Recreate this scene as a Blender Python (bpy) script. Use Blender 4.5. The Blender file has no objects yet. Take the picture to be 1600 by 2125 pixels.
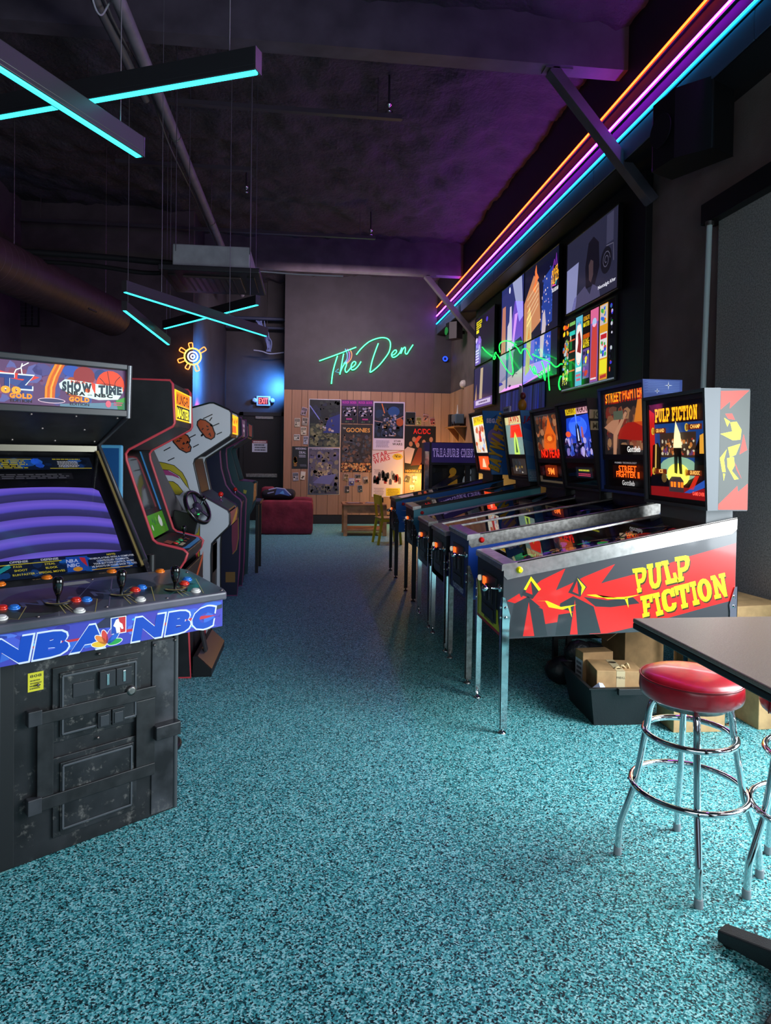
import bpy, bmesh, math, random
from mathutils import Vector, Matrix, Euler
random.seed(7)
sc = bpy.context.scene
COL = sc.collection
PI = math.pi
def link(o):
    COL.objects.link(o); return o

# ---------------------------------------------------------------- camera
cam = bpy.data.cameras.new('camera'); cam_o = link(bpy.data.objects.new('camera', cam))
psi, phi, rho = 0.114, 0.019, 0.0142
fw = Vector((math.sin(psi)*math.cos(phi), math.cos(psi)*math.cos(phi), -math.sin(phi)))
rt = Vector((math.cos(psi), -math.sin(psi), 0)); up = rt.cross(fw)
rt2 = rt*math.cos(rho)+up*math.sin(rho); up2 = up*math.cos(rho)-rt*math.sin(rho)
cam_o.matrix_world = Matrix(((rt2.x, up2.x, -fw.x, 0), (rt2.y, up2.y, -fw.y, 0), (rt2.z, up2.z, -fw.z, 1.533), (0, 0, 0, 1)))
cam.sensor_fit = 'VERTICAL'; cam.sensor_height = 36.0; cam.lens = 36.0*1400/2125
cam.shift_y = -(1062.5-970)/2125
cam.clip_start = 0.05
sc.camera = cam_o

# ---------------------------------------------------------------- world, lights, exposure
w = bpy.data.worlds.new('world'); sc.world = w; w.use_nodes = True
w.node_tree.nodes['Background'].inputs[0].default_value = (0.55, 0.68, 0.9, 1)
w.node_tree.nodes['Background'].inputs[1].default_value = 0.6
sc.view_settings.view_transform = 'Standard'; sc.view_settings.look = 'None'
sc.view_settings.gamma = 1.0; sc.view_settings.use_curve_mapping = False
sc.view_settings.exposure = 0.0
def area(name, loc, direction, sx, sy, power, color, spread=math.pi):
    l = bpy.data.lights.new(name, 'AREA'); l.shape = 'RECTANGLE'; l.size = sx; l.size_y = sy
    l.energy = power; l.color = color; l.spread = spread
    o = link(bpy.data.objects.new(name, l)); o.location = loc
    o.rotation_euler = Vector(direction).to_track_quat('-Z', 'Z').to_euler()
    return o
def point(name, loc, power, color, r=0.05):
    l = bpy.data.lights.new(name, 'POINT'); l.energy = power; l.color = color; l.shadow_soft_size = r
    o = link(bpy.data.objects.new(name, l)); o.location = loc; return o
# daylight through the street windows behind the camera and the side window by the table
area('daylight_side_window', (3.07, 1.95, 1.60), (-1, 0.0, -0.50), 1.9, 2.1, 215, (0.86, 0.95, 1.0))
area('daylight_street_window', (0.9, -2.0, 2.1), (0, 1, -1.35), 4.2, 2.2, 84, (0.86, 0.95, 1.0))
# coloured accent lamps in the back passage and den, then an added wall fill
area('blue_passage_lamp', (-0.60, 15.2, 3.05), (-0.55, 1, 0.0), 0.12, 0.3, 36, (0.06, 0.33, 1.0), 1.9)
area('blue_wall_lamp', (-1.15, 11.55, 2.80), (-1, 0.25, 0.0), 0.1, 0.3, 95, (0.06, 0.33, 1.0), 1.9)
area('pink_wall_lamp', (-1.25, 11.50, 2.10), (-1, 0.25, 0.0), 0.1, 0.1, 36, (1.0, 0.05, 0.3), 1.0)
point('amber_den_lamp', (2.50, 14.25, 0.95), 60, (1.0, 0.55, 0.12), 0.1)
area('den_wall_fill', (0.7, 11.9, 4.5), (0, 1.0, -0.85), 2.2, 0.3, 105, (1.0, 0.78, 0.84))  # added unseen fill aimed at the back wall, no fitting there

# ---------------------------------------------------------------- materials
def lin(c):
    return c/12.92 if c <= 0.04045 else ((c+0.055)/1.055)**2.4
def rgb(h):
    if isinstance(h, str):
        h = h.lstrip('#'); return tuple(lin(int(h[i:i+2], 16)/255) for i in (0, 2, 4))
    return tuple(h)
_mc = {}
def M(col, rough=0.5, metal=0.0, emit=0.0, var=0.0, vscale=8.0, bump=0.0, bscale=60.0, coat=0.0, vcol=None, spec=0.5, wear=None):
    key = (col, rough, metal, emit, var, vscale, bump, bscale, coat, vcol, spec, wear)
    if key in _mc: return _mc[key]
    m = bpy.data.materials.new('m%03d' % len(_mc)); m.use_nodes = True
    nt = m.node_tree; p = nt.nodes['Principled BSDF']; c = rgb(col)
    p.inputs['Base Color'].default_value = (*c, 1); p.inputs['Roughness'].default_value = rough
    p.inputs['Metallic'].default_value = metal; p.inputs['Specular IOR Level'].default_value = spec
    if coat: p.inputs['Coat Weight'].default_value = coat; p.inputs['Coat Roughness'].default_value = 0.08
    if emit:
        p.inputs['Emission Color'].default_value = (*c, 1); p.inputs['Emission Strength'].default_value = emit
    if var or bump or wear:
        tc = nt.nodes.new('ShaderNodeTexCoord')
        if var:
            n = nt.nodes.new('ShaderNodeTexNoise'); n.inputs['Scale'].default_value = vscale; n.inputs['Detail'].default_value = 6
            nt.links.new(tc.outputs['Object'], n.inputs['Vector'])
            mx = nt.nodes.new('ShaderNodeMix'); mx.data_type = 'RGBA'
            c2 = rgb(vcol) if vcol else tuple(min(1, x*(1+2.2*var)+0.02*var) for x in c)
            c1 = c if vcol else tuple(x*(1-var) for x in c)
            mx.inputs[6].default_value = (*c1, 1); mx.inputs[7].default_value = (*c2, 1)
            mr = nt.nodes.new('ShaderNodeMapRange'); mr.inputs[1].default_value = 0.35; mr.inputs[2].default_value = 0.68
            nt.links.new(n.outputs['Fac'], mr.inputs[0]); nt.links.new(mr.outputs[0], mx.inputs[0])
            out = mx.outputs[2]
            if wear:      # scuffs: thin pale scratches
                n2 = nt.nodes.new('ShaderNodeTexNoise'); n2.inputs['Scale'].default_value = wear; n2.inputs['Detail'].default_value = 9
                n2.inputs['Roughness'].default_value = 0.75
                nt.links.new(tc.outputs['Object'], n2.inputs['Vector'])
                m2 = nt.nodes.new('ShaderNodeMapRange'); m2.inputs[1].default_value = 0.56; m2.inputs[2].default_value = 0.70
                m2.inputs[4].default_value = 0.45
                nt.links.new(n2.outputs['Fac'], m2.inputs[0])
                x2 = nt.nodes.new('ShaderNodeMix'); x2.data_type = 'RGBA'
                x2.inputs[7].default_value = (0.35, 0.33, 0.30, 1)
                nt.links.new(m2.outputs[0], x2.inputs[0]); nt.links.new(out, x2.inputs[6]); out = x2.outputs[2]
            nt.links.new(out, p.inputs['Base Color'])
        if bump:
            b = nt.nodes.new('ShaderNodeTexNoise'); b.inputs['Scale'].default_value = bscale; b.inputs['Detail'].default_value = 4
            nt.links.new(tc.outputs['Object'], b.inputs['Vector'])
            bp = nt.nodes.new('ShaderNodeBump'); bp.inputs['Strength'].default_value = bump; bp.inputs['Distance'].default_value = 0.02
            nt.links.new(b.outputs['Fac'], bp.inputs['Height']); nt.links.new(bp.outputs['Normal'], p.inputs['Normal'])
    _mc[key] = m; return m
def GLASS(tint=(0.9, 0.92, 0.95), refl=0.09, rough=0.0):
    key = ('glass', tint, refl, rough)
    if key in _mc: return _mc[key]
    m = bpy.data.materials.new('m_glass'); m.use_nodes = True; nt = m.node_tree; nt.nodes.clear()
    o = nt.nodes.new('ShaderNodeOutputMaterial'); t = nt.nodes.new('ShaderNodeBsdfTransparent'); g = nt.nodes.new('ShaderNodeBsdfGlossy')
    t.inputs[0].default_value = (*tint, 1); g.inputs['Roughness'].default_value = rough
    f = nt.nodes.new('ShaderNodeFresnel'); f.inputs[0].default_value = 1.45
    ma = nt.nodes.new('ShaderNodeMath'); ma.operation = 'ADD'; ma.inputs[1].default_value = refl-0.04; ma.use_clamp = True
    mx = nt.nodes.new('ShaderNodeMixShader')
    nt.links.new(f.outputs[0], ma.inputs[0]); nt.links.new(ma.outputs[0], mx.inputs[0])
    nt.links.new(t.outputs[0], mx.inputs[1]); nt.links.new(g.outputs[0], mx.inputs[2]); nt.links.new(mx.outputs[0], o.inputs[0])
    _mc[key] = m; return m
BLACK = M('#141316', 0.45, var=0.25, vscale=14)
DARK = M('#0b0b0d', 0.6)
STEEL = M('#b9b6b2', 0.28, 1.0, var=0.12, vscale=25)
CHROME = M('#d8d8da', 0.07, 1.0)
DULLSTEEL = M('#8d8a86', 0.4, 1.0, var=0.2, vscale=40)
PLYWOOD = M('#b58d5c', 0.6, var=0.15, vscale=30)
SCREW = M('#9a8c86', 0.4, 1.0)

# ---------------------------------------------------------------- mesh builder
class B:
    def __init__(s, bev=0.0, smooth=False):
        s.v = []; s.f = []; s.mi = []; s.sm = []; s.mats = []; s.bev = bev; s.dsm = smooth
        s.T = None
    def add(s, vs, fs, mat, smooth=None):
        o = len(s.v)
        s.v += [Vector(x) if s.T is None else s.T @ Vector(x) for x in vs]
        if mat not in s.mats: s.mats.append(mat)
        k = s.mats.index(mat); sm = s.dsm if smooth is None else smooth
        for f in fs:
            s.f.append([o+i for i in f]); s.mi.append(k); s.sm.append(sm)
        return s
    def box(s, x0, x1, y0, y1, z0, z1, mat):
        v = [(x, y, z) for z in (z0, z1) for y in (y0, y1) for x in (x0, x1)]
        return s.add(v, [(0, 2, 3, 1), (4, 5, 7, 6), (0, 1, 5, 4), (2, 6, 7, 3), (0, 4, 6, 2), (1, 3, 7, 5)], mat)
    def obox(s, c, size, mat, rot=(0, 0, 0)):
        R = Euler(rot).to_matrix(); c = Vector(c); h = Vector(size)/2
        v = [c+R @ Vector((sx*h.x, sy*h.y, sz*h.z)) for sz in (-1, 1) for sy in (-1, 1) for sx in (-1, 1)]
        return s.add(v, [(0, 2, 3, 1), (4, 5, 7, 6), (0, 1, 5, 4), (2, 6, 7, 3), (0, 4, 6, 2), (1, 3, 7, 5)], mat)
    def beam(s, a, b, wd, ht, mat, upv=(0, 0, 1)):
        a = Vector(a); b = Vector(b); d = (b-a).normalized(); r = d.cross(Vector(upv)).normalized(); u = r.cross(d)
        v = [p+r*i*wd/2+u*j*ht/2 for p in (a, b) for j in (-1, 1) for i in (-1, 1)]
        return s.add(v, [(0, 1, 3, 2), (4, 6, 7, 5), (0, 4, 5, 1), (2, 3, 7, 6), (0, 2, 6, 4), (1, 5, 7, 3)], mat)
    def prism(s, poly, a0, a1, mat, axis='y', emat=None):
        def P(p, a):
            return (p[0], a, p[1]) if axis == 'y' else ((a, p[0], p[1]) if axis == 'x' else (p[0], p[1], a))
        n = len(poly); v = [P(p, a0) for p in poly]+[P(p, a1) for p in poly]
        s.add(v, [list(range(n)), list(range(2*n-1, n-1, -1))], mat, False)
        s.add(v, [(i, i+n, (i+1) % n+n, (i+1) % n) for i in range(n)], emat or mat)
        return s
    def tube(s, path, r, mat, n=8, closed=False, cap=True):
        P = [Vector(p) for p in path]; m = len(P)
        rs = r if isinstance(r, (list, tuple)) else [r]*m
        vs = []; prev = None
        for i, p in enumerate(P):
            if closed: d = P[(i+1) % m]-P[i-1]
            else: d = P[min(i+1, m-1)]-P[max(i-1, 0)]
            d = d.normalized() if d.length > 1e-9 else Vector((0, 0, 1))
            if prev is None:
                a = Vector((0, 0, 1)) if abs(d.z) < 0.9 else Vector((1, 0, 0)); x = d.cross(a).normalized()
            else:
                x = (prev-d*prev.dot(d)); x = x.normalized() if x.length > 1e-6 else d.orthogonal().normalized()
            prev = x; y = d.cross(x)
            for k in range(n):
                t = 2*PI*k/n; vs.append(p+(x*math.cos(t)+y*math.sin(t))*rs[i])
        fs = []
        for i in range(m if closed else m-1):
            j = (i+1) % m
            for k in range(n): fs.append((i*n+k, i*n+(k+1) % n, j*n+(k+1) % n, j*n+k))
        s.add(vs, fs, mat, True)
        if cap and not closed:
            s.add(vs[:n], [list(range(n-1, -1, -1))], mat, False); s.add(vs[-n:], [list(range(n))], mat, False)
        return s
    def lathe(s, prof, mat, c=(0, 0, 0), axis=(0, 0, 1), n=20, smooth=True):
        q = Vector((0, 0, 1)).rotation_difference(Vector(axis)).to_matrix(); c = Vector(c)
        vs = []
        for r, z in prof:
            for k in range(n):
                t = 2*PI*k/n; vs.append(c+q @ Vector((r*math.cos(t), r*math.sin(t), z)))
        fs = [(i*n+k, i*n+(k+1) % n, (i+1)*n+(k+1) % n, (i+1)*n+k) for i in range(len(prof)-1) for k in range(n)]
        s.add(vs, fs, mat, smooth)
        if prof[0][0] > 1e-5: s.add(vs[:n], [list(range(n-1, -1, -1))], mat, False)
        if prof[-1][0] > 1e-5: s.add(vs[-n:], [list(range(n))], mat, False)
        return s
    def poly(s, pts, mat): return s.add(pts, [list(range(len(pts)))], mat, False)
    def ell(s, c, r, mat, n=14, m=8):
        c = Vector(c); vs = []
        for i in range(m+1):
            a = PI*i/m-PI/2
            for k in range(n):
                t = 2*PI*k/n; vs.append(c+Vector((r[0]*math.cos(a)*math.cos(t), r[1]*math.cos(a)*math.sin(t), r[2]*math.sin(a))))
        return s.add(vs, [(i*n+k, i*n+(k+1) % n, (i+1)*n+(k+1) % n, (i+1)*n+k) for i in range(m) for k in range(n)], mat, True)
    def mesh(s, name):
        me = bpy.data.meshes.new(name)
        me.from_pydata([tuple(x) for x in s.v], [], s.f); 
        for m in s.mats: me.materials.append(m)
        me.polygons.foreach_set('material_index', s.mi); me.polygons.foreach_set('use_smooth', s.sm)
        me.update(); return me
    def obj(s, name, parent=None, label=None, kind=None, cat=None, group=None, loc=None):
        o = link(bpy.data.objects.new(name, s.mesh(name)))
        if parent: o.parent = parent
        if loc: o.location = loc
        if s.bev:
            b = o.modifiers.new('bevel', 'BEVEL'); b.width = s.bev; b.segments = 2; b.limit_method = 'ANGLE'; b.angle_limit = 0.7
        return tag(o, label, cat, group, kind)
def tag(o, label=None, cat=None, group=None, kind=None):
    if label: o['label'] = label
    if cat: o['category'] = cat
    if group: o['group'] = group
    if kind: o['kind'] = kind
    return o
def thing(name, label, cat, loc=(0, 0, 0), rz=0.0, group=None):
    o = link(bpy.data.objects.new(name, None)); o.location = loc; o.rotation_euler = (0, 0, rz); o.empty_display_size = 0.1
    return tag(o, label, cat, group)
def copy_tree(o, parent=None):
    c = o.copy(); COL.objects.link(c)
    if parent: c.parent = parent
    for ch in list(o.children): copy_tree(ch, c)
    return c
def smoothpath(pts, k=4, closed=False):
    P = [Vector(p) for p in pts]; n = len(P); out = []
    rng = range(n if closed else n-1)
    for i in rng:
        p0 = P[(i-1) % n] if closed or i > 0 else P[i]; p1 = P[i]; p2 = P[(i+1) % n]; p3 = P[(i+2) % n] if closed or i+2 < n else p2
        for j in range(k):
            t = j/k; out.append(0.5*((2*p1)+(p2-p0)*t+(2*p0-5*p1+4*p2-p3)*t*t+(3*p1-p0-3*p2+p3)*t**3))
    if not closed: out.append(P[-1])
    return out

# ---------------------------------------------------------------- glyphs of the built-in font, as flat meshes
def _glyphs(offset):
    tab = {}
    cu = bpy.data.curves.new('glyph', 'FONT'); ob = link(bpy.data.objects.new('glyph', cu)); cu.offset = offset; cu.resolution_u = 3; cu.fill_mode = 'FRONT'
    for ch in "ABCDEFGHIJKLMNOPQRSTUVWXYZabcdefghijklmnopqrstuvwxyz0123456789!&'.,:/-*+":
        cu.body = ch; dg = bpy.context.evaluated_depsgraph_get(); dg.update(); e = ob.evaluated_get(dg); me = e.to_mesh()
        vs = [(v.co.x, v.co.y) for v in me.vertices]; fs = [tuple(p.vertices) for p in me.polygons]; e.to_mesh_clear()
        x0 = min(v[0] for v in vs); x1 = max(v[0] for v in vs)
        tab[ch] = ([(v[0]-x0, v[1]) for v in vs], fs, x1-x0)
    bpy.data.objects.remove(ob); bpy.data.curves.remove(cu); return tab
GLY = {False: _glyphs(0.0), True: _glyphs(0.022), 2: _glyphs(0.07)}

class Art:
    """flat print on a plane: O + U*u + V*v, each layer a hair in front of the one before"""
    def __init__(s, O, U, V, emit=0.0, rough=0.45, eps=0.0001, coat=0.0, base=0.0006):
        s.O = Vector(O); s.U = Vector(U); s.V = Vector(V); s.N = s.U.cross(s.V).normalized(); s.L = 0
        s.emit = emit; s.rough = rough; s.b = B(); s.eps = eps; s.coat = coat; s.base = base
    def P(s, u, v): return s.O+s.U*u+s.V*v+s.N*(s.base+s.eps*s.L)
    def mt(s, col, e=None): return col if isinstance(col, bpy.types.Material) else M(col, s.rough, emit=s.emit if e is None else e, coat=s.coat)
    def lay(s): s.L += 1; return s
    def poly(s, pts, col, e=None): s.b.add([s.P(*p) for p in pts], [list(range(len(pts)))], s.mt(col, e)); return s
    def rect(s, u0, v0, u1, v1, col, e=None): return s.poly([(u0, v0), (u1, v0), (u1, v1), (u0, v1)], col, e)
    def ell(s, cu, cv, ru, rv, col, e=None, n=18, a0=0, a1=2*PI, rot=0):
        full = abs(a1-a0-2*PI) < 1e-6; k = n if full else n+1; ca, sa = math.cos(rot), math.sin(rot)
        pts = []
        for i in range(k):
            t = a0+(a1-a0)*i/n; x, y = ru*math.cos(t), rv*math.sin(t); pts.append((cu+x*ca-y*sa, cv+x*sa+y*ca))
        if not full: pts.append((cu, cv))
        return s.poly(pts, col, e)
    def line(s, pts, wd, col, e=None, k=1.0, closed=False):
        """polyline of width wd (in v units); k scales width along u"""
        Q = [Vector((p[0]/k, p[1], 0)) for p in pts]; n = len(Q); vs = []
        for i in range(n):
            d = (Q[(i+1) % n]-Q[i-1]) if closed else (Q[min(i+1, n-1)]-Q[max(i-1, 0)])
            d = d.normalized() if d.length > 0 else Vector((1, 0, 0)); nn = Vector((-d.y, d.x, 0))*wd/2
            for q in (Q[i]+nn, Q[i]-nn): vs.append(s.P(q.x*k, q.y))
        fs = [(2*i, 2*i+1, (2*i+3) % (2*n), (2*i+2) % (2*n)) for i in range(n if closed else n-1)]
        s.b.add(vs, fs, s.mt(col, e)); return s
    def text(s, txt, u, v, h, col, wd=None, shear=0.0, bold=True, align='l', rot=0.0, e=None, k=1.0, sp=0.06, arch=0.0, lift=0.0, taper=0.0):
        """h: cap height in v units; wd: total width in u units (fits the text); k: aspect (u per v)"""
        G = GLY[bold]; x = 0; items = []
        for ch in txt:
            if ch == ' ': x += 0.28; continue
            g = G.get(ch) or G['-']; items.append((g, x)); x += g[2]+sp
        tot = max(x-sp, 1e-3); sy = h/0.70; sx = (wd/tot) if wd else sy*k
        W = tot*sx; off = {'l': 0, 'c': -W/2, 'r': -W}[align]; ca, sa = math.cos(rot), math.sin(rot)
        mt = s.mt(col, e)
        for g, gx in items:
            vs = []
            for (a, b) in g[0]:
                X = off+(gx+a)*sx+shear*b*sy; t = (gx+a)/tot-0.5
                Y = b*sy*(1+arch*(1-4*t*t)+taper*t)+lift*(1-4*t*t)
                vs.append(s.P(u+X*ca-Y*sa*k, v+X*sa/k+Y*ca))
            s.b.add(vs, g[1], mt)
        return s
    def blobs(s, n, u0, v0, u1, v1, cols, r0=0.01, r1=0.04, seed=1, k=1.0, e=None, sides=7):
        R = random.Random(seed)
        for i in range(n):
            cu = R.uniform(u0, u1); cv = R.uniform(v0, v1); a = R.uniform(r0, r1); b = R.uniform(r0, r1)
            cu = min(max(cu, u0+a*k), u1-a*k); cv = min(max(cv, v0+b), v1-b); ph = R.uniform(0, 6)
            s.poly([(cu+k*a*math.cos(ph+2*PI*j/sides)*R.uniform(.75, 1), cv+b*math.sin(ph+2*PI*j/sides)*R.uniform(.75, 1)) for j in range(sides)], R.choice(cols), e)
            if i % 10 == 9: s.lay()
        return s.lay()
    def lines(s, u0, v0, u1, v1, n, col, seed=1, e=None):
        """small print: rows of word bars too small to read"""
        R = random.Random(seed); dv = (v1-v0)/n
        for i in range(n):
            v = v1-(i+0.8)*dv; u = u0+R.uniform(0, .12)*(u1-u0); end = u1-R.uniform(0, .15)*(u1-u0)
            while u < end:
                wd = R.uniform(.04, .12)*(u1-u0); s.rect(u, v, min(u+wd, end), v+dv*0.55, col, e); u += wd+.018*(u1-u0)
        return s
    def obj(s, name, parent=None, label=None, kind=None): return s.b.obj(name, parent, label, kind)
# ================================================================ THE ROOM
from mathutils import noise
WALLM = M('#514649', 0.62, var=0.15, vscale=3, bump=0.15, bscale=90)
DENM = M('#322f37', 0.6, var=0.1, vscale=3, bump=0.1, bscale=90)
def floor_mat():
    m = bpy.data.materials.new('m_floor'); m.use_nodes = True; nt = m.node_tree; p = nt.nodes['Principled BSDF']
    tc = nt.nodes.new('ShaderNodeTexCoord')
    def vor(scale, jitter):
        nz = nt.nodes.new('ShaderNodeTexNoise'); nz.inputs['Scale'].default_value = scale*0.8; nz.inputs['Detail'].default_value = 2
        nt.links.new(tc.outputs['Object'], nz.inputs['Vector'])
        ad = nt.nodes.new('ShaderNodeVectorMath'); ad.operation = 'MULTIPLY_ADD'; ad.inputs[1].default_value = (jitter,)*3
        nt.links.new(nz.outputs['Color'], ad.inputs[0]); nt.links.new(tc.outputs['Object'], ad.inputs[2])
        v = nt.nodes.new('ShaderNodeTexVoronoi'); v.voronoi_dimensions = '2D'; v.inputs['Scale'].default_value = scale
        nt.links.new(ad.outputs[0], v.inputs['Vector'])
        sp = nt.nodes.new('ShaderNodeSeparateColor'); nt.links.new(v.outputs['Color'], sp.inputs[0]); return sp
    a = vor(210, 0.010)
    r = nt.nodes.new('ShaderNodeValToRGB'); r.color_ramp.interpolation = 'CONSTANT'
    e = r.color_ramp.elements; e[0].position = 0; e[0].color = (*rgb('#0c2427'), 1)
    e[1].position = 0.21; e[1].color = (*rgb('#1f666c'), 1)
    for pos, c in ((0.38, '#429fa4'), (0.61, '#70c6c9'), (0.83, '#aae5e6')):
        x = e.new(pos); x.color = (*rgb(c), 1)
    nt.links.new(a.outputs[0], r.inputs[0]); nt.links.new(r.outputs[0], p.inputs['Base Color'])
    p.inputs['Roughness'].default_value = 0.5; p.inputs['Specular IOR Level'].default_value = 0.4
    b = nt.nodes.new('ShaderNodeTexNoise'); b.inputs['Scale'].default_value = 120; nt.links.new(tc.outputs['Object'], b.inputs['Vector'])
    bp = nt.nodes.new('ShaderNodeBump'); bp.inputs['Strength'].default_value = 0.25; bp.inputs['Distance'].default_value = 0.004
    nt.links.new(b.outputs['Fac'], bp.inputs['Height']); nt.links.new(bp.outputs['Normal'], p.inputs['Normal'])
    return m
B().box(-4.5, 3.25, -2.6, 15.75, -0.1, 0.0, floor_mat()).obj('floor', kind='structure')

# ceiling: sprayed black foam between the beams
def ceiling():
    m = M('#453e47', 0.75, var=0.12, vscale=3, bump=1.0, bscale=20)
    nx, ny = 96, 190; b = B(smooth=True); vs = []
    for j in range(ny+1):
        for i in range(nx+1):
            x = -4.6+7.85*i/nx; y = -2.6+18.4*j/ny
            h = noise.noise((x*1.6, y*1.6, 0))*0.07+noise.noise((x*5, y*5, 3))*0.06+noise.noise((x*11, y*11, 7))*0.035
            vs.append((x, y, 5.42+h))
    b.add(vs, [(j*(nx+1)+i, (j+1)*(nx+1)+i, (j+1)*(nx+1)+i+1, j*(nx+1)+i+1) for j in range(ny) for i in range(nx)], m)
    b.box(-4.6, 3.25, -2.6, 15.8, 5.62, 5.7, m)
    b.obj('ceiling', kind='structure')
ceiling()
# walls
WALLM_LIT = M('#8a7570', 0.65, var=0.12, vscale=3, bump=0.15, bscale=90)  # lighter, browner copy of the wall paint, standing in for warm machine light
wr = B()
wr.box(3.13, 3.25, 3.05, 12.2, 0, 5.6, WALLM_LIT).box(3.13, 3.25, 12.2, 15.75, 0, 5.6, WALLM).box(3.13, 3.25, -2.6, 0.05, 0, 5.6, WALLM)
wr.box(3.13, 3.25, 0.05, 3.05, 0, 0.2, WALLM).box(3.13, 3.25, 0.05, 3.05, 2.72, 5.6, WALLM)
wall_r = wr.obj('wall_right', kind='structure')
B().box(-4.62, -4.5, -2.6, 11.3, 0, 5.6, WALLM).obj('wall_left', kind='structure')
B().box(-4.5, -1.87, 11.2, 11.3, 0, 5.6, WALLM).obj('wall_partition', kind='structure')
B().box(-1.99, -1.87, 11.3, 15.6, 0, 5.6, DENM).obj('wall_passage', kind='structure')
B().box(-1.99, -0.44, 15.6, 15.72, 0, 5.6, DENM).obj('wall_exit', kind='structure')
wall_b = B().box(-0.54, 3.13, 14.79, 14.91, 0, 5.6, DENM).box(-0.54, -0.44, 14.91, 15.6, 0, 5.6, DENM).obj('wall_back', kind='structure')
ws = B()
ws.box(-4.5, -1.4, -2.6, -2.5, 0, 5.6, WALLM).box(3.0, 3.13, -2.6, -2.5, 0, 5.6, WALLM)
ws.box(-1.4, 3.0, -2.6, -2.5, 0, 0.25, WALLM).box(-1.4, 3.0, -2.6, -2.5, 3.3, 5.6, WALLM)
ws.obj('wall_street', kind='structure')
def win(name, mk):
    b = B(); mk(b); b.obj(name, kind='structure')
FR = M('#1b1b1d', 0.4)
def w1(b):
    for y in (0.05, 1.03, 2.02, 2.99): b.box(3.15, 3.23, y, y+0.06, 0.2, 2.72, FR)
    for z in (0.2, 2.66): b.box(3.15, 3.23, 0.05, 3.05, z, z+0.06, FR)
def w2(b):
    for x in (-1.4, 0.05, 1.5, 2.94): b.box(x, x+0.06, -2.58, -2.52, 0.25, 3.3, FR)
    for z in (0.25, 3.24): b.box(-1.4, 3.0, -2.58, -2.52, z, z+0.06, FR)
win('window_1', w1); win('window_2', w2)

# wood plank wainscot, plank by plank
R = random.Random(3)
def plank_mat(i):
    base = ['#a98468', '#a07a5e', '#b08b70', '#9c775c'][i]
    m = bpy.data.materials.new('m_plank%d' % i); m.use_nodes = True; nt = m.node_tree; p = nt.nodes['Principled BSDF']
    tc = nt.nodes.new('ShaderNodeTexCoord'); mp = nt.nodes.new('ShaderNodeMapping'); mp.inputs['Scale'].default_value = (14, 14, 0.8)
    n = nt.nodes.new('ShaderNodeTexNoise'); n.inputs['Scale'].default_value = 3; n.inputs['Detail'].default_value = 5
    nt.links.new(tc.outputs['Object'], mp.inputs[0]); nt.links.new(mp.outputs[0], n.inputs['Vector'])
    r = nt.nodes.new('ShaderNodeMix'); r.data_type = 'RGBA'; c = rgb(base)
    r.inputs[6].default_value = (*[x*0.72 for x in c], 1); r.inputs[7].default_value = (*[x*1.15 for x in c], 1)
    nt.links.new(n.outputs['Fac'], r.inputs[0]); nt.links.new(r.outputs[2], p.inputs['Base Color']); p.inputs['Roughness'].default_value = 0.5
    return m
PM = [plank_mat(i) for i in range(4)]
x = -0.54
while x < 3.10:
    wd = R.choice((0.13, 0.17, 0.21, 0.24)); x1 = min(x+wd, 3.115)
    B(bev=0.003).box(x+0.003, x1-0.003, 14.775-R.uniform(0, .003), 14.79, 0.2, 2.91, R.choice(PM)).obj('plank', wall_b); x = x1
y = 14.77
while y > 12.25:
    wd = R.choice((0.13, 0.17, 0.21, 0.24)); y1 = max(y-wd, 12.2)
    B(bev=0.003).box(3.115-R.uniform(0, .003), 3.13, y1+0.003, y-0.003, 0.2, 2.91, R.choice(PM)).obj('plank', wall_r); y = y1
BASEM = M('#1b1a1d', 0.5)
B().box(-0.54, 3.13, 14.765, 14.79, 0, 0.19, BASEM).obj('baseboard_back', kind='structure')
B().box(3.105, 3.13, 6.0, 14.765, 0, 0.19, BASEM).obj('baseboard_right', kind='structure')

# ceiling beams, soffit and knee braces
BEAM = M('#514954', 0.55, var=0.15, vscale=4)
B().box(-4.5, 2.8, 5.82, 6.0, 5.0, 5.5, BEAM).obj('trim_1', kind='structure')
B().box(-4.5, 2.8, 12.3, 12.48, 4.85, 5.5, BEAM).obj('trim_2', kind='structure')
sof = B().box(2.8, 3.13, -2.5, 14.79, 4.2, 5.5, M('#1b191e', 0.5)).obj('trim_3', kind='structure')
y = 0.4
while y < 14.7:
    B(bev=0.004).box(2.788, 2.8, y+0.004, min(y+1.22, 14.78)-0.004, 4.21, 4.40, M('#4c5a78', 0.35, coat=0.3)).obj('panel', sof); y += 1.22  # panel colour carries the blue glow of the cyan strip
for (ya, za, lab) in ((5.91, 5.0, 'dark steel knee brace nearest the camera, crossing the coloured light strips'), (12.39, 4.85, 'dark steel knee brace near the back wall, crossing the coloured light strips')):
    t = thing('knee_brace', lab, 'brace', (0, ya, za), group='knee braces under the light strips')
    B(bev=0.004).beam((2.12, 0, 0.0), (3.1, 0, -1.12), 0.09, 0.12, BEAM, (0, 1, 0)).obj('strut', t)
    B().box(2.05, 2.3, -0.06, 0.06, -0.012, 0.0, BEAM).obj('bracket', t)
B(bev=0.006).box(3.06, 3.13, 5.95, 12.3, 0.95, 4.2, M('#18171b', 0.5)).obj('trim_4', kind='structure')

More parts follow.
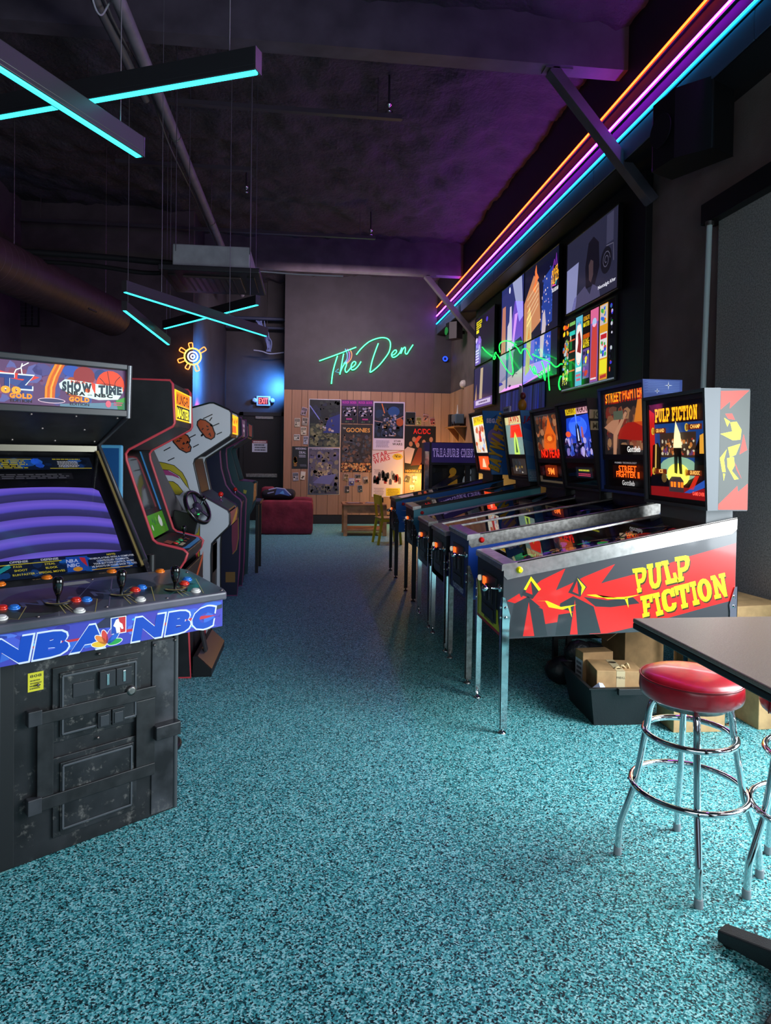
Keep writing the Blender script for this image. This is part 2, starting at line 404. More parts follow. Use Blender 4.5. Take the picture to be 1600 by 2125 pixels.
def led(name, z, col, s, lab):
    t = thing(name, lab, 'light strip', (2.785, 0, z), group='coloured light strips along the right soffit')
    c = rgb(col)
    B().box(0.0, 0.014, 0.6, 14.77, -0.022, 0.022, M('#202024', 0.4)).obj('channel', t)
    p = [(-0.008, 0.6+i*(14.16/24), 0) for i in range(25)]
    B().tube(p, 0.0088, M(col, 0.4, emit=s*1.25), n=8).obj('tube', t)
led('light_strip', 4.805, '#ff4a10', 9.0, 'glowing orange light strip, top of the three along the right soffit')
led('light_strip', 4.612, '#b022ff', 44.0, 'glowing violet light strip, middle of the three along the right soffit')
led('light_strip', 4.437, '#12b4ff', 8.0, 'glowing cyan light strip, lowest of the three along the right soffit')

# window shade with valance and conduit at the right
t = thing('window_shade', 'dark mesh roller shade under a black valance on the right wall', 'shade', (3.13, 3.1, 0))
B(bev=0.004).box(-0.13, -0.005, -0.05, 1.86, 3.34, 3.50, M('#0d0c0f', 0.5)).obj('valance', t)
B().box(-0.055, -0.05, -0.02, 1.74, 0.35, 3.36, M('#a39b96', 0.85, var=0.25, vscale=90, bump=0.3, bscale=300)).obj('fabric', t)
B().tube([(-0.052, -0.02, 0.34), (-0.052, 1.74, 0.34)], 0.018, FR).obj('hem_bar', t)
t = thing('pipe', 'thin grey metal pipe rising from behind the last pinball head to the valance', 'pipe', (3.04, 4.93, 0.4))
B().tube([(0, 0, 0), (-0.02, -0.01, 1.2), (-0.045, -0.10, 2.93)], 0.021, M('#d2d6d6', 0.4), n=12).obj('conduit', t)
B().lathe([(0.03, 0), (0.03, 0.03)], DULLSTEEL, c=(-0.045, -0.10, 2.90)).obj('coupling', t)

# exit door, sign
t = tag(B().box(-1.55, -1.47, 15.5, 15.6, 0, 2.45, FR).box(-0.62, -0.55, 15.5, 15.6, 0, 2.45, FR).box(-1.55, -0.55, 15.5, 15.6, 2.37, 2.45, FR).obj('door_1', kind='structure'))
B(bev=0.004).box(-1.47, -0.62, 15.53, 15.58, 0.01, 2.37, M('#0e0e10', 0.5)).obj('leaf', t)
B(bev=0.004).box(-1.40, -0.70, 15.49, 15.53, 0.98, 1.06, DULLSTEEL).obj('push_bar', t)
B(bev=0.003).box(-1.2, -0.8, 15.50, 15.53, 2.30, 2.36, DULLSTEEL).obj('door_closer', t)
a = Art((-1.27, 15.528, 1.55), (1, 0, 0), (0, 0, 1)); a.rect(0, 0, 0.34, 0.27, '#b9c4d6'); a.lay().rect(0, 0.20, 0.34, 0.27, '#7c3a44'); a.lay()
a.lines(0.02, 0.205, 0.32, 0.26, 1, '#d8d8dc', 4); a.lines(0.03, 0.02, 0.31, 0.19, 3, '#39414f', 5)
a.obj('notice', t, 'white notice with a red header on the black door')
t = thing('exit_sign', 'red lit EXIT sign with two lamp heads above the black door', 'sign', (-1.03, 15.6, 2.70))
B(bev=0.008).box(-0.155, 0.155, -0.06, 0, -0.10, 0.12, M('#aab4d0', 0.5)).obj('housing', t)
a = Art((-0.115, -0.061, -0.07), (1, 0, 0), (0, 0, 1), emit=3.0); a.rect(0, 0, 0.23, 0.165, '#5a0f0c', .5); a.lay().text('EXIT', 0.115, 0.02, 0.125, '#ff4a38', wd=0.2, align='c', e=2.2); a.obj('face', t)
for sx in (-1, 1):
    B().lathe([(0.02, -0.02), (0.055, 0.0), (0.055, 0.05), (0.03, 0.07)], M('#aab4d0', 0.5), c=(sx*0.20, -0.03, 0.02), axis=(0, -1, 0)).obj('lamp_head', t)
# ================================================================ PINBALL MACHINES
SLAB = {  # slab-serif capitals in a unit square
 'I': [[(.05, 0), (.95, 0), (.95, .2), (.72, .2), (.72, .8), (.95, .8), (.95, 1), (.05, 1), (.05, .8), (.28, .8), (.28, .2), (.05, .2)]],
 'L': [[(0, 0), (1, 0), (1, .42), (.76, .42), (.72, .2), (.48, .2), (.48, .82), (.64, .82), (.64, 1), (0, 1), (0, .82), (.14, .82), (.14, .18), (0, .18)]],
 'F': [[(0, 0), (.66, 0), (.66, .18), (.48, .18), (.48, .4), (.74, .4), (.74, .6), (.48, .6), (.48, .8), (.72, .8), (.76, .62), (1, .62), (1, 1), (0, 1), (0, .82), (.14, .82), (.14, .18), (0, .18)]],
 'T': [[(.2, 0), (.8, 0), (.8, .18), (.66, .18), (.66, .8), (.76, .8), (.8, .62), (1, .62), (1, 1), (0, 1), (0, .62), (.2, .62), (.24, .8), (.34, .8), (.34, .18), (.2, .18)]],
 'N': [[(0, 0), (.46, 0), (.46, .17), (.34, .17), (.34, .56), (.68, 0), (.9, 0), (.9, .83), (1, .83), (1, 1), (.56, 1), (.56, .83), (.66, .83), (.66, .46), (.32, 1), (0, 1), (0, .83), (.1, .83), (.1, .17), (0, .17)]],
 'U': [[(.0, 1), (.42, 1), (.42, .83), (.35, .83), (.35, .32), (.42, .2), (.58, .2), (.65, .32), (.65, .83), (.58, .83), (.58, 1), (1, 1), (1, .83), (.92, .83), (.92, .26), (.76, .04), (.5, 0), (.24, .04), (.08, .26), (.08, .83), (0, .83)]],
 'P': [[(0, 0), (.6, 0), (.6, .17), (.47, .17), (.47, .36), (.7, .36), (.9, .42), (1, .58), (1, .78), (.9, .95), (.7, 1), (.3, 1), (.3, .82), (.58, .82), (.68, .78), (.68, .6), (.58, .54), (.3, .54), (.3, 1), (0, 1), (0, .83), (.13, .83), (.13, .17), (0, .17)]],
 'C': [[(1, .34), (.95, .14), (.75, .02), (.5, 0), (.25, .02), (.05, .16), (0, .36), (0, .66), (.05, .86), (.25, .98), (.5, 1), (.7, .98), (.78, .92), (.8, 1), (1, 1), (1, .62), (.7, .62), (.66, .78), (.5, .82), (.36, .76), (.34, .62), (.34, .38), (.38, .24), (.52, .19), (.66, .24), (.68, .34)]],
}
def slab(a, ch, q, col, e=None):
    tl, tr, br, bl = q
    def mp(x, y):
        t = (tl[0]+(tr[0]-tl[0])*x, tl[1]+(tr[1]-tl[1])*x); b = (bl[0]+(br[0]-bl[0])*x, bl[1]+(br[1]-bl[1])*x)
        return (b[0]+(t[0]-b[0])*y, b[1]+(t[1]-b[1])*y)
    if ch == 'O':
        o = [mp(.5+.5*math.cos(2*PI*i/16), .5+.5*math.sin(2*PI*i/16)) for i in range(16)]
        n = [mp(.5+.17*math.cos(2*PI*i/16), .5+.3*math.sin(2*PI*i/16)) for i in range(16)]
        a.b.add([a.P(*p) for p in o+n], [(i, (i+1) % 16, (i+1) % 16+16, i+16) for i in range(16)], a.mt(col, e))
    else:
        for p in SLAB[ch]: a.poly([mp(*c) for c in p], col, e)
def leg_shape(sx, sy, top, mat, zt):
    b = B(); t = 0.0035; o = 0.006
    def flange(ax):
        pts = []
        for z, wd in ((0.03, .040), (zt-.01, .046), (zt+.03, .050), (zt+.13, .016), (zt+.135, 0.0)):
            pts.append((wd, z))
        sp = 0.004
        prof = [(0, 0.03)]+[(wd, z) for z, wd in ((0.03, .040), (zt-.01, .044), (zt+.03, .049), (zt+.13, .018))]+[(0, zt+.135)]
        v = []
        for off in (o, o+t):
            for wd, z in prof:
                spl = 0.0
                if ax == 'x': v.append((-sx*(wd-o-t)+0, sy*off, z))
                else: v.append((sx*off, -sy*(wd-o-t), z))
        n = len(prof)
        b.add(v, [list(range(n)), list(range(2*n-1, n-1, -1))]+[(i, (i+1) % n, (i+1) % n+n, i+n) for i in range(n)], mat)
    flange('x'); flange('y')
    b.lathe([(0.024, 0.0), (0.024, 0.006), (0.012, 0.014), (0.007, 0.016), (0.007, 0.06)], mat, c=(-sx*0.008, -sy*0.008, 0), n=14)
    for z in (zt+.02, zt+.075):
        b.lathe([(0.009, 0), (0.009, 0.004), (0.004, 0.008)], CHROME, c=(sx*(o+t), -sy*0.012+sy*0.0, z), axis=(sx, 0, 0), n=10)
        b.lathe([(0.009, 0), (0.009, 0.004), (0.004, 0.008)], CHROME, c=(-sx*0.012, sy*(o+t), z), axis=(0, sy, 0), n=10)
    return b
PINS = 'pinball machines in the row along the right wall'
def pinball(label, x0, y0, p):
    t = thing('pinball_machine', label, 'pinball machine', (x0, y0, 0), group=PINS)
    w, L, ht, hb, hr, hrb = (p.get(k, d) for k, d in (('w', .567), ('L', 1.365), ('ht', .937), ('hb', .525), ('hr', 1.2), ('hrb', .573)))
    body = p['body']; sl = (hr-ht)/L
    front = p.get('fmat', body)
    b = B()
    prof = [(0, hb), (L, hrb), (L, hr-.02), (0, ht-.02)]
    b.prism(prof, 0.0, 0.019, body); b.prism(prof, w-.019, w, body)
    b.box(0, 0.019, 0.019, w-.019, hb, ht-.02, front); b.box(L-.019, L, 0.019, w-.019, hrb, hr-.02, body)
    b.add([(0, 0, hb), (L, 0, hrb), (L, w, hrb), (0, w, hb)], [(0, 3, 2, 1)], DARK)
    b.obj('cabinet', t)
    # rails along both sides, lockdown bar
    rd = p.get('rail', .085)
    for yy, s in ((0, -1), (w, 1)):
        r = B(bev=0.0015); pr = [(0.02 if p.get('rail', 0) else 0.0, ht-rd*.9), (0.06, ht+.06*sl-rd), (L-.03, hr-.03*sl-rd), (L, hr-rd*.75), (L, hr), (0.0, ht)]
        if p.get('rail', .085) >= .03: pr = [(0.0, ht-rd*.72), (0.02, ht-rd*.98), (0.06, ht+.06*sl-rd), (L-.03, hr-.03*sl-rd), (L, hr-rd*.75), (L, hr), (0.0, ht)]
        r.prism(pr, yy-(.004 if s < 0 else 0), yy+(.004 if s > 0 else 0), p.get('railmat', STEEL))
        r.prism([(0, ht-.006), (L, hr-.006), (L, hr+.001), (0, ht+.001)], yy-.004 if s < 0 else yy-.024, yy+.024 if s < 0 else yy+.004, p.get('railmat', STEEL))
        r.obj('side_rail', t)
    lb = B(bev=0.004); lb.prism([(-.012, ht-.035), (.075, ht-.012), (.075, ht+.0145), (-.006, ht+.004), (-.012, ht-.004)], -.006, w+.006, p.get('barmat', STEEL)); lb.obj('lockdown_bar', t)
    # playfield, apron and toys under glass
    pz = .085
    a = Art((0.06, w-.02, ht+.06*sl-pz), (0, -1, 0), (math.cos(math.atan(sl)), 0, math.sin(math.atan(sl))), emit=p.get('pfe', .35), rough=.35)
    W = w-.04; H = L-.12
    a.rect(0, 0, W, H, p['pf'][0], .1); a.lay()
    a.blobs(p.get('pfn', 60), 0, .2, W, H, p['pf'], .015, .06, seed=int(y0*10))
    a.poly([(0, 0), (W, 0), (W, .13), (W*.62, .06), (W*.38, .06), (0, .13)], p.get('apron', '#1a1a22'), .05); a.lay()
    for k in range(4): a.rect(W*(.12+.2*k), .02, W*(.2+.2*k), .05, '#d8d4c8', .2)
    a.obj('playfield', t)
    tb = B(smooth=True); R = random.Random(int(y0*100))
    def pp(u, v, h): return (0.06+v*.98, w-.02-u, ht+.06*sl-pz+v*sl+h)
    for k in range(7):
        q = pp(R.uniform(.06, W-.06), R.uniform(.3, 1.1), 0)
        tb.lathe([(.012, 0), (.012, .03), (.02, .032), (.02, .045)], M(R.choice(p['pf'][1:]), .3, emit=p.get('pfe', .35)), c=q, n=10)
    for s in (.3, .7):
        tb.tube(smoothpath([pp(W*s, .35, .02), pp(W*(s+.12), .6, .05), pp(W*(1.1-s), .85, .06), pp(W*.5, 1.08, .05)], 4), .004, CHROME, n=6)
    for sgn in (-1, 1):
        q0 = pp(W/2+sgn*.11, .22, .015); q1 = pp(W/2+sgn*.03, .17, .015); tb.beam(q0, q1, .02, .02, M('#f0e8d8', .4))
    tb.obj('playfield_toys', t)
    g = B(); g.add([(0.07, .022, ht+.07*sl-.006), (L-.01, .022, hr-.006), (L-.01, w-.022, hr-.006), (0.07, w-.022, ht+.07*sl-.006)], [(0, 1, 2, 3)], GLASS(refl=.10)); g.obj('playfield_glass', t)
    # legs
    lm = p.get('legs', CHROME)
    for (cx, sx, zt) in ((0, -1, hb+.10), (L, 1, hrb+.10)):
        for (cy, sy) in ((0, -1), (w, 1)):
            o = leg_shape(sx, sy, 0, lm, zt).obj('leg', t); o.location = (cx, cy, 0)
    # coin door, start button, plunger, flipper buttons
    cd = B(bev=.003); d0, d1 = hb+.05, ht-.10
    cd.box(-.008, 0.002, .13, w-.13, d0, d1, M('#19191b', .4, var=.2, vscale=30)); co = cd.obj('coin_door', t)
    s = B(bev=.002)
    for yy in (.23, w-.23): s.box(-.016, -.008, yy-.035, yy+.035, d0+.10, d0+.20, M('#26262a', .35)).box(-.019, -.016, yy-.006, yy+.006, d0+.12, d0+.18, DULLSTEEL)
    s.box(-.014, -.008, .17, w-.17, d0+.02, d0+.07, M('#26262a', .35)); s.obj('coin_slots', co)
    B(bev=.002).box(-.017, -.008, w-.24, w-.18, d1-.075, d1-.03, M('#ff5a1c', .4, emit=2.0)).obj('reject_button', co)
    B().lathe([(.018, 0), (.018, .012), (.013, .016)], M(p.get('start', '#e8e0c8'), .3, emit=.5), c=(0, w-.075, ht-.16), axis=(-1, 0, 0)).obj('start_button', t)
    B().lathe([(.022, 0), (.022, .012), (.007, .014), (.007, .07), (.017, .075), (.017, .10), (.006, .108)], CHROME, c=(0, .055, ht-.14), axis=(-1, 0, 0)).obj('plunger', t)
    for yy, s in ((0, -1), (w, 1)):
        z = ht+.087*sl-.045-(0 if rd > .05 else .03)
        B().lathe([(.019, 0), (.019, .006), (.013, .010), (.013, .016), (.009, .018)], M(p.get('btn', '#d8201c'), .25), c=(.087, yy+s*.004, z), axis=(0, s, 0), n=18).obj('flipper_button', t)
    # backbox
    xb, zb, xt, zt, xr = p['bb']; bw0 = -.072; bw1 = w+.072; bm = p.get('bbmat', BLACK)
    b = B(bev=.002); th = .02; prof = [(xb, zb), (xr, zb), (xr, zt), (xt, zt)]
    b.prism(prof, bw0, bw0+th, bm); b.prism(prof, bw1-th, bw1, bm)
    b.box(xr-.02, xr, bw0+th, bw1-th, zb, zt, bm)
    b.prism([(xt, zt-.02), (xr, zt-.02), (xr, zt), (xt, zt)], bw0+th, bw1-th, bm)
    b.prism([(xb, zb), (xr, zb), (xr, zb+.02), (xb, zb+.02)], bw0+th, bw1-th, bm)
    b.obj('backbox', t)
    B(bev=.003).box(max(xb+.05, L-.17), L-.005, .03, w-.03, hr-.1, zb, p.get('neck', BLACK)).obj('neck', t)
    V = Vector((xt-xb, 0, zt-zb)); HH = V.length; V.normalize(); IW = bw1-bw0-2*th
    O = Vector((xb, bw1-th, zb))+Vector((.03, 0, 0)); sp = p.get('speaker', .25)
    # inner frame
    fr = B(bev=.002); fm = p.get('frame', M('#17171a', .45))
    N = Vector((0, -1, 0)).cross(V).normalized()
    def slabbox(u0, v0, u1, v1, d0, d1, mat, bb):
        pts = [O+Vector((0, -u, 0))+V*v+N*d for d in (d0, d1) for v in (v0, v1) for u in (u0, u1)]
        bb.add(pts, [(0, 2, 3, 1), (4, 5, 7, 6), (0, 1, 5, 4), (2, 6, 7, 3), (0, 4, 6, 2), (1, 3, 7, 5)], mat)
    g0 = sp+.0
    slabbox(0, HH-.05, IW, HH-.02, -.02, .012, fm, fr); slabbox(0, g0, .02, HH-.05, -.02, .012, fm, fr); slabbox(IW-.02, g0, IW, HH-.05, -.02, .012, fm, fr)
    slabbox(0, .02, IW, .05, -.02, .012, fm, fr)
    if sp > .1: slabbox(0, sp-.02, IW, sp+.02, -.02, .012, fm, fr)
    fr.obj('backbox_frame', t)
    g1 = sp+.02 if sp > .1 else .05
    a = Art(O+Vector((0, -.02, 0))+V*g1, (0, -1, 0), V, emit=p.get('bge', 1.0)); p['glass'](a, IW-.04, HH-.05-g1); a.obj('backglass', t)
    if sp > .1:
        pn = B(); slabbox(.0, .05, IW, sp-.02, -.03, -.004, p.get('spmat', M('#131315', .4)), pn); po = pn.obj('speaker_panel', t)
        a = Art(O+V*.05-N*.003, (0, -1, 0), V, emit=1.0); p['disp'](a, IW, sp-.07); a.obj('display', po)
    gg = B(); gg.add([O+Vector((0, -u, 0))+V*v+N*.010 for u, v in ((.02, .05), (IW-.02, .05), (IW-.02, HH-.05), (.02, HH-.05))], [(0, 1, 2, 3)], GLASS(refl=.045)); gg.obj('backbox_glass', t)
    # printed sides
    if 'side' in p:
        a = Art((0, 0, 0), (1, 0, 0), (0, 0, 1), rough=.3, coat=.4); p['side'](a); a.obj('side_art', t)
    if 'front' in p:
        a = Art((0, w, 0), (0, -1, 0), (0, 0, 1), rough=.35); p['front'](a); a.obj('front_art', t)
    if 'bbside' in p:
        a = Art((0, bw0, 0), (1, 0, 0), (0, 0, 1), rough=.55); p['bbside'](a); a.obj('head_art', t)
    return t

# ---- nearest machine: black, red and yellow
def pf_side(a):
    a.poly([(0, .53), (1.365, .573), (1.365, 1.12), (.06, .868), (.0, .868)], '#3b3b3f'); a.lay()
    RED = '#d81a12'; Y = '#f5e800'; K = '#2c2c30'
    for q in ([(.021, .736), (.09, .777), (.101, .755), (.212, .849), (.351, .914), (.299, .793), (.376, .825), (.462, .868), (.64, .938), (.56, .829), (.596, .84), (.744, .877), (.958, .94), (1.082, .98), (1.363, 1.055), (1.363, .73), (1.209, .693), (.976, .634), (.772, .583), (.602, .5485), (.5, .5455), (.48, .64), (.2, .60), (.15, .70)],): a.poly(q, RED)
    a.lay()
    # abstract angular blocks in the colours of the print
    a.poly([(.03, .535), (.06, .72), (.14, .76), (.225, .69), (.255, .54)], K); a.poly([(.10, .77), (.155, .866), (.21, .80), (.165, .745)], K)
    a.poly([(.30, .542), (.325, .72), (.40, .76), (.52, .70), (.565, .55)], K); a.poly([(.37, .78), (.42, .872), (.478, .81), (.44, .755)], K)
    a.poly([(.46, .755), (.60, .735), (.75, .75), (.79, .715), (.62, .695), (.53, .70)], K); a.lay()
    a.poly([(.115, .54), (.145, .73), (.18, .54)], RED); a.poly([(.385, .545), (.41, .74), (.43, .545)], RED); a.poly([(.125, .785), (.155, .84), (.165, .77)], RED); a.poly([(.395, .785), (.42, .845), (.43, .77)], RED)
    a.poly([(.20, .70), (.30, .655), (.41, .67), (.33, .69)], RED); a.lay()
    a.poly([(.115, .80), (.155, .872), (.213, .80), (.20, .79), (.156, .848), (.128, .795)], Y); a.poly([(.42, .862), (.47, .81), (.445, .765), (.448, .81)], Y)
    a.poly([(.185, .735), (.238, .734), (.26, .70), (.34, .685), (.42, .712), (.33, .70), (.25, .735)], Y); a.poly([(.37, .70), (.395, .64), (.385, .70)], Y)
    a.poly([(.477, .766), (.53, .768), (.60, .742), (.70, .74), (.79, .765), (.70, .752), (.62, .75), (.54, .752)], Y); a.poly([(.70, .745), (.725, .69), (.718, .748)], Y); a.lay()
    Q = {'P1': ((.741, .91), (.829, .922), (.815, .785), (.776, .774)), 'U': ((.826, .935), (.914, .95), (.923, .806), (.843, .79)), 'L': ((.914, .953), (.973, .962), (1.02, .836), (.944, .819)), 'P2': ((.992, .975), (1.086, .99), (1.075, .85), (1.013, .831)),
         'F': ((.792, .754), (.864, .769), (.87, .648), (.810, .634)), 'I1': ((.862, .768), (.906, .778), (.936, .652), (.890, .64)), 'C': ((.912, .786), (.99, .803), (1.018, .676), (.934, .658)), 'T': ((.991, .808), (1.082, .829), (1.092, .694), (1.03, .678)), 'I2': ((1.082, .831), (1.122, .840), (1.152, .708), (1.109, .698)), 'O': ((1.122, .845), (1.208, .860), (1.232, .728), (1.148, .712)), 'N': ((1.21, .866), (1.298, .886), (1.326, .752), (1.241, .734))}
    for k, q in Q.items(): slab(a, k[0], [(x+.006, z-.009) for x, z in q], '#332c05')
    a.lay()
    for k, q in Q.items(): slab(a, k[0], q, '#ffee00')
def pf_front(a):
    w = .567
    a.rect(0, .527, w, .915, '#1b1b1e'); a.lay()
    a.poly([(0, .527), (w, .527), (w, .62), (w-.06, .60), (w-.1, .555), (.1, .555), (.06, .62), (0, .70)], '#c81a14'); a.lay()
    a.poly([(.02, .545), (w-.06, .545), (w-.09, .60), (w-.10, .66), (.11, .66), (.05, .75), (.02, .75)], '#e6d81a'); a.lay()
    a.lines(w/2-.12, .55, w/2+.12, .59, 1, '#3a2c08', 44)
def pf_glass(a, W, H):
    a.rect(0, 0, W, H, '#0d1020', .3); a.lay()
    a.poly([(0, .25*H), (W, .25*H), (W, .78*H), (0, .78*H)], '#17407f'); a.poly([(0, 0), (W, 0), (W, .12*H), (0, .1*H)], '#8a1418'); a.lay()
    a.poly([(0, .2*H), (.1*W, .3*H), (.1*W, .9*H), (0, .95*H)], '#c8201a'); a.poly([(W*.2, .42*H), (W*.84, .42*H), (W*.84, .68*H), (W*.2, .68*H)], '#3c2a20'); a.lay()
    a.ell(.52*W, .3*H, .34*W, .13*H, '#8fb79c'); a.lay(); a.ell(.52*W, .24*H, .2*W, .12*H, '#f3e85a', 1.6)
    a.blobs(60, .22*W, .44*H, .82*W, .62*H, ['#c87838', '#e0b060', '#8a4a2a', '#d8c8a8', '#5a3a6a', '#b03a30'], .006, .02, 5)
    a.poly([(.62*W, .06*H), (W, .22*H), (W, .14*H), (.72*W, .06*H)], '#2a57b0'); a.poly([(.7*W, .1*H), (.86*W, .3*H), (.92*W, .3*H), (.78*W, .1*H)], '#d02a1a'); a.lay()
    # plain stand-in shapes: a tall pale wedge, two dark side masses
    a.poly([(.45*W, .52*H), (.60*W, .52*H), (.58*W, .66*H), (.50*W, .80*H), (.47*W, .66*H)], '#f2e3b0', 1.3); a.poly([(.46*W, .26*H), (.51*W, .25*H), (.53*W, .45*H), (.55*W, .25*H), (.60*W, .25*H), (.585*W, .52*H), (.46*W, .52*H)], '#15131a', .1)
    a.poly([(.03*W, .25*H), (.2*W, .2*H), (.22*W, .5*H), (.16*W, .58*H), (.06*W, .55*H)], '#16161c', .1); a.poly([(.80*W, .28*H), (W, .22*H), (W, .6*H), (.92*W, .66*H), (.82*W, .5*H)], '#16161c', .1); a.lay()
    a.poly([(.09*W, .3*H), (.12*W, .3*H), (.14*W, .56*H), (.11*W, .57*H)], '#d8b058'); a.poly([(.89*W, .46*H), (.96*W, .46*H), (.97*W, .66*H), (.9*W, .64*H)], '#e8a838'); a.lay()
    for (u, v, s) in ((.06, .68, 'GRAND'), (.68, .70, 'CHAMP'), (.06, .24, 'ICE'), (.66, .24, 'GRANDSOC')):
        wd = .26; a.rect(u*W, v*H, (u+wd)*W, (v+.055)*H, '#7a2412', .6); a.ell((u+.01)*W, (v+.027)*H, .02, .024, '#e0c040'); a.lay(); a.text(s, (u+.15)*W, (v+.012)*H, .022, '#ffc060', wd=.10 if len(s) > 4 else .05, align='c', e=1.5); a.lay()
    a.poly([(.36*W, .06*H), (.62*W, .06*H), (.62*W, .18*H), (.57*W, .22*H), (.41*W, .22*H), (.36*W, .18*H)], '#5a4a52', .4); a.lay()
    for k in range(4): a.rect((.39+.055*k+(.02 if k > 1 else 0))*W, .11*H, (.43+.055*k+(.02 if k > 1 else 0))*W, .165*H, '#ff7a1c', 1.6)
    a.ell(.27*W, .2*H, .05*W, .05*H, '#8a6a3a', .5); a.text('GAME OVER', .86*W, .045*H, .02, '#ff5a48', wd=.12, align='c', e=1.6); a.lay()
    T = 'PULP FICTION'; n = len(T); u = .12*W; cw = .80*W/12.0
    for ph in (0, 1):
        uu = u
        for ch in T:
            if ch == ' ': uu += cw*.5; continue
            wd = cw*(.6 if ch == 'I' else 1.08); o = 0.004 if ph == 0 else 0
            slab(a, ch, [(uu+o, .945*H-o), (uu+wd*.9+o, .945*H-o), (uu+wd*.9+o, .80*H-o), (uu+o, .80*H-o)], '#6a1a08' if ph == 0 else '#ffab1c', .4 if ph == 0 else 1.7); uu += wd
        a.lay()
def pf_head(a):
    G = '#4a4d50'
    a.poly([(1.202, 1.25), (1.378, 1.25), (1.378, 1.922), (1.202, 1.914)], '#40433f'); a.poly([(1.139, 1.244), (1.201, 1.247), (1.201, 1.932), (1.104, 1.929)], '#5b5f63'); a.lay()
    RD = '#e0301f'; Y = '#f2ec10'
    a.poly([(1.202, 1.913), (1.371, 1.921), (1.257, 1.817), (1.26, 1.859), (1.203, 1.81)], RD); a.poly([(1.203, 1.282), (1.313, 1.385), (1.318, 1.351), (1.375, 1.398), (1.377, 1.252), (1.203, 1.252)], RD)
    a.poly([(1.344, 1.676), (1.367, 1.588), (1.322, 1.562)], RD); a.lay()
    # abstract yellow shards, the size and lean of the printed figure
    a.poly([(1.231, 1.787), (1.271, 1.79), (1.29, 1.755), (1.25, 1.76)], RD); a.lay()
    a.poly([(1.225, 1.765), (1.26, 1.745), (1.245, 1.715)], Y)
    a.poly([(1.262, 1.74), (1.30, 1.745), (1.33, 1.70), (1.325, 1.645), (1.28, 1.64), (1.205, 1.675), (1.275, 1.69)], Y)
    a.poly([(1.252, 1.6), (1.325, 1.622), (1.30, 1.56), (1.265, 1.545)], Y); a.poly([(1.245, 1.59), (1.205, 1.54), (1.222, 1.462), (1.242, 1.462), (1.23, 1.53)], Y)
    a.poly([(1.248, 1.54), (1.288, 1.548), (1.295, 1.50), (1.278, 1.47), (1.32, 1.425), (1.295, 1.42), (1.252, 1.49)], Y)
    a.poly([(1.226, 1.455), (1.239, 1.453), (1.231, 1.413)], Y); a.poly([(1.296, 1.515), (1.339, 1.423), (1.306, 1.477)], RD)
pinball('nearest pinball machine with red and black sides lettered PULP FICTION in yellow', 1.075, 3.6, dict(body=M('#333337', .35, coat=.3), fmat=BLACK, pf=['#1c1430', '#d85a1c', '#7a4ac0', '#e8c8a0', '#c02a24', '#34c060', '#3a2a6a', '#c88a58'],
        btn='#e8d80c', bb=(1.139, 1.245, 1.104, 1.93, 1.376), speaker=0.0, bge=1.0, bbmat=M('#4a4e52', .5, spec=.3), neck=M('#5f6366', .45), rail=.085, side=pf_side, front=pf_front, glass=pf_glass, bbside=pf_head, pfn=90, pfe=.5))

# ---- second: blue street fighting game
def sf_side(a):
    a.lay(); BL = '#1b49a8'
    a.poly([(.28, .90), (.42, .885), (.46, .865), (.40, .865)], '#d8782a'); a.poly([(.78, 1.02), (.86, 1.03), (.74, .90), (.68, .89)], '#d8782a')
    a.ell(.56, .91, .06, .035, '#c05a20'); a.ell(.66, .92, .07, .035, '#a8401c'); a.poly([(.50, .91), (.50, .96), (.56, .95)], '#d8782a'); a.lay()
    a.poly([(.40, .915), (.407, .92), (.41, .94), (.413, .92), (.43, .915), (.413, .91), (.41, .88), (.407, .91)], '#dfe8ff')
    a.line([(.46, .86), (.52, .90), (.55, .955), (.62, .93), (.68, .96), (.74, .93), (.78, .90)], .006, '#c8d0e8'); a.poly([(.10, .70), (.32, .697), (.32, .69)], '#cfd8f0')
def sf_front(a):
    w = .567; a.rect(0, .56, w, .97, '#1c2f78'); a.lay(); a.text('Gottlieb', w/2, .575, .055, '#cfd6e8', wd=.33, align='c')
def sf_glass(a, W, H):
    a.rect(0, 0, W, H, '#3a3436', .35); a.lay()
    a.blobs(46, .03*W, .05*H, W, .8*H, ['#7a5040', '#a06848', '#5a4038', '#8a3028', '#b88860', '#4a3a3e'], .03, .09, 11, e=.6)
    a.poly([(.35*W, .25*H), (W, .2*H), (W, .5*H), (.6*W, .5*H), (.4*W, .4*H)], '#a82018', .8); a.poly([(.75*W, .5*H), (W, .4*H), (W, .9*H), (.85*W, .85*H)], '#d8822a', .9); a.poly([(0, .45*H), (.3*W, .3*H), (.42*W, .6*H), (.2*W, .55*H)], '#c89070', .7); a.lay()
    a.poly([(.22*W, 0), (.3*W, 0), (.34*W, .3*H), (.6*W, .65*H), (.55*W, .68*H), (.24*W, .32*H)], '#d09a78', .7); a.poly([(.4*W, 0), (.7*W, 0), (.72*W, .14*H), (.4*W, .16*H)], '#1a1618', .1); a.rect(.26*W, .56*H, .5*W, .7*H, '#6f7a66', .5); a.lay()
    a.text('STREET', .27*W, .845*H, .075, '#a81c10', wd=.44*W, align='c', arch=.3, bold=2); a.text('FIGHTER', .74*W, .855*H, .085, '#a81c10', wd=.50*W, align='c', arch=.3, bold=2); a.lay()
    a.text('STREET', .27*W, .855*H, .062, '#f0981c', wd=.41*W, align='c', arch=.3, e=1.4); a.text('FIGHTER', .74*W, .868*H, .068, '#f07a1c', wd=.46*W, align='c', arch=.3, e=1.4); a.text('Gottlieb', .72*W, .04*H, .04, '#e8e4dc', wd=.3*W, align='c', e=1.3)
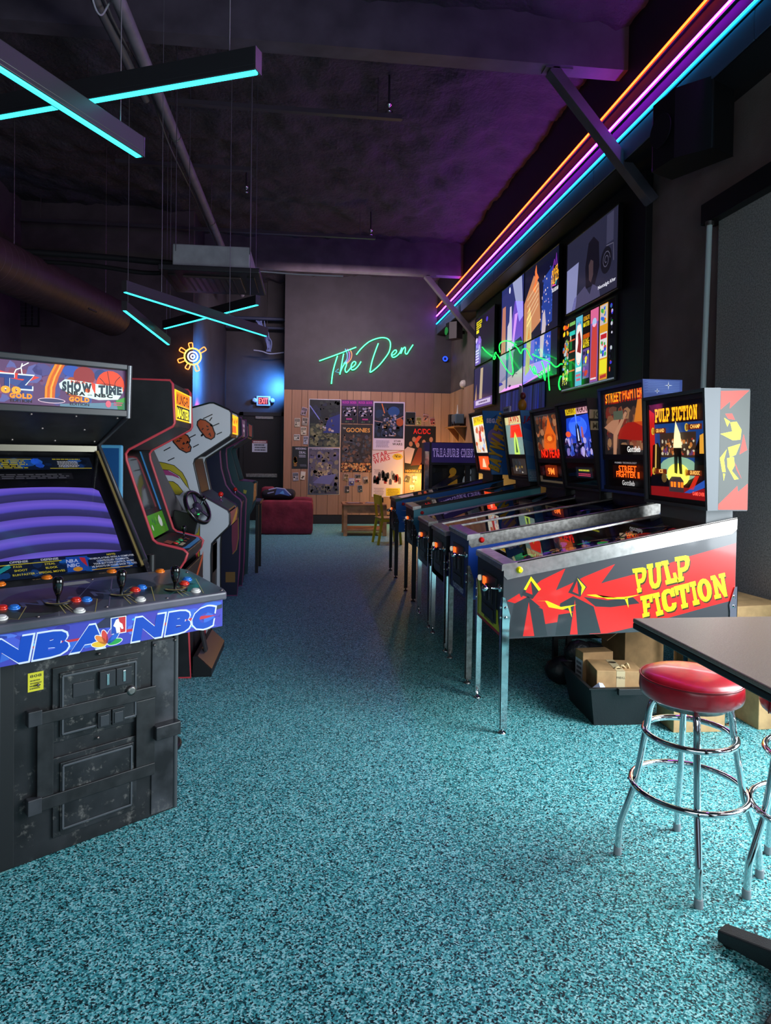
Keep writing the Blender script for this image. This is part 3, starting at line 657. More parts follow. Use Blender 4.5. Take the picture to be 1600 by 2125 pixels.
def sf_disp(a, W, H):
    a.rect(.12*W, 0, .95*W, H, '#0a0a0c', 0.0); a.lay(); a.text('PREMIER TECHNOLOGY', .5*W, .86*H, .012, '#c8c8cc', wd=.5*W, align='c', e=.5)
    a.rect(.2*W, .3*H, .88*W, .8*H, '#2a0c04', .5); a.lay(); a.text('STREET', .54*W, .56*H, .045, '#ff5a14', wd=.4*W, align='c', e=2.5); a.text('FIGHTER II', .54*W, .36*H, .042, '#ff5a14', wd=.52*W, align='c', e=2.5)
    a.text('Gottlieb', .55*W, .07*H, .035, '#d8d8d4', wd=.28*W, align='c', e=.8)
def sf_head(a):
    pr = [(1.215, 1.27), (1.45, 1.27), (1.45, 2.07), (1.165, 2.07)]; a.poly([(1.217, 1.272), (1.448, 1.272), (1.448, 2.068), (1.168, 2.068)], '#3d58a8'); a.lay()
    for k in range(14): a.rect(1.18+.012*(k % 3), 1.98+.006*k, 1.43, 1.982+.006*k, '#6f8fd0')
    a.lay()
    for (u, v, s) in ((1.35, 2.03, .03), (1.27, 1.99, .02)):
        a.poly([(u-s, v), (u, v+.004), (u+s, v), (u, v-.004)], '#f0f6ff'); a.poly([(u, v-s), (u+.004, v), (u, v+s), (u-.004, v)], '#f0f6ff')
pinball('blue pinball machine with steel rail, a Gottlieb front and orange STREET FIGHTER title', 1.075, 4.42, dict(w=.585, ht=1.0, hb=.565, hr=1.235, hrb=.60, body=M('#1646a6', .35, coat=.3), fmat=M('#1a2a6a', .4), pf=['#16143a', '#8a6a34', '#2a58a8', '#a8a050', '#30207a', '#585a70'], legs=DULLSTEEL,
        btn='#e01c14', railmat=DULLSTEEL, bb=(1.215, 1.27, 1.165, 2.07, 1.45), speaker=.27, bbmat=M('#2c4790', .4), side=sf_side, front=sf_front, glass=sf_glass, disp=sf_disp, bbside=sf_head, pfe=.12))

# ---- third: black machine with the blue city backglass
def jm_glass(a, W, H):
    a.rect(0, 0, W, H, '#0c1030', .5); a.lay(); a.poly([(.1*W, .3*H), (W, .3*H), (W, .85*H), (.2*W, .8*H)], '#1c48c8', 1.0); a.ell(.55*W, .62*H, .3*W, .2*H, '#4a80f0', 1.2); a.lay()
    a.blobs(50, .05*W, .02*H, W, .42*H, ['#2a2a8a', '#4a6ad0', '#1a1a4a', '#8a7ac0', '#3048b0', '#c8b8e8'], .015, .05, 21, e=.9)
    a.ell(.2*W, .48*H, .09*W, .06*H, '#e05a34', 1.2); a.poly([(.45*W, .3*H), (.62*W, .3*H), (.60*W, .62*H), (.53*W, .72*H), (.48*W, .62*H)], '#141634', .2); a.poly([(.64*W, .4*H), (.72*W, .4*H), (.71*W, .6*H), (.66*W, .62*H)], '#c06a70', .9); a.lay()
    a.poly([(.52*W, .34*H), (.56*W, .34*H), (.555*W, .58*H), (.525*W, .58*H)], '#d8e0ff', 1.2); a.poly([(.5*W, .95*H), (.53*W, .5*H), (.56*W, .95*H)], '#6aa0ff', 1.0); a.lay()
    a.rect(.2*W, .86*H, .56*W, .98*H, '#d8b81c', 1.3); a.rect(.57*W, .86*H, W, .98*H, '#e8b0b8', 1.2); a.lay(); a.text('JOHNNY', .38*W, .885*H, .05, '#7a3a08', wd=.3*W, align='c', e=.3); a.text('MNEMONIC', .785*W, .885*H, .05, '#5a1428', wd=.38*W, align='c', e=.3)
def jm_disp(a, W, H):
    a.rect(.16*W, .2*H, .86*W, .9*H, '#14161c', .1); a.rect(.3*W, .3*H, .8*W, .8*H, '#1e2430', .6); a.lay()
    a.lines(.38*W, .58*H, .74*W, .72*H, 1, '#c8c83a', 3, e=1.2); a.lines(.36*W, .36*H, .74*W, .52*H, 2, '#c83a5a', 4, e=1.2)
def jm_head(a):
    a.poly([(1.207, 1.262), (1.448, 1.262), (1.448, 1.998), (1.09, 1.998)], '#1c1c1f'); a.lay()
    for u0, v0, u1, v1, s in ((1.11, 1.84, 1.44, 1.91, 'JOHNNY'), (1.12, 1.75, 1.44, 1.82, 'MNEMONIC')):
        a.rect(u0, v0, u1, v1, '#c8b890'); a.lay(); a.text(s, (u0+u1)/2, v0+.012, .045, '#6f6346', wd=.28, align='c'); a.lay()
    a.blobs(40, 1.24, 1.30, 1.44, 1.72, ['#1c4a78', '#2a6a98', '#0e2a50', '#4a90b8'], .01, .03, 8); a.blobs(16, 1.18, 1.93, 1.44, 1.99, ['#1c4a78', '#2a6a98', '#6aa0c8'], .01, .03, 9)
def jm_front(a):
    w = .567; a.rect(0, .53, w, .91, '#15151a'); a.poly([(0, .53), (w, .53), (w, .59), (w-.08, .575), (.08, .575), (0, .66)], '#bdb49c'); a.lay(); a.blobs(14, .05, .60, w-.05, .9, ['#c85a1c', '#2a2a34', '#8a2a18'], .01, .025, 12)
pinball('black pinball machine, JOHNNY and MNEMONIC on tan bars on its head, blue lit backglass', 1.075, 5.155, dict(body=M('#101012', .35), pf=['#140e24', '#3a2a6a', '#7a3a28', '#5a5a6a', '#2a4a7a'], bb=(1.205, 1.26, 1.085, 2.0, 1.45), speaker=.25, rail=.03, glass=jm_glass, disp=jm_disp, bbside=jm_head, front=jm_front, pfe=.1))

# ---- fourth: flames
def nf_glass(a, W, H):
    a.rect(0, 0, W, H, '#4a4440', .4); a.lay(); a.blobs(60, .02*W, .15*H, .98*W, .98*H, ['#7a4a34', '#b06038', '#5a4a44', '#c88a60', '#3a302c', '#8a3a20'], .02, .07, 31, e=.7)
    a.poly([(.3*W, .2*H), (.8*W, .2*H), (.85*W, .5*H), (.7*W, .7*H), (.6*W, .98*H), (.5*W, .7*H), (.35*W, .5*H)], '#d8641c', 1.1); a.ell(.58*W, .45*H, .2*W, .12*H, '#8a2a10', .8); a.lay(); a.ell(.58*W, .45*H, .1*W, .06*H, '#f09030', 1.2); a.ell(.5*W, .3*H, .06*W, .05*H, '#e86a20'); a.ell(.68*W, .3*H, .06*W, .05*H, '#e86a20'); a.lay()
    a.poly([(.12*W, 0), (W, 0), (W, .13*H), (.8*W, .17*H), (.6*W, .14*H), (.3*W, .18*H), (.12*W, .15*H)], '#6a0c08', .6); a.lay(); a.text('NO FEAR', .56*W, .03*H, .07, '#ff2a14', wd=.8*W, align='c', e=1.6, arch=.2)
def nf_disp(a, W, H):
    a.rect(0, 0, W, .3*H, '#8a7860', .3); a.lay(); a.rect(.1*W, .1*H, .9*W, .9*H, '#0c0c0e', 0); a.lay(); a.rect(.26*W, .3*H, .72*W, .88*H, '#7a2808', .7); a.lay(); a.text('9M', .48*W, .42*H, .06, '#ff7a2a', wd=.25*W, align='c', e=2.2)
    for s in (.17, .83): a.ell(s*W, .55*H, .05*W, .2*H, '#4a4a4e', .1)
def nf_front(a):
    w = .567; a.rect(0, .53, w, .91, '#17140f'); a.lay(); a.blobs(16, .03, .55, w-.03, .9, ['#c87a1c', '#3a2a18', '#7a1c10', '#2a3a1c'], .01, .03, 14); a.ell(w-.03, .8, .02, .06, '#e87a1c')
pinball('chrome legged pinball machine with a flame orange backglass reading NO FEAR', 1.075, 5.885, dict(body=M('#141013', .35), pf=['#20102a', '#5a2a6a', '#8a4a2a', '#3a3a5a'], railmat=M('#6a5a72', .3, 1.0), bb=(1.205, 1.24, 1.105, 1.985, 1.45), speaker=.26, rail=.03, glass=nf_glass, disp=nf_disp, front=nf_front, pfe=.1))

# ---- fifth: shark film machine
def jw_glass(a, W, H):
    a.rect(0, 0, W, H, '#9ab8b0', .8); a.lay(); a.rect(0, .8*H, W, H, '#e8dca0', 1.0); a.poly([(.2*W, .45*H), (.9*W, .45*H), (.8*W, .78*H), (.3*W, .78*H)], '#e8301c', 1.4); a.poly([(.35*W, 0), (.65*W, 0), (.6*W, .4*H), (.5*W, .6*H), (.4*W, .4*H)], '#c8e86a', 1.3); a.lay(); a.poly([(.44*W, .05*H), (.56*W, .05*H), (.5*W, .5*H)], '#3a6a48', .6); a.text('JAWS', .5*W, .85*H, .08, '#c8201c', wd=.6*W, align='c')
def jw_disp(a, W, H):
    a.rect(.15*W, .1*H, .85*W, .95*H, '#5a5a5a', .25); a.lay(); a.blobs(12, .3*W, .15*H, .7*W, .9*H, ['#c8a03a', '#3a4a5a', '#e8e0d0'], .01, .03, 5, e=.7)
def jw_head(a):
    a.poly([(1.207, 1.272), (1.448, 1.272), (1.448, 2.018), (1.10, 2.018)], '#4a98c0'); a.lay(); a.poly([(1.207, 1.272), (1.448, 1.272), (1.448, 1.40), (1.19, 1.40)], '#7ab0b8')
    a.poly([(1.12, 1.9), (1.44, 1.8), (1.44, 1.72), (1.14, 1.84)], '#2a78b0'); a.poly([(1.13, 1.72), (1.44, 1.62), (1.44, 1.52), (1.18, 1.55)], '#6ab0c8'); a.lay(); a.poly([(1.30, 1.30), (1.42, 1.30), (1.40, 1.46)], '#5a3a34'); a.text('JAWS', 1.13, 1.90, .06, '#c82a2a', wd=.28)
    a.lines(1.21, 1.285, 1.44, 1.38, 5, '#bfd8d8', 4)
def jw_side(a):
    a.poly([(0, .60), (1.36, .62), (1.36, 1.2), (0, .97)], '#2a7a8c'); a.lay(); a.poly([(0, .88), (1.36, 1.1), (1.36, 1.2), (0, .97)], '#5ab0b8'); a.lay(); a.blobs(12, .3, .75, 1.3, 1.0, ['#1c5a78', '#8ac8c8', '#3a90a0'], .03, .07, 6, k=2)
pinball('teal pinball machine with black legs and an ocean blue head marked JAWS', 1.10, 6.95, dict(ht=.99, hb=.575, hr=1.24, hrb=.60, body=M('#20687a', .4), fmat=BLACK, legs=M('#141416', .35), railmat=M('#17181a', .3), pf=['#10202c', '#2a5a6a', '#5a8a7a', '#8a3a2a'], bb=(1.205, 1.27, 1.095, 2.02, 1.45), speaker=.27, rail=.03, glass=jw_glass, disp=jw_disp, bbside=jw_head, side=jw_side, pfe=.15, bge=1.2))

# ---- sixth: beach machine at the far end
def bw_glass(a, W, H):
    a.rect(0, 0, W, H, '#f0e8d8', 1.1); a.lay(); a.blobs(40, 0, 0, W, .75*H, ['#e8a838', '#c85a2a', '#f8f0e0', '#8a5a4a', '#b8c8e8', '#e8d8b0'], .02, .07, 41, e=1.2); a.poly([(.05*W, .75*H), (.95*W, .78*H), (.95*W, .98*H), (.1*W, .98*H)], '#f0d81c', 1.4); a.poly([(.35*W, .3*H), (.55*W, .3*H), (.52*W, .6*H), (.4*W, .6*H)], '#c8281c', 1.2); a.lay(); a.text('BAYWATCH', .5*W, .82*H, .08, '#a85a08', wd=.75*W, align='c')
def bw_disp(a, W, H):
    a.rect(.1*W, .05*H, .95*W, .95*H, '#ff4a14', 2.0); a.lay(); a.poly([(.3*W, .2*H), (.6*W, .2*H), (.5*W, .8*H), (.4*W, .8*H)], '#ffb090', 2.0)
def bw_head(a):
    a.poly([(1.187, 1.302), (1.438, 1.302), (1.438, 2.098), (1.055, 2.098)], '#1f7cb4'); a.lay(); a.ell(1.22, 1.78, .09, .1, '#9a86b0'); a.poly([(1.19, 1.31), (1.33, 1.31), (1.28, 1.55), (1.17, 1.55)], '#5a9cc8'); a.lay()
    a.text('SEGA', 1.11, 1.95, .05, '#eef2f6', wd=.16, bold=2); a.poly([(1.18, 2.0), (1.25, 2.06), (1.23, 2.01)], '#0f4a7a')
    for o, c in ((.008, '#5a4408'), (0, '#f0c81c')):
        a.text('BAYWATCH', 1.27+o, 1.335-o, .125, c, wd=.70, rot=1.38, shear=.25, arch=.3, bold=2); a.lay()
def bw_side(a):
    a.poly([(0, .60), (1.36, .63), (1.36, 1.22), (0, .97)], '#1c74b8'); a.lay()
    a.poly([(.1, .62), (.13, .82), (.2, .83), (.2, .62)], '#1a66a4'); a.blobs(16, .35, .86, .8, 1.02, ['#e8b080', '#c88850', '#f0d060', '#8a4a28', '#e8d0b0'], .02, .05, 6, k=1.6)
    for z in (.70, .76, .84): a.poly([(.06, z), (.30, z+.012), (.30, z-.012)], '#d8e4f0')
    a.poly([(1.1, 1.02), (1.36, 1.06), (1.36, 1.22), (1.22, 1.18)], '#14202a')
pinball('bright blue pinball machine furthest back, BAYWATCH in yellow up its tall head', 1.09, 8.3, dict(ht=.98, hb=.57, hr=1.25, hrb=.60, body=M('#1a6cae', .4), fmat=BLACK, legs=M('#141416', .35), railmat=M('#17181a', .3), barmat=M('#1f4a3c', .3, .5), pf=['#3a3a44', '#c8c8cc', '#8a3a34', '#3a6a58', '#585a68'], bb=(1.185, 1.30, 1.05, 2.10, 1.44), speaker=.26, rail=.02, glass=bw_glass, disp=bw_disp, bbside=bw_head, side=bw_side, pfe=.25, bge=1.2))
# ================================================================ ARCADE CABINETS ON THE LEFT
CABS = 'upright arcade cabinets along the left side'
# ---- four player basketball cabinet in the foreground (x = towards the player, y = to the player's right)
t = thing('arcade_cabinet', 'worn black four player arcade cabinet with a blue NBA NBC panel, nearest on the left', 'arcade cabinet', (-.546, 2.963, 0), math.atan2(-.797, .605), CABS)
W = .70
WORN = M('#141417', .42, var=.4, vscale=7, wear=16.0)
WORN2 = M('#17181b', .38, var=.4, vscale=9, wear=24.0)
prof = [(-1.1, 0), (0, 0), (0, .80), (-.16, .90), (-.31, 1.03), (-.88, 1.557), (-.52, 1.70), (-.505, 1.93), (-1.1, 1.95)]
b = B(bev=.003); b.prism(prof, -.022, 0, WORN); b.prism(prof, -W, -W+.022, WORN); b.obj('side_panels', t)
b = B(smooth=True)
for y in (-.011, -W+.011):
    b.tube([(0.002, y, 0.01), (0.002, y, .80)], .011, M('#5b5d60', .4, .5), n=8)
    b.tube([(-.31, y, 1.03), (-.88, y, 1.557), (-.52, y, 1.70)], .014, M('#2a2a2d', .35), n=8)
    b.tube([(-.515, y, 1.69), (-.50, y, 1.94)], .016, M('#6a6c70', .35, .7), n=8)
b.obj('edge_molding', t)
b = B(bev=.003)
b.box(-.02, 0, -W+.022, -.022, 0, .80, WORN); b.box(-1.1, -1.08, -W+.022, -.022, 0, 1.95, DARK); b.box(-1.08, -.50, -W+.022, -.022, 1.915, 1.945, BLACK)
b.obj('body', t)
B(bev=.002).box(0, .006, -.118, -.004, .01, .74, M('#2e2f33', .38, .2, var=.6, vscale=6, wear=7.0)).obj('scuffed_plate', t, 'bare scuffed strip beside the coin doors')
B(bev=.003).box(0.0, .012, -W, -W+.06, .01, .76, M('#17181a', .5)).obj('corner_strip', t)
# coin doors
def door(name, y0, y1, z0, z1):
    b = B(bev=.004); b.box(0, .010, y0, y1, z0, z1, WORN2); b.box(.010, .018, y0+.024, y1-.016, z0+.02, z1-.022, WORN2)
    for a0, a1, c0, c1 in ((y0+.032, y1-.024, z0+.026, z0+.034), (y0+.032, y1-.024, z1-.038, z1-.03), (y0+.03, y0+.038, z0+.03, z1-.034), (y1-.03, y1-.022, z0+.03, z1-.034)): b.box(.018, .022, a0, a1, c0, c1, M('#4c4f54', .35))
    return b.obj(name, t)
d1 = door('coin_door', -.51, -.168, .425, .71); d2 = door('cash_door', -.507, -.183, .062, .367)
b = B(bev=.003)
for y in (-.343, -.278): b.box(.018, .034, y, y+.062, .598, .666, M('#2b2c30', .35)).box(.034, .037, y+.026, y+.036, .61, .655, CHROME)
b.obj('coin_slots', d1)
b = B(bev=.003)
for y in (-.348, -.292): b.box(.018, .03, y, y+.05, .443, .505, M('#232427', .35)).box(.03, .033, y+.008, y+.042, .450, .492, M('#3a3c40', .3))
b.obj('coin_returns', d1)
b = B(); b.lathe([(.02, 0), (.02, .008), (.012, .012)], DULLSTEEL, c=(.018, -.213, .562), axis=(1, 0, 0)); b.obj('lock', d1)
B(bev=.003).box(.018, .022, -.44, -.36, .585, .64, M('#2b2c30', .4)).obj('instruction_plate', d1)
# security frame bars with brackets
SB = M('#18191b', .45, var=.3, vscale=20)
for nm, q in (('security_bar', (-.598, -.108, .512, .560)), ('security_bar', (-.595, -.111, .188, .238)), ('security_bar', (-.566, -.508, .236, .53)), ('security_bar', (-.191, -.111, .225, .51))):
    z = .022 if q[3]-q[2] > .1 else .026
    B(bev=.003).box(.016, z, *q, SB).obj(nm, t)
for z0, z1 in ((.515, .572), (.186, .245)):
    B(bev=.003).box(.0, .034, -.60, -.552, z0, z1, M('#2e2f33', .4, var=.3)).obj('bar_bracket', t)
B(bev=.004).box(.004, .05, -.118, -.008, .335, .392, M('#1b1c1f', .4, var=.4, vscale=30)).obj('lock_box', t)
a = Art((.001, -.593, .637), (0, 1, 0), (0, 0, 1)); a.rect(0, 0, .054, .07, '#d8cf2c'); a.lay(); a.text('808', .027, .052, .010, '#3a3a10', wd=.04, align='c'); a.lines(.006, .006, .048, .045, 4, '#55551c', 8); a.obj('sticker', t, 'small yellow service sticker')
b = B()
for y, z in ((-.337, .732), (-.11, .725), (-.018, .73), (-.34, .40), (-.185, .565), (-.56, .66)): b.lathe([(.006, 0), (.006, .003), (.002, .005)], SCREW, c=(.008, y, z), axis=(1, 0, 0), n=10)
b.obj('screws', t, kind='stuff')
# control panel
cp = B(bev=.008); top = [(-.19, -.74), (-.19, .10), (-.16, .125), (.12, .148), (.165, .138), (.165, -.80), (.13, -.82)]
def cz(x): return .94+(.165-x)/.355*.06
v = [(x, y, cz(x)) for x, y in top]+[(x, y, cz(x)-.034) for x, y in top]; n = len(top)
cp.add(v, [list(range(n-1, -1, -1)), list(range(n, 2*n))]+[(i, (i+1) % n, (i+1) % n+n, i+n) for i in range(n)], M('#43444c', .35, var=.5, vscale=6, vcol='#5c5866', coat=.2))
cpo = cp.obj('control_panel', t)
sl = math.atan(.06/.355)
ca = Art((.165, 0, .94), (0, 1, 0), (-math.cos(sl), 0, math.sin(sl)), rough=.3, coat=.4)   # v = distance from the front edge
for (u, v_, ru, rv, c) in ((-.5, .17, .18, .13, '#44323a'), (-.62, .1, .15, .07, '#3c4238'), (-.05, .12, .12, .06, '#243a34'), (-.25, .2, .16, .12, '#34354a'), (.02, .22, .1, .09, '#3a3848')): ca.ell(u, v_, ru, min(rv, v_-.01), c)
ca.lay()
for yj in (-.497, -.258, -.041): ca.line([(yj-.012, .02), (yj-.004, .13)], .004, '#b0a068'); ca.line([(yj+.012, .02), (yj+.004, .13)], .004, '#b0a068')
ca.line([(-.35, .03), (-.22, .33)], .004, '#6a5a78'); ca.line([(-.46, .10), (-.30, .32), (-.05, .30)], .003, '#5a5a70'); ca.line([(-.1, .05), (.1, .2)], .004, '#3a6a6a')
ca.text('NBA', -.62, .13, .05, '#4a4a6a', wd=.22); ca.text('NBC', -.36, .15, .05, '#50506e', wd=.2); ca.poly([(-.43, .30), (-.32, .30), (-.33, .335), (-.42, .335)], '#a8a890')
BT = []
for (jy, jx, by) in ((-.497, .036, -.436), (-.258, .036, -.196), (-.041, .06, .02), (-.715, .03, -.683)):
    if jy > -.7:
        BT.append((jx, jy))
    r0 = .036 if by != .02 else .012
    tri = [(by, .165-r0+.0), (by+.034, .165-r0-.012), (by+.0, .165-r0-.085)]
    dx = {-.436: (.037, .048, .145), -.196: (.013, -.005, .12), .02: (.012, -.03, .112), -.683: (.018, .031, .11)}[by]
    pts = ((dx[0], by, '#e0301c'), (dx[1], by+.035, '#2f7fe0'), (dx[2], by-.025 if by != .02 else by, '#e4e2da'))
    ca.lay(); ca.line([(by-.045, .165-dx[0]), (by+.01, .165-dx[1]+.035), (by+.075, .165-dx[1]), (by+.02, .165-dx[2]-.03), (by-.04, .165-dx[2]+.01)], .003, '#b8a45a', closed=True)
    for x, y, c in pts:
        q = Vector((x, y, cz(x))); ax = (math.sin(sl), 0, math.cos(sl))
        b = B(); b.lathe([(.0205, 0), (.0205, .004), (.017, .007), (.0165, .004)], M(c, .25), c=q, axis=ax, n=18); b.lathe([(.0155, .004), (.0155, .010), (.012, .0115), (0, .0105)], M(c, .2), c=q, axis=ax, n=18)
        b.obj('button', cpo)
for x, y in ((-.246, -.453), (-.235, -.194), (-.17, -.004), (-.226, -.629)):
    b = B(); b.lathe([(.0205, 0), (.0205, .004), (.017, .008), (.0165, .004)], M('#f07a14', .25), c=(x, y, cz(x)), axis=(math.sin(sl), 0, math.cos(sl)), n=18); b.lathe([(.0155, .004), (.0155, .010), (0, .0105)], M('#f07a14', .2), c=(x, y, cz(x)), axis=(math.sin(sl), 0, math.cos(sl)), n=18); b.obj('start_button', cpo)
    ca.text('START', y-.055, .165-x-.004, .008, '#b0883a', wd=.03)
for jx, jy in BT:
    b = B(smooth=True); q = (jx-.01, jy, cz(jx))
    b.lathe([(.05, .0), (.05, .003), (.03, .004)], M('#15151a', .3), c=q, n=24); b.lathe([(.044, .0035), (.040, .0038)], M('#b8a45a', .4), c=q, n=24)
    b.lathe([(.006, 0), (.006, .022), (.0085, .026), (.017, .05), (.0195, .075), (.018, .09), (.010, .097), (0, .098)], M('#0d0d0f', .12, coat=.6), c=q, n=18); b.obj('joystick', cpo)
b = B()
for x, y in ((.14, .125), (-.12, .10), (.14, -.12), (.14, -.36), (.14, -.6), (-.17, -.3)): b.lathe([(.006, 0), (.006, .002), (.002, .004)], SCREW, c=(x, y, cz(x)), n=8)
b.obj('panel_screws', cpo, kind='stuff'); ca.obj('panel_art', cpo)
# apron with the big letters
ap = B(bev=.002); ap.box(-.15, .138, -.80, .132, .79, .905, M('#2238a8', .35)); apo = ap.obj('apron', t)
a = Art((.138, 0, 0), (0, 1, 0), (0, 0, 1), rough=.3, coat=.3); a.rect(-.8, .79, .132, .905, '#4444b4'); a.lay()
a.blobs(40, -.8, .795, .132, .905, ['#4a5cd0', '#4a3eb0', '#3a6ad0', '#3a309a', '#5a7ae0'], .012, .03, 7, k=2.2); a.poly([(.0, .87), (.13, .885), (.13, .868), (.03, .855)], '#2e3440'); a.poly([(-.42, .87), (-.36, .905), (-.28, .905), (-.3, .86)], '#2e2a48'); a.blobs(10, -.78, .80, .12, .9, ['#40c0f0'], .004, .009, 9, k=2)
a.poly([(-.72, .835), (.05, .835), (.10, .842), (.05, .848), (-.72, .842)], '#c8283a'); a.lay()
for off, col in ((.0055, '#dfe8ff'), (0, '#0b46b8')):
    for s, u, wd in (('N', -.76, .13), ('B', -.615, .115), ('A', -.49, .125), ('N', -.262, .12), ('B', -.125, .105), ('C', -.015, .10)):
        a.text(s, u-off, .802-off, .076+2*off, col, wd=wd+2*off, shear=.18, bold=2)
    a.lay()
PC = [(-.362, .81)]
for i, c in enumerate(('#f5c02a', '#f08a3a', '#e0453a', '#7a4ab0', '#2a62c8', '#2aa44a')):
    an = math.radians(172-33*i); d = (math.cos(an), math.sin(an)); px, pz = -.358, .803
    a.ell(px+d[0]*.030, pz+d[1]*.030, .030, .0125, '#ffffff', rot=an)
a.lay()
for i, c in enumerate(('#f5c02a', '#f08a3a', '#e0453a', '#7a4ab0', '#2a62c8', '#2aa44a')):
    an = math.radians(172-33*i); d = (math.cos(an), math.sin(an)); a.ell(-.358+d[0]*.030, .803+d[1]*.030, .027, .0105, c, rot=an)
a.rect(-.345, .835, -.285, .9, '#ffffff'); a.lay(); a.rect(-.342, .838, -.315, .897, '#2348b0'); a.rect(-.315, .838, -.288, .897, '#d02a34'); a.lay()
a.poly([(-.325, .89), (-.315, .893), (-.312, .88), (-.30, .87), (-.296, .852), (-.302, .85), (-.31, .862), (-.308, .84), (-.322, .838), (-.326, .86), (-.335, .868)], '#ffffff'); a.obj('apron_art', apo)
# screen, bezel strips, smoked glass
S0 = Vector((-.32, 0, 1.03)); SV = Vector((-.56, 0, .527)).normalized(); SN = Vector((0, 1, 0)).cross(SV)
b = B(); pts = [S0+SV*v+Vector((0, u, 0))-SN*.03 for u, v in ((-W+.022, -.05), (-.022, -.05), (-.022, .77), (-W+.022, .77))]; b.add(pts, [(0, 1, 2, 3)], M('#1b1c1e', .5, var=.3)); b.obj('bezel', t)
b = B(smooth=True); nu, nv = 24, 18; vs = []
for j in range(nv+1):
    for i in range(nu+1):
        u = -.64+.56*i/nu; v = .075+.42*j/nv; h = -.033+.018*(1-((i/nu-.5)*2)**2)+.018*(1-((j/nv-.5)*2)**2)
        vs.append(S0+SV*v+Vector((0, u, 0))+SN*(h-.0))
cm = bpy.data.materials.new('m_tube_screen'); cm.use_nodes = True; nt = cm.node_tree; p = nt.nodes['Principled BSDF']
tc = nt.nodes.new('ShaderNodeTexCoord'); sx = nt.nodes.new('ShaderNodeSeparateXYZ'); nt.links.new(tc.outputs['Object'], sx.inputs[0])
y2 = nt.nodes.new('ShaderNodeMath'); y2.operation = 'ADD'; y2.inputs[1].default_value = .36; nt.links.new(sx.outputs['Y'], y2.inputs[0])
y3 = nt.nodes.new('ShaderNodeMath'); y3.operation = 'MULTIPLY'; nt.links.new(y2.outputs[0], y3.inputs[0]); nt.links.new(y2.outputs[0], y3.inputs[1])
zz = nt.nodes.new('ShaderNodeMath'); zz.operation = 'MULTIPLY_ADD'; zz.inputs[1].default_value = .35; nt.links.new(y3.outputs[0], zz.inputs[0]); nt.links.new(sx.outputs['Z'], zz.inputs[2])
mr = nt.nodes.new('ShaderNodeMath'); mr.operation = 'MULTIPLY_ADD'; mr.inputs[1].default_value = 14.5; mr.inputs[2].default_value = .1; nt.links.new(zz.outputs[0], mr.inputs[0])
fr = nt.nodes.new('ShaderNodeMath'); fr.operation = 'FRACT'; nt.links.new(mr.outputs[0], fr.inputs[0])
cr = nt.nodes.new('ShaderNodeValToRGB'); e = cr.color_ramp.elements; e[0].position = 0; e[0].color = (*rgb('#34305e'), 1); e[1].position = .40; e[1].color = (*rgb('#3a3870'), 1)
for q, c in ((.5, '#5a50c8'), (.75, '#7a62e0'), (.95, '#6a58c8')): z = e.new(q); z.color = (*rgb(c), 1)
nt.links.new(fr.outputs[0], cr.inputs[0]); nt.links.new(cr.outputs[0], p.inputs['Emission Color']); p.inputs['Emission Strength'].default_value = .95; p.inputs['Base Color'].default_value = (.02, .02, .03, 1); p.inputs['Roughness'].default_value = .15
b.add(vs, [(j*(nu+1)+i, j*(nu+1)+i+1, (j+1)*(nu+1)+i+1, (j+1)*(nu+1)+i) for j in range(nv) for i in range(nu)], cm); b.obj('tube_screen', t)
a = Art(S0-SN*.005, (0, 1, 0), SV, emit=.25); a.rect(-W+.03, .60, -.078, .685, '#16243c'); a.lay(); a.blobs(24, -.66, .605, -.085, .68, ['#1d4a8a', '#16305a', '#2a6ac0', '#0e1a30'], .01, .03, 17, k=1.6); a.rect(-.65, .668, -.35, .673, '#f0d83a'); a.rect(-.28, .606, -.085, .611, '#f0d83a'); a.blobs(8, -.36, .61, -.30, .68, ['#3a8af0', '#2a62d0'], .012, .024, 3); a.lay()
a.lines(-.68, .607, -.36, .665, 5, '#f0dc3a', 3); a.lines(-.27, .665, -.11, .678, 1, '#f0dc3a', 5); a.lines(-.25, .615, -.13, .66, 5, '#f0f0f0', 6); a.obj('moves_card', t)
a = Art(S0-SN*.004, (0, 1, 0), SV, emit=.05); a.rect(-.66, .535, -.19, .575, '#3c3c3e'); a.lay(); a.lines(-.65, .538, -.20, .573, 3, '#a8a8a4', 11); a.obj('notice_strip', t)
a = Art(S0-SN*.006, (0, 1, 0), SV, emit=.35); a.rect(-.68, -.03, -.05, .07, '#101c34'); a.lay(); a.blobs(30, -.67, -.028, -.055, .068, ['#1d4a8a', '#16305a', '#1a6ac0', '#0c1526'], .01, .03, 27, k=1.6); a.lay(); a.rect(-.66, .045, -.36, .049, '#f0dc3a'); a.rect(-.25, -.022, -.07, -.018, '#f0b83a')
for s, u, v in (('OFFENSE', -.56, .054), ('DEFENSE', -.44, .054)): a.text(s, u, v, .011, '#e8e8e8', wd=.07)
for s, u, v in (('PASS', -.55, .03), ('SHOOT', -.55, .01), ('STEAL', -.43, .03), ('BLOCK', -.43, .01), ('RUN FASTER - SPECIAL MOVES', -.56, -.012)): a.text(s, u, v, .010, '#f0dc3a')
for s, v in (('NOTE:', .052), ('WHEN PLAYING WITH A COMPUTER', .036), ('CONTROLLED TEAMMATE,', .021), ('YOUR BUTTONS CONTROL WHEN', .006), ('HE SHOOTS OR PASSES BACK TO YOU.', -.009)): a.text(s, -.145, v, .0095, '#f0dc3a' if s == 'NOTE:' else '#e8ecf0', align='c', wd=None if len(s) < 8 else min(.2, .0072*len(s)))
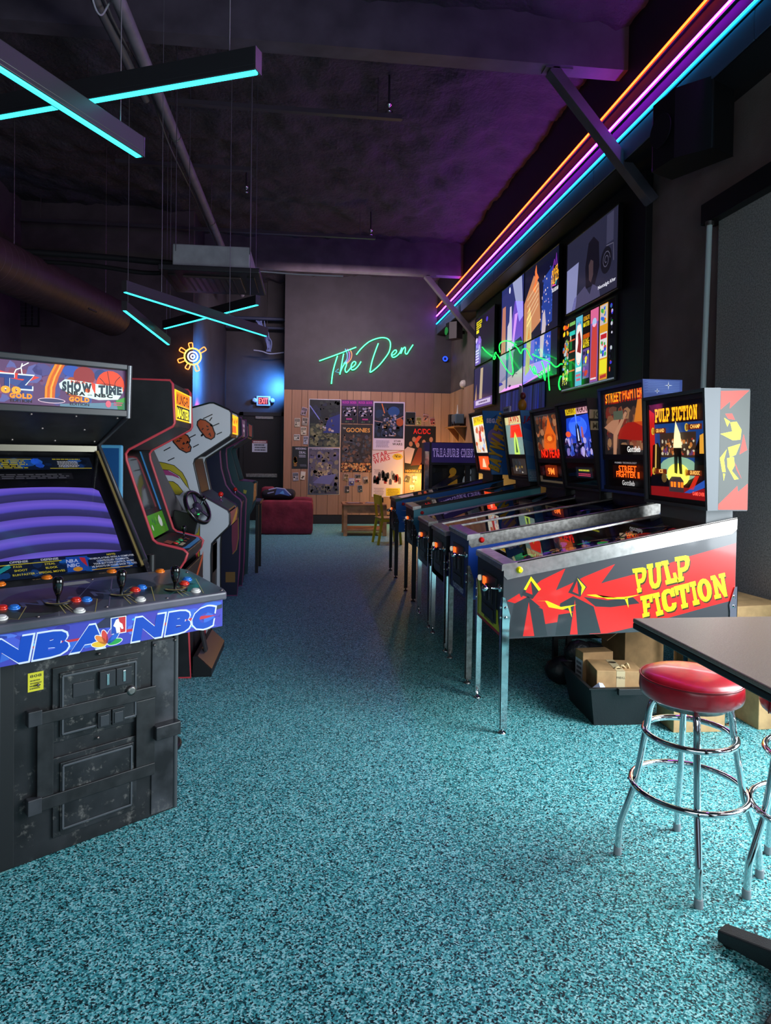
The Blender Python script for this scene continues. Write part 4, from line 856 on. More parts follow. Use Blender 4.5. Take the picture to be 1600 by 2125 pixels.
a.poly([(-.35, -.02), (-.26, -.02), (-.25, .06), (-.34, .062)], '#1f58b8'); a.lay(); a.text('NBA', -.345, .03, .018, '#d8e4ff', wd=.05, shear=.2); a.text('NBC', -.345, .006, .018, '#d8e4ff', wd=.05, shear=.2); a.poly([(-.285, .055), (-.262, .05), (-.262, .0), (-.28, .03)], '#d8303a'); a.ell(-.305, -.008, .02, .012, '#f0a02a'); a.obj('controls_card', t)
b = B(); b.add([S0+SV*v+Vector((0, u, 0))+SN*.006 for u, v in ((-W+.022, -.04), (-.022, -.04), (-.022, .70), (-W+.022, .70))], [(0, 1, 2, 3)], GLASS((.80, .80, .84), refl=.06)); b.obj('screen_glass', t)
B().beam(S0+SV*-.035+Vector((0, -.03, .004)), S0+SV*.72+Vector((0, -.03, .004)), .012, .012, M('#a8945a', .4, .6)).obj('glass_trim', t)
# speaker panel, marquee
b = B(bev=.003); q0 = Vector((-.865, 0, 1.565)); q1 = Vector((-.515, 0, 1.70)); nn = Vector((.36, 0, -.93)).normalized()
b.add([q0+Vector((0, -W+.022, 0)), q0+Vector((0, -.022, 0)), q1+Vector((0, -.022, 0)), q1+Vector((0, -W+.022, 0))], [(0, 1, 2, 3)], M('#19191b', .45, var=.25)); spk = b.obj('speaker_panel', t)
b = B()
for fr_ in (.1, .5, .92):
    for k in range(4):
        y = -.05-.19*k-(.1 if fr_ == .5 else 0); q = q0.lerp(q1, fr_)+Vector((0, y, 0)); 
        if y > -.68: b.lathe([(.007, 0), (.007, .002), (.003, .005)], SCREW, c=q, axis=nn, n=10)
b.obj('panel_bolts', spk, kind='stuff')
B().beam(S0+SV*.745+Vector((0, -W+.03, .0)), S0+SV*.745+Vector((0, -.03, .0)), .03, .03, M('#6f6a5c', .35, .6)).obj('hinge_rail', t)
b = B(bev=.004); xm = -.50
b.box(-.53, xm+.006, -W+.02, -.02, 1.695, 1.728, M('#1c1c1f', .4)); b.box(-.53, xm+.008, -W+.02, -.02, 1.918, 1.945, M('#3c3d3f', .35, .6)); b.obj('marquee_frame', t)
a = Art((-.511, 0, 0), (0, 1, 0), (.0, 0, 1), emit=.5, rough=.6); a.rect(-.68, 1.728, -.024, 1.918, '#5a3a5e'); a.lay()
a.blobs(50, -.675, 1.73, -.03, 1.916, ['#6a4468', '#4a4478', '#8a4a62', '#3a4a80', '#7a3a50', '#5a5a90'], .02, .05, 31); a.poly([(-.32, 1.728), (-.024, 1.728), (-.024, 1.765), (-.32, 1.74)], '#5a7a8a'); a.poly([(-.06, 1.728), (-.024, 1.728), (-.024, 1.79), (-.07, 1.77)], '#3a8a34'); a.lay()
a.ell(-.27, 1.89, .04, .027, '#2a4a9a'); a.ell(-.25, 1.82, .055, .05, '#a0481c'); a.lay(); a.ell(-.215, 1.872, .048, .044, '#8a2a2a'); a.ell(-.14, 1.88, .03, .03, '#28386a'); a.lay(); a.ell(-.095, 1.842, .066, .066, '#e0401c'); a.lay()
for pts in ([(-.155, 1.84), (-.10, 1.845), (-.035, 1.83)], [(-.11, 1.905), (-.10, 1.85), (-.085, 1.78)], [(-.145, 1.87), (-.12, 1.84), (-.13, 1.80)], [(-.05, 1.885), (-.075, 1.85), (-.06, 1.80)]): a.line(smoothpath([(u, v, 0) for u, v in pts], 4), .003, '#28100a')
for k, c in enumerate(('#e8841c', '#c8581a', '#f0a03a', '#c8581a')):
    o = .010*k; a.poly([(-.385+o, 1.745), (-.373+o, 1.745), (-.37+o, 1.81), (-.355+o, 1.86), (-.33+o, 1.916), (-.342+o, 1.916), (-.368+o, 1.86), (-.383+o, 1.81)], c)
a.lay(); a.line([(-.60, 1.91), (-.59, 1.88), (-.575, 1.885), (-.57, 1.87)], .004, '#e8f4e8', .8); a.line([(-.475, 1.905), (-.48, 1.885), (-.50, 1.875), (-.51, 1.85)], .004, '#e8f4e8', .8); a.line([(-.45, 1.91), (-.48, 1.89), (-.475, 1.85)], .004, '#e8f4e8', .8)
a.poly([(-.68, 1.865), (-.60, 1.875), (-.54, 1.862), (-.45, 1.858), (-.405, 1.85), (-.45, 1.828), (-.55, 1.84), (-.68, 1.842)], '#d8382a'); a.lay()
for o, c in ((.005, '#d8e8e0'), (0, '#1f3a78')):
    a.text('BLITZ', -.69-o, 1.80-o, .05+2*o, c, wd=.26+2*o, bold=2); a.lay()
a.text('2000', -.64, 1.775, .026, '#f0a02a', wd=.16, bold=2)
for u in (-.525, -.282): a.text('GOLD', u, 1.755, .019, '#f08a1c', wd=.09, bold=2); a.text('EDITION', u+.004, 1.737, .012, '#2a1a1c', wd=.085)
a.ell(-.355, 1.752, .058, .012, '#d8b8c0'); a.lay(); a.ell(-.355, 1.752, .054, .009, '#3a3a5a'); a.lay()
a.poly([(-.325, 1.83), (-.30, 1.852), (-.22, 1.848), (-.17, 1.842), (-.04, 1.835), (-.037, 1.81), (-.06, 1.775), (-.15, 1.768), (-.28, 1.788), (-.32, 1.81)], '#cfe4d8'); a.lay()
a.text('NBA', -.275, 1.838, .011, '#d8482a', wd=.07); a.text('SHOW', -.312, 1.802, .036, '#23303c', wd=.13, arch=.15, bold=2); a.text('TIME', -.152, 1.80, .034, '#23303c', wd=.11, arch=.1, bold=2); a.text('NBA', -.29, 1.785, .015, '#1a1a20', wd=.08, bold=2); a.text('on', -.20, 1.785, .008, '#1a1a20', wd=.02); a.text('NBC', -.17, 1.782, .015, '#1a1a20', wd=.085, bold=2); a.poly([(-.185, 1.85), (-.165, 1.84), (-.165, 1.79), (-.18, 1.82)], '#d8402a'); a.ell(-.20, 1.808, .012, .010, '#e0602a')
a.ell(-.105, 1.752, .013, .016, '#d05a6a'); a.lines(-.085, 1.745, -.035, 1.765, 2, '#c04a6a', 46); a.obj('marquee_art', t)

# ---- generic side-on cabinet: outline in world x / z, y from y0
def cabinet(label, y0, wd, prof, side, mold, bodym, name='arcade_cabinet'):
    t = thing(name, label, 'arcade cabinet', (0, y0, 0), 0, CABS)
    b = B(); b.prism(prof, 0, .02, side); b.obj('side_panel', t); b = B(); b.prism(prof, wd-.02, wd, side); b.obj('side_panel', t)
    if mold:
        for y in (.010, wd-.010):
            b = B(smooth=True); b.tube([(x, y, z) for x, z in prof], .0115, mold, n=8, closed=True); b.obj('edge_molding', t)
    return t
KF = [(-1.6, .01), (-.775, .01), (-.80, .45), (-.854, .745), (-.82, .80), (-.804, .848), (-.83, .872), (-1.0, .915), (-1.03, .94), (-1.205, 1.47), (-1.21, 1.515), (-1.19, 1.545), (-.906, 1.705), (-.896, 1.725), (-.911, 1.985), (-.925, 2.006), (-1.6, 2.02)]
CABB = M('#1b1b1e', .45, var=.15, vscale=9)
t = cabinet('black arcade cabinet with thin red edge molding and an orange KUNG-FU MASTER marquee', 4.65, .70, KF, CABB, M('#c8404a', .4), CABB)
b = B(bev=.003)
b.box(-.82, -.80, .02, .68, .01, .74, CABB); b.box(-1.6, -1.58, .02, .68, .01, 2.0, DARK); b.prism([(-1.2, 1.54), (-.915, 1.70), (-.915, 1.715), (-1.2, 1.555)], .02, .68, M('#2a2a2d', .5)); b.box(-1.58, -.93, .02, .68, 1.985, 2.005, CABB)
b.box(-.935, -.905, .02, .68, 1.705, 1.75, CABB); b.box(-.945, -.915, .02, .68, 1.955, 1.99, CABB); b.obj('body', t)
a = Art((-.899, .02, 1.75), (0, 1, 0), (0, 0, 1), emit=1.0); a.rect(0, 0, .66, .205, '#f0b81c', 1.3); a.lay(); a.rect(.08, .01, .58, .1, '#241004', .1); a.rect(.06, .105, .58, .195, '#e87a14', 1.2); a.rect(.58, 0, .66, .205, '#b8d0b8', .9); a.lay(); a.text('KUNG-FU', .08, .115, .065, '#5a1c04', wd=.48, e=.4); a.text('MASTER', .10, .02, .068, '#f8e02a', wd=.46, e=1.8); a.obj('marquee_art', t)
bz = Vector((-1.06, 0, .93)); bv = (Vector((-1.27, 0, 1.53))-bz); bl = bv.length; bv.normalize()
a = Art(bz+Vector((0, .02, 0)), (0, 1, 0), bv, emit=.12, rough=.25); a.rect(0, 0, .66, bl, '#0b0b0d'); a.lay(); a.rect(0, .0, .66, .16, '#4a9a1c'); a.poly([(0, .17), (.05, .17), (.05, bl), (0, bl)], '#b06a24'); a.poly([(.61, .17), (.66, .17), (.66, bl), (.61, bl)], '#3a8ac8'); a.lay(); a.rect(0, .32, .05, bl*.8, '#3a8ac8'); a.rect(0, bl*.8, .05, bl, '#7a9a2a'); a.blobs(10, .05, .02, .6, .14, ['#e8ecd8', '#3a7a3a', '#6ab83a', '#8a9ac8'], .012, .028, 6); a.ell(.5, .09, .05, .04, '#dfe8dc'); a.obj('screen_bezel', t)
b = B(); b.add([bz+Vector((.003, y, .003))+bv*v for y, v in ((.08, .2), (.58, .2), (.58, bl-.04), (.08, bl-.04))], [(0, 1, 2, 3)], M('#08080a', .08, coat=.5)); b.obj('screen', t)
c0 = Vector((-.812, 0, .866)); cv = Vector((-.19, 0, .048)); cl = cv.length; cv.normalize()
b = B(bev=.003); b.prism([(-.84, .76), (-.812, .80), (-.808, .855), (-.835, .872), (-1.05, .92), (-1.05, .80)], .02, .68, M('#222326', .4)); cpo = b.obj('control_panel', t)
a = Art(c0+Vector((0, .02, .004)), (0, 1, 0), cv, rough=.35, eps=.0004); a.line([(.02, .19), (.02, .03), (.10, .012), (.56, .012), (.64, .03), (.64, .19)], .03, '#4aa0d8'); a.rect(.07, .12, .2, .17, '#a84a34'); a.rect(.12, .05, .26, .075, '#d8c8a0'); a.lay()
for u, v in ((.33, .06), (.38, .10), (.44, .06), (.25, .10)): a.rect(u, v, u+.035, v+.02, '#c86a4a')
a.obj('panel_art', cpo)
a = Art((-.800, .02, .50), (0, 1, 0), (0, 0, 1)); a.poly([(0, 0), (.1, 0), (.66, .22), (.66, .27)], '#c8562c'); a.poly([(0, .10), (.04, .16), (.0, .22)], '#4aa0d8'); a.obj('front_stripe', t)
for y, c in ((.16, '#d02a24'), (.22, '#1c9a5a'), (.34, '#1c9a5a')):
    b = B(); q = c0+cv*.10+Vector((0, y, .004)); b.lathe([(.019, 0), (.019, .006), (.013, .010), (0, .011)], M(c, .25), c=q, axis=(.25, 0, .97), n=14); b.obj('button', cpo)
b = B(smooth=True); q = c0+cv*.10+Vector((0, .47, .004)); b.lathe([(.022, 0), (.022, .004), (.006, .006), (.006, .04), (.012, .05), (.018, .075), (.014, .09), (0, .095)], M('#0d0d0f', .15, coat=.5), c=q, n=14); b.obj('joystick', cpo)

# slim driving console squeezed beside it, and its pedal box
t = thing('driving_console', 'slim black driving game console with a steering wheel between two cabinets', 'arcade cabinet', (0, 5.39, 0), 0, CABS)
b = B(bev=.004); b.prism([(-1.5, .01), (-.95, .01), (-.95, .85), (-1.06, .95), (-1.28, 1.62), (-1.5, 1.62)], .0, .17, M('#17171a', .5)); b.obj('body', t)
b = B(smooth=True)
for k in range(4): b.add([(-1.27+.01*k, .015+.035*k, 1.60-.05*k), (-1.08+.02*k, .02+.035*k, 1.02), (-.97-.0*k, .05+.035*k, 1.03), (-1.22+.012*k, .03+.035*k, 1.60-.05*k)], [(0, 1, 2, 3)], M('#4b464a', .65), False)
b.obj('pleated_screen', t, 'grey pleated fabric fold')
b = B(bev=.004); b.beam((-1.05, .085, 1.0), (-.86, .085, .96), .16, .16, M('#0e0e11', .3)); ds = b.obj('dashboard', t)
B().obox((-.855, .05, 1.03), (.01, .05, .03), M('#1fd05a', .4, emit=1.2)).obj('lamp', ds)
b = B(smooth=True); wc = Vector((-.865, .06, 1.095)); ax = Vector((.80, -.35, .5)).normalized(); e1 = ax.orthogonal().normalized(); e2 = ax.cross(e1)
b.tube([wc+(e1*math.cos(2*PI*k/28)+e2*math.sin(2*PI*k/28))*.135 for k in range(28)], .017, M('#0c0c0e', .25, coat=.4), n=10, closed=True); wh = b.obj('steering_wheel', t)
b = B()
for k in range(3):
    an = 2*PI*k/3+.4; b.beam(wc, wc+(e1*math.cos(an)+e2*math.sin(an))*.13, .03, .008, M('#55546a', .25, .9), upv=ax)
b.lathe([(.045, -.01), (.045, .012), (.03, .02)], M('#3a3648', .3, .5), c=wc, axis=ax); b.tube([wc-ax*.005, wc-ax*.14], .02, M('#111114', .4)); b.obj('wheel_hub', wh)
b = B(smooth=True); b.tube([(-.90, .15, 1.0), (-.86, .15, 1.10), (-.84, .15, 1.14)], .008, CHROME); b.ell((-.835, .15, 1.16), (.022, .022, .022), M('#0d0d0f', .2, coat=.5)); b.obj('gear_knob', t)
t = thing('pedal_box', 'low black pedal box with a sloped tread on the floor by the red edged cabinet', 'pedals', (-.765, 4.68, 0))
b = B(bev=.004); b.prism([(0, .0), (.125, 0), (.125, .05), (.03, .14), (0, .14)], 0, .72, M('#121214', .5)); b.obj('housing', t)
b = B(bev=.002)
b.add([(.031, .01, .142), (.126, .01, .052), (.126, .71, .052), (.031, .71, .142)], [(0, 1, 2, 3)], M('#3b3942', .35, .3)); b.obj('tread', t)
b = B(bev=.004); b.beam((.06, .2, .12), (.02, .2, .30), .07, .02, M('#2a2a2e', .4), (1, 0, 0)); b.obj('pedal', t)

CK = [(-1.6, .01), (-.775, .01), (-.782, .70), (-.775, .789), (-.75, .82), (-.645, .925), (-.634, .95), (-.635, 1.03), (-.65, 1.06), (-.854, 1.177), (-.87, 1.20), (-.925, 1.44), (-.915, 1.475), (-.64, 1.665), (-.629, 1.69), (-.631, 1.855), (-.645, 1.875), (-.769, 1.929), (-.80, 1.928), (-1.3, 1.78), (-1.6, 1.76)]
t = cabinet('white sided arcade cabinet printed with flying brown cookies', 5.6, .62, CK, M('#c3c8d0', .35, coat=.2), M('#16161a', .4), CABB)
b = B(bev=.003); b.box(-.86, -.82, .02, .60, .01, .76, M('#141418', .5)); b.prism([(-.86, 1.2), (-.65, 1.06), (-.65, .93), (-.80, .79), (-.9, .79)], .02, .60, M('#1f2436', .4)); b.prism([(-.92, 1.49), (-.66, 1.67), (-.66, 1.69), (-.92, 1.51)], .02, .60, M('#222226', .5)); b.box(-1.6, -1.58, .02, .60, .01, 1.75, DARK); b.box(-.66, -.645, .02, .6, 1.66, 1.69, CABB); b.prism([(-.66, 1.85), (-.77, 1.92), (-1.3, 1.77), (-1.3, 1.75), (-.77, 1.90), (-.67, 1.84)], .02, .6, CABB)
b.obj('body', t)
a = Art((-.634, .02, 1.69), (0, 1, 0), (0, 0, 1), emit=1.0); a.rect(0, 0, .58, .16, '#f0b01c', 1.4); a.lay(); a.blobs(14, .05, .08, .52, .15, ['#e0481c', '#c8301c'], .012, .03, 45, e=1.2); a.poly([(.1, .01), (.45, .01), (.4, .07), (.15, .07)], '#d8601c', 1.2); a.obj('marquee_art', t)
a = Art((-.88, .02, 1.19), (0, 1, 0), Vector((-.06, 0, .28)).normalized(), emit=.15); a.rect(0, 0, .58, .29, '#1a1610'); a.lay(); a.rect(0, .15, .07, .29, '#b8982a'); a.rect(0, 0, .07, .15, '#a8584a'); a.blobs(14, 0, 0, .09, .28, ['#b8a83a', '#c85a3a', '#5a2a5a', '#8a8a3a'], .01, .03, 5); a.rect(.10, .02, .56, .27, '#0a0a0c'); a.obj('screen_bezel', t)
a = Art((-.632, .02, .93), (0, 1, 0), (0, 0, 1)); a.rect(0, 0, .58, .115, '#7a2f5a'); a.lay(); a.poly([(.1, .0), (.35, .0), (.58, .06), (.58, .115)], '#c8a03a'); a.poly([(0, 0), (.1, 0), (.0, .06)], '#3a3a8a'); a.obj('panel_edge', t)
a = Art((-.808, .02, .04), (0, 1, 0), (0, 0, 1)); a.rect(0, 0, .58, .7, '#16181c'); a.rect(.30, .45, .56, .69, '#2a4a8a'); a.obj('front_panel', t)
b = B(smooth=True); b.lathe([(.02, 0), (.006, .004), (.006, .045)], CHROME, c=(-.74, .28, 1.115), n=10); b.ell((-.74, .28, 1.175), (.022, .022, .022), M('#e0281c', .2)); b.obj('joystick', t)
a = Art((0, 0, 0), (1, 0, 0), (0, 0, 1), rough=.35); K = '#14141a'; BR = '#a8481f'; YL = '#a89a24'
C1 = [(-.873, 1.798), (-.833, 1.791), (-.779, 1.752), (-.765, 1.708), (-.754, 1.683), (-.76, 1.654), (-.785, 1.635), (-.828, 1.652), (-.875, 1.71), (-.897, 1.75), (-.894, 1.779)]
C2 = [(-1.007, 1.682), (-.971, 1.665), (-.95, 1.628), (-.96, 1.599), (-.942, 1.57), (-.949, 1.537), (-.981, 1.526), (-1.034, 1.554), (-1.084, 1.612), (-1.088, 1.641), (-1.049, 1.667)]
for l in ([(-.851, 1.802), (-.776, 1.84)], [(-.772, 1.745), (-.722, 1.768)], [(-.743, 1.676), (-.7, 1.697)], [(-.957, 1.647), (-.907, 1.673)], [(-.928, 1.57), (-.882, 1.595)], [(-1.158, 1.538), (-1.105, 1.568)], [(-1.125, 1.458), (-1.073, 1.484)], [(-.80, 1.785), (-.78, 1.815)]): a.line(l, .008, K)
Y1 = [(-1.30, 1.47), (-1.146, 1.44), (-1.076, 1.422), (-1.011, 1.365), (-.975, 1.299), (-.957, 1.234), (-.982, 1.263), (-1.032, 1.335), (-1.111, 1.382), (-1.30, 1.40)]
a.poly(Y1, YL); a.poly([(-1.3, 1.395), (-1.125, 1.382), (-1.047, 1.339), (-1.025, 1.313), (-1.089, 1.338), (-1.3, 1.36)], '#9a3a72'); a.poly([(-1.2, 1.30), (-1.082, 1.291), (-1.046, 1.266), (-1.003, 1.211), (-1.031, 1.182), (-1.2, 1.203)], YL)
a.poly([(-.905, 1.0), (-.87, 1.0), (-.87, .659), (-.898, .617), (-.921, .641), (-.904, .671), (-.897, .818), (-.917, .839), (-.9, .886)], YL); a.poly([(-1.0, .86), (-.955, .88), (-.94, .85), (-.96, .82), (-1.0, .80)], '#b8862a'); a.ell(-.905, .60, .055, .055, YL); a.poly([(-.93, .53), (-.86, .56), (-.85, .52), (-.9, .50)], '#9a3a72'); a.poly([(-.88, .22), (-.80, .25), (-.80, .15), (-.88, .12)], '#b07a2a'); a.lay()
a.ell(-.905, .60, .035, .035, '#c3c8d0')
for c in (Y1, [(-1.2, 1.30), (-1.082, 1.291), (-1.046, 1.266), (-1.003, 1.211), (-1.031, 1.182), (-1.2, 1.203)]): a.line(c, .005, K, closed=True)
a.line([(-.957, 1.234), (-.93, 1.20), (-.92, 1.19)], .006, K); a.line([(-.87, 1.0), (-.868, .66), (-.855, .62), (-.86, .57), (-.84, .52)], .006, K); a.line([(-.9, .886), (-.917, .839), (-.897, .818)], .005, K); a.lay()
a.obj('side_art', t)
R = random.Random(4)
for c, ox, oz in ((C1, -.83, 1.71), (C2, -1.01, 1.60)):
    a = Art((0, -.0004, 0), (1, 0, 0), (0, 0, 1), rough=.35); a.poly(c, BR); a.lay(); a.line(c, .010, K, closed=True)
    for k in range(10):
        u, v, an = ox+R.uniform(-.045, .05), oz+R.uniform(-.05, .06), R.uniform(0, 3); d = (math.cos(an)*.010, math.sin(an)*.010); a.line([(u-d[0], v-d[1]), (u+d[0], v+d[1])], .009, K)
    a.obj('cookie_print', t)

DK = [(-1.6, .01), (-.74, .01), (-.722, .3), (-.708, .94), (-.705, 1.0), (-.72, 1.03), (-.80, 1.09), (-.87, 1.185), (-.92, 1.36), (-.935, 1.52), (-.93, 1.58), (-.72, 1.70), (-.70, 1.72), (-.71, 1.90), (-1.6, 1.92)]
t = cabinet('dark blue arcade cabinet with pinkish purple edge molding, second from the far end', 7.3, .56, DK, M('#141c38', .4), M('#7a3a6a', .4), CABB)
b = B(bev=.003); b.box(-.80, -.77, .02, .54, .01, .85, M('#1a1420', .5)); b.prism([(-.75, .85), (-.72, .99), (-.86, 1.10), (-1.0, 1.10), (-1.0, .85)], .02, .54, M('#1d2038', .4)); b.box(-1.6, -1.58, .02, .54, .01, 1.9, DARK); b.prism([(-.93, 1.585), (-.73, 1.70), (-.73, 1.72), (-.93, 1.6)], .02, .54, CABB); b.obj('body', t)
a = Art((-.72, .02, 1.71), (0, 1, 0), (0, 0, 1), emit=.5); a.rect(0, 0, .52, .18, '#5a4a64'); a.lay(); a.lines(.05, .04, .47, .15, 2, '#a898b0', 3); a.obj('marquee_art', t)
b = B(); b.add([(-.90, .04, 1.12), (-.90, .52, 1.12), (-.99, .52, 1.55), (-.99, .04, 1.55)], [(0, 1, 2, 3)], M('#0a0a0e', .1)); b.obj('screen', t)
b = B(smooth=True); b.lathe([(.02, 0), (.006, .004), (.006, .045)], CHROME, c=(-.80, .3, 1.065), n=10); b.ell((-.80, .3, 1.125), (.022, .022, .022), M('#e0281c', .2)); b.obj('joystick', t)
a = Art((0, 0, 0), (1, 0, 0), (0, 0, 1)); a.poly([(-1.0, .05), (-.742, .05), (-.712, 1.0), (-.87, 1.18), (-1.0, 1.18)], '#141c38'); a.lay(); a.poly([(-.80, .93), (-.735, .93), (-.73, .62), (-.75, .5), (-.79, .45), (-.80, .6)], '#8a3a52'); a.poly([(-.88, 1.0), (-.80, .98), (-.80, .8), (-.88, .75)], '#24508a'); a.poly([(-.86, .15), (-.76, .15), (-.76, .26), (-.86, .26)], '#8a6a34'); a.lay(); a.line([(-.80, .93), (-.735, .93), (-.73, .62), (-.75, .5), (-.79, .45)], .008, '#a8803a'); a.obj('side_art', t)

TK = [(-1.55, .01), (-.74, .01), (-.72, .75), (-.655, .88), (-.635, 1.0), (-.63, 1.17), (-.66, 1.19), (-.80, 1.20), (-.90, 1.55), (-.885, 1.58), (-.72, 1.70), (-.69, 1.73), (-.70, 1.88), (-.78, 1.91), (-1.55, 1.92)]
t = cabinet('teal arcade cabinet with a red front edge, furthest back in the left row', 8.02, .58, TK, M('#1f4a50', .4), None, CABB)
b = B(bev=.003); b.box(-.80, -.77, .02, .56, .01, .85, M('#1c2a30', .5)); b.prism([(-.72, .82), (-.65, .95), (-.645, 1.16), (-.80, 1.19), (-1.0, 1.19), (-1.0, .85)], .02, .56, M('#2a1a20', .4)); b.box(-1.55, -1.53, .02, .56, .01, 1.9, DARK); b.prism([(-.89, 1.585), (-.71, 1.70), (-.71, 1.72), (-.89, 1.6)], .02, .56, CABB); b.obj('body', t)
a = Art((-.642, .02, .99), (0, 1, 0), (0, 0, 1)); a.rect(0, 0, .54, .17, '#7a2a34'); a.lay(); a.blobs(10, 0, 0, .54, .17, ['#a83a4a', '#c8a0a0', '#4a1a24'], .015, .04, 3); a.obj('panel_edge', t)
a = Art((-.80, .02, 1.205), (0, 1, 0), (1, 0, -.12)); a.N = -a.N if a.N.z < 0 else a.N; a.rect(0, 0, .54, .15, '#8a3040'); a.lay(); a.blobs(8, 0, 0, .54, .15, ['#c85060', '#d8b0b0', '#4a1a24'], .015, .03, 4); a.obj('panel_top', t)
a = Art((-.705, .02, 1.73), (0, 1, 0), (0, 0, 1), emit=.4); a.rect(0, 0, .54, .14, '#6a2430'); a.obj('marquee_art', t)
b = B(); b.add([(-.85, .04, 1.22), (-.85, .54, 1.22), (-.95, .54, 1.54), (-.95, .04, 1.54)], [(0, 1, 2, 3)], M('#0a0a0e', .1)); b.obj('screen', t)
a = Art((0, 0, 0), (1, 0, 0), (0, 0, 1)); a.poly([(-.75, 1.1), (-.71, 1.09), (-.72, 1.05), (-.75, 1.06)], '#b8b03a'); a.poly([(-.78, 1.85), (-.70, 1.84), (-.70, 1.74), (-.86, 1.6), (-.88, 1.64)], '#7a6a74'); a.obj('side_art', t)

# small blue edged display between the first two cabinets
t = thing('lit_poster_frame', 'light blue edged poster frame glimpsed between the first two arcade cabinets', 'frame', (-1.36, 4.45, 1.15))
b = B(bev=.01); b.box(-.22, .185, 0, .03, -.35, .42, M('#5aa8d0', .4)); b.obj('frame', t)
a = Art((-.20, 0, -.33), (1, 0, 0), (0, 0, 1)); a.rect(0, 0, .365, .73, '#16508a'); a.lay(); a.poly([(.05, .35), (.2, .30), (.24, .42), (.12, .55)], '#1f6ab0'); a.ell(.12, .42, .03, .05, '#b07a8a'); a.rect(.1, .25, .28, .255, '#a03a5a'); a.obj('print', t)
b = B(); b.tube([(-.06, .03, -1.15), (-.06, .03, .3)], .015, FR); b.box(-.2, .08, -.06, .12, -1.15, -1.13, FR); b.obj('stand', t)
# dark table with a post beyond the cabinets
t = thing('bar_table', 'dark high table on a thin black post at the far end of the left row', 'table', (-1.0, 8.95, 0))
B(bev=.006).box(-.45, .40, -.28, .35, .88, .915, M('#2a2428', .25)).obj('tabletop', t)
for x in (-.40, .36): B(bev=.003).box(x-.02, x+.02, -.25, -.21, 0, .88, M('#0c0c0e', .4)).obj('leg', t); B(bev=.003).box(x-.02, x+.02, .27, .31, 0, .88, M('#0c0c0e', .4)).obj('leg', t)
# ================================================================ SCREENS AND SIGNS ON THE RIGHT WALL
SCR = 'wall screens above the pinball machines'
def tv(label, y0, y1, z0, z1, x=3.0, draw=None, emit=1.0, bez=.018):
    """screen facing -X; u runs from the far end (left in the photo) to the near end"""
    t = thing('wall_screen', label, 'screen', (x, (y0+y1)/2, z0), group=SCR); w, h = y1-y0, z1-z0
    b = B(bev=.003); b.box(.004, .045, -w/2, w/2, 0, h, M('#0c0c0e', .35)); b.box(-.004, .004, -w/2, w/2, 0, bez, M('#0c0c0e', .3)); b.box(-.004, .004, -w/2, w/2, h-bez, h, M('#0c0c0e', .3)); b.box(-.004, .004, -w/2, -w/2+bez, bez, h-bez, M('#0c0c0e', .3)); b.box(-.004, .004, w/2-bez, w/2, bez, h-bez, M('#0c0c0e', .3)); b.obj('housing', t)
    b = B(); b.box(.045, .055, -w*.3, w*.3, h*.3, h*.7, FR); b.obj('wall_bracket', t)
    W, H = w-2*bez, h-2*bez
    a = Art((.003, w/2-bez, bez), (0, -1, 0), (0, 0, 1), emit=emit, rough=.15, eps=.0001, base=.0002); draw(a, W, H); a.obj('picture', t); return t
def s_portrait(a, W, H):
    a.rect(0, 0, W, H, '#34354e', .55); a.lay(); a.poly([(.0, 0), (.0, .62*H), (.26*W, .64*H), (.22*W, .1*H), (.2*W, 0)], '#9a9ed0', .7); a.rect(.8*W, .62*H, .92*W, .98*H, '#50506e', .5)
    a.poly([(.12*W, 0), (.18*W, .16*H), (.4*W, .25*H), (.5*W, .1*H), (.55*W, .22*H), (.68*W, .12*H), (.7*W, 0)], '#5e5a80', .55); a.poly([(.42*W, .2*H), (.40*W, .5*H), (.46*W, .8*H), (.56*W, .84*H), (.66*W, .72*H), (.68*W, .4*H), (.6*W, .2*H)], '#201e2c', .4); a.lay()
    a.poly([(.48*W, .3*H), (.47*W, .5*H), (.51*W, .56*H), (.56*W, .52*H), (.56*W, .34*H), (.52*W, .25*H)], '#5e4a50', .5); a.ell(.80*W, .42*H, .10*W, .17*H, '#23222f', .4); a.lay()
    a.line([(.80*W+.07*W*(1-k/26)*math.cos(k*.55), .42*H+.12*H*(1-k/26)*math.sin(k*.55)) for k in range(22)], .010, '#6a6880', .5); a.line([(.93*W, .36*H), (.92*W, .58*H), (.80*W, .60*H)], .01, '#7a7890', .5); a.lay()
    a.text('Nostalgic', .66*W, .10*H, .035, '#e8e8f4', wd=.20*W, e=1.0); a.text('After', .87*W, .10*H, .035, '#e8e8f4', wd=.10*W, e=1.0)
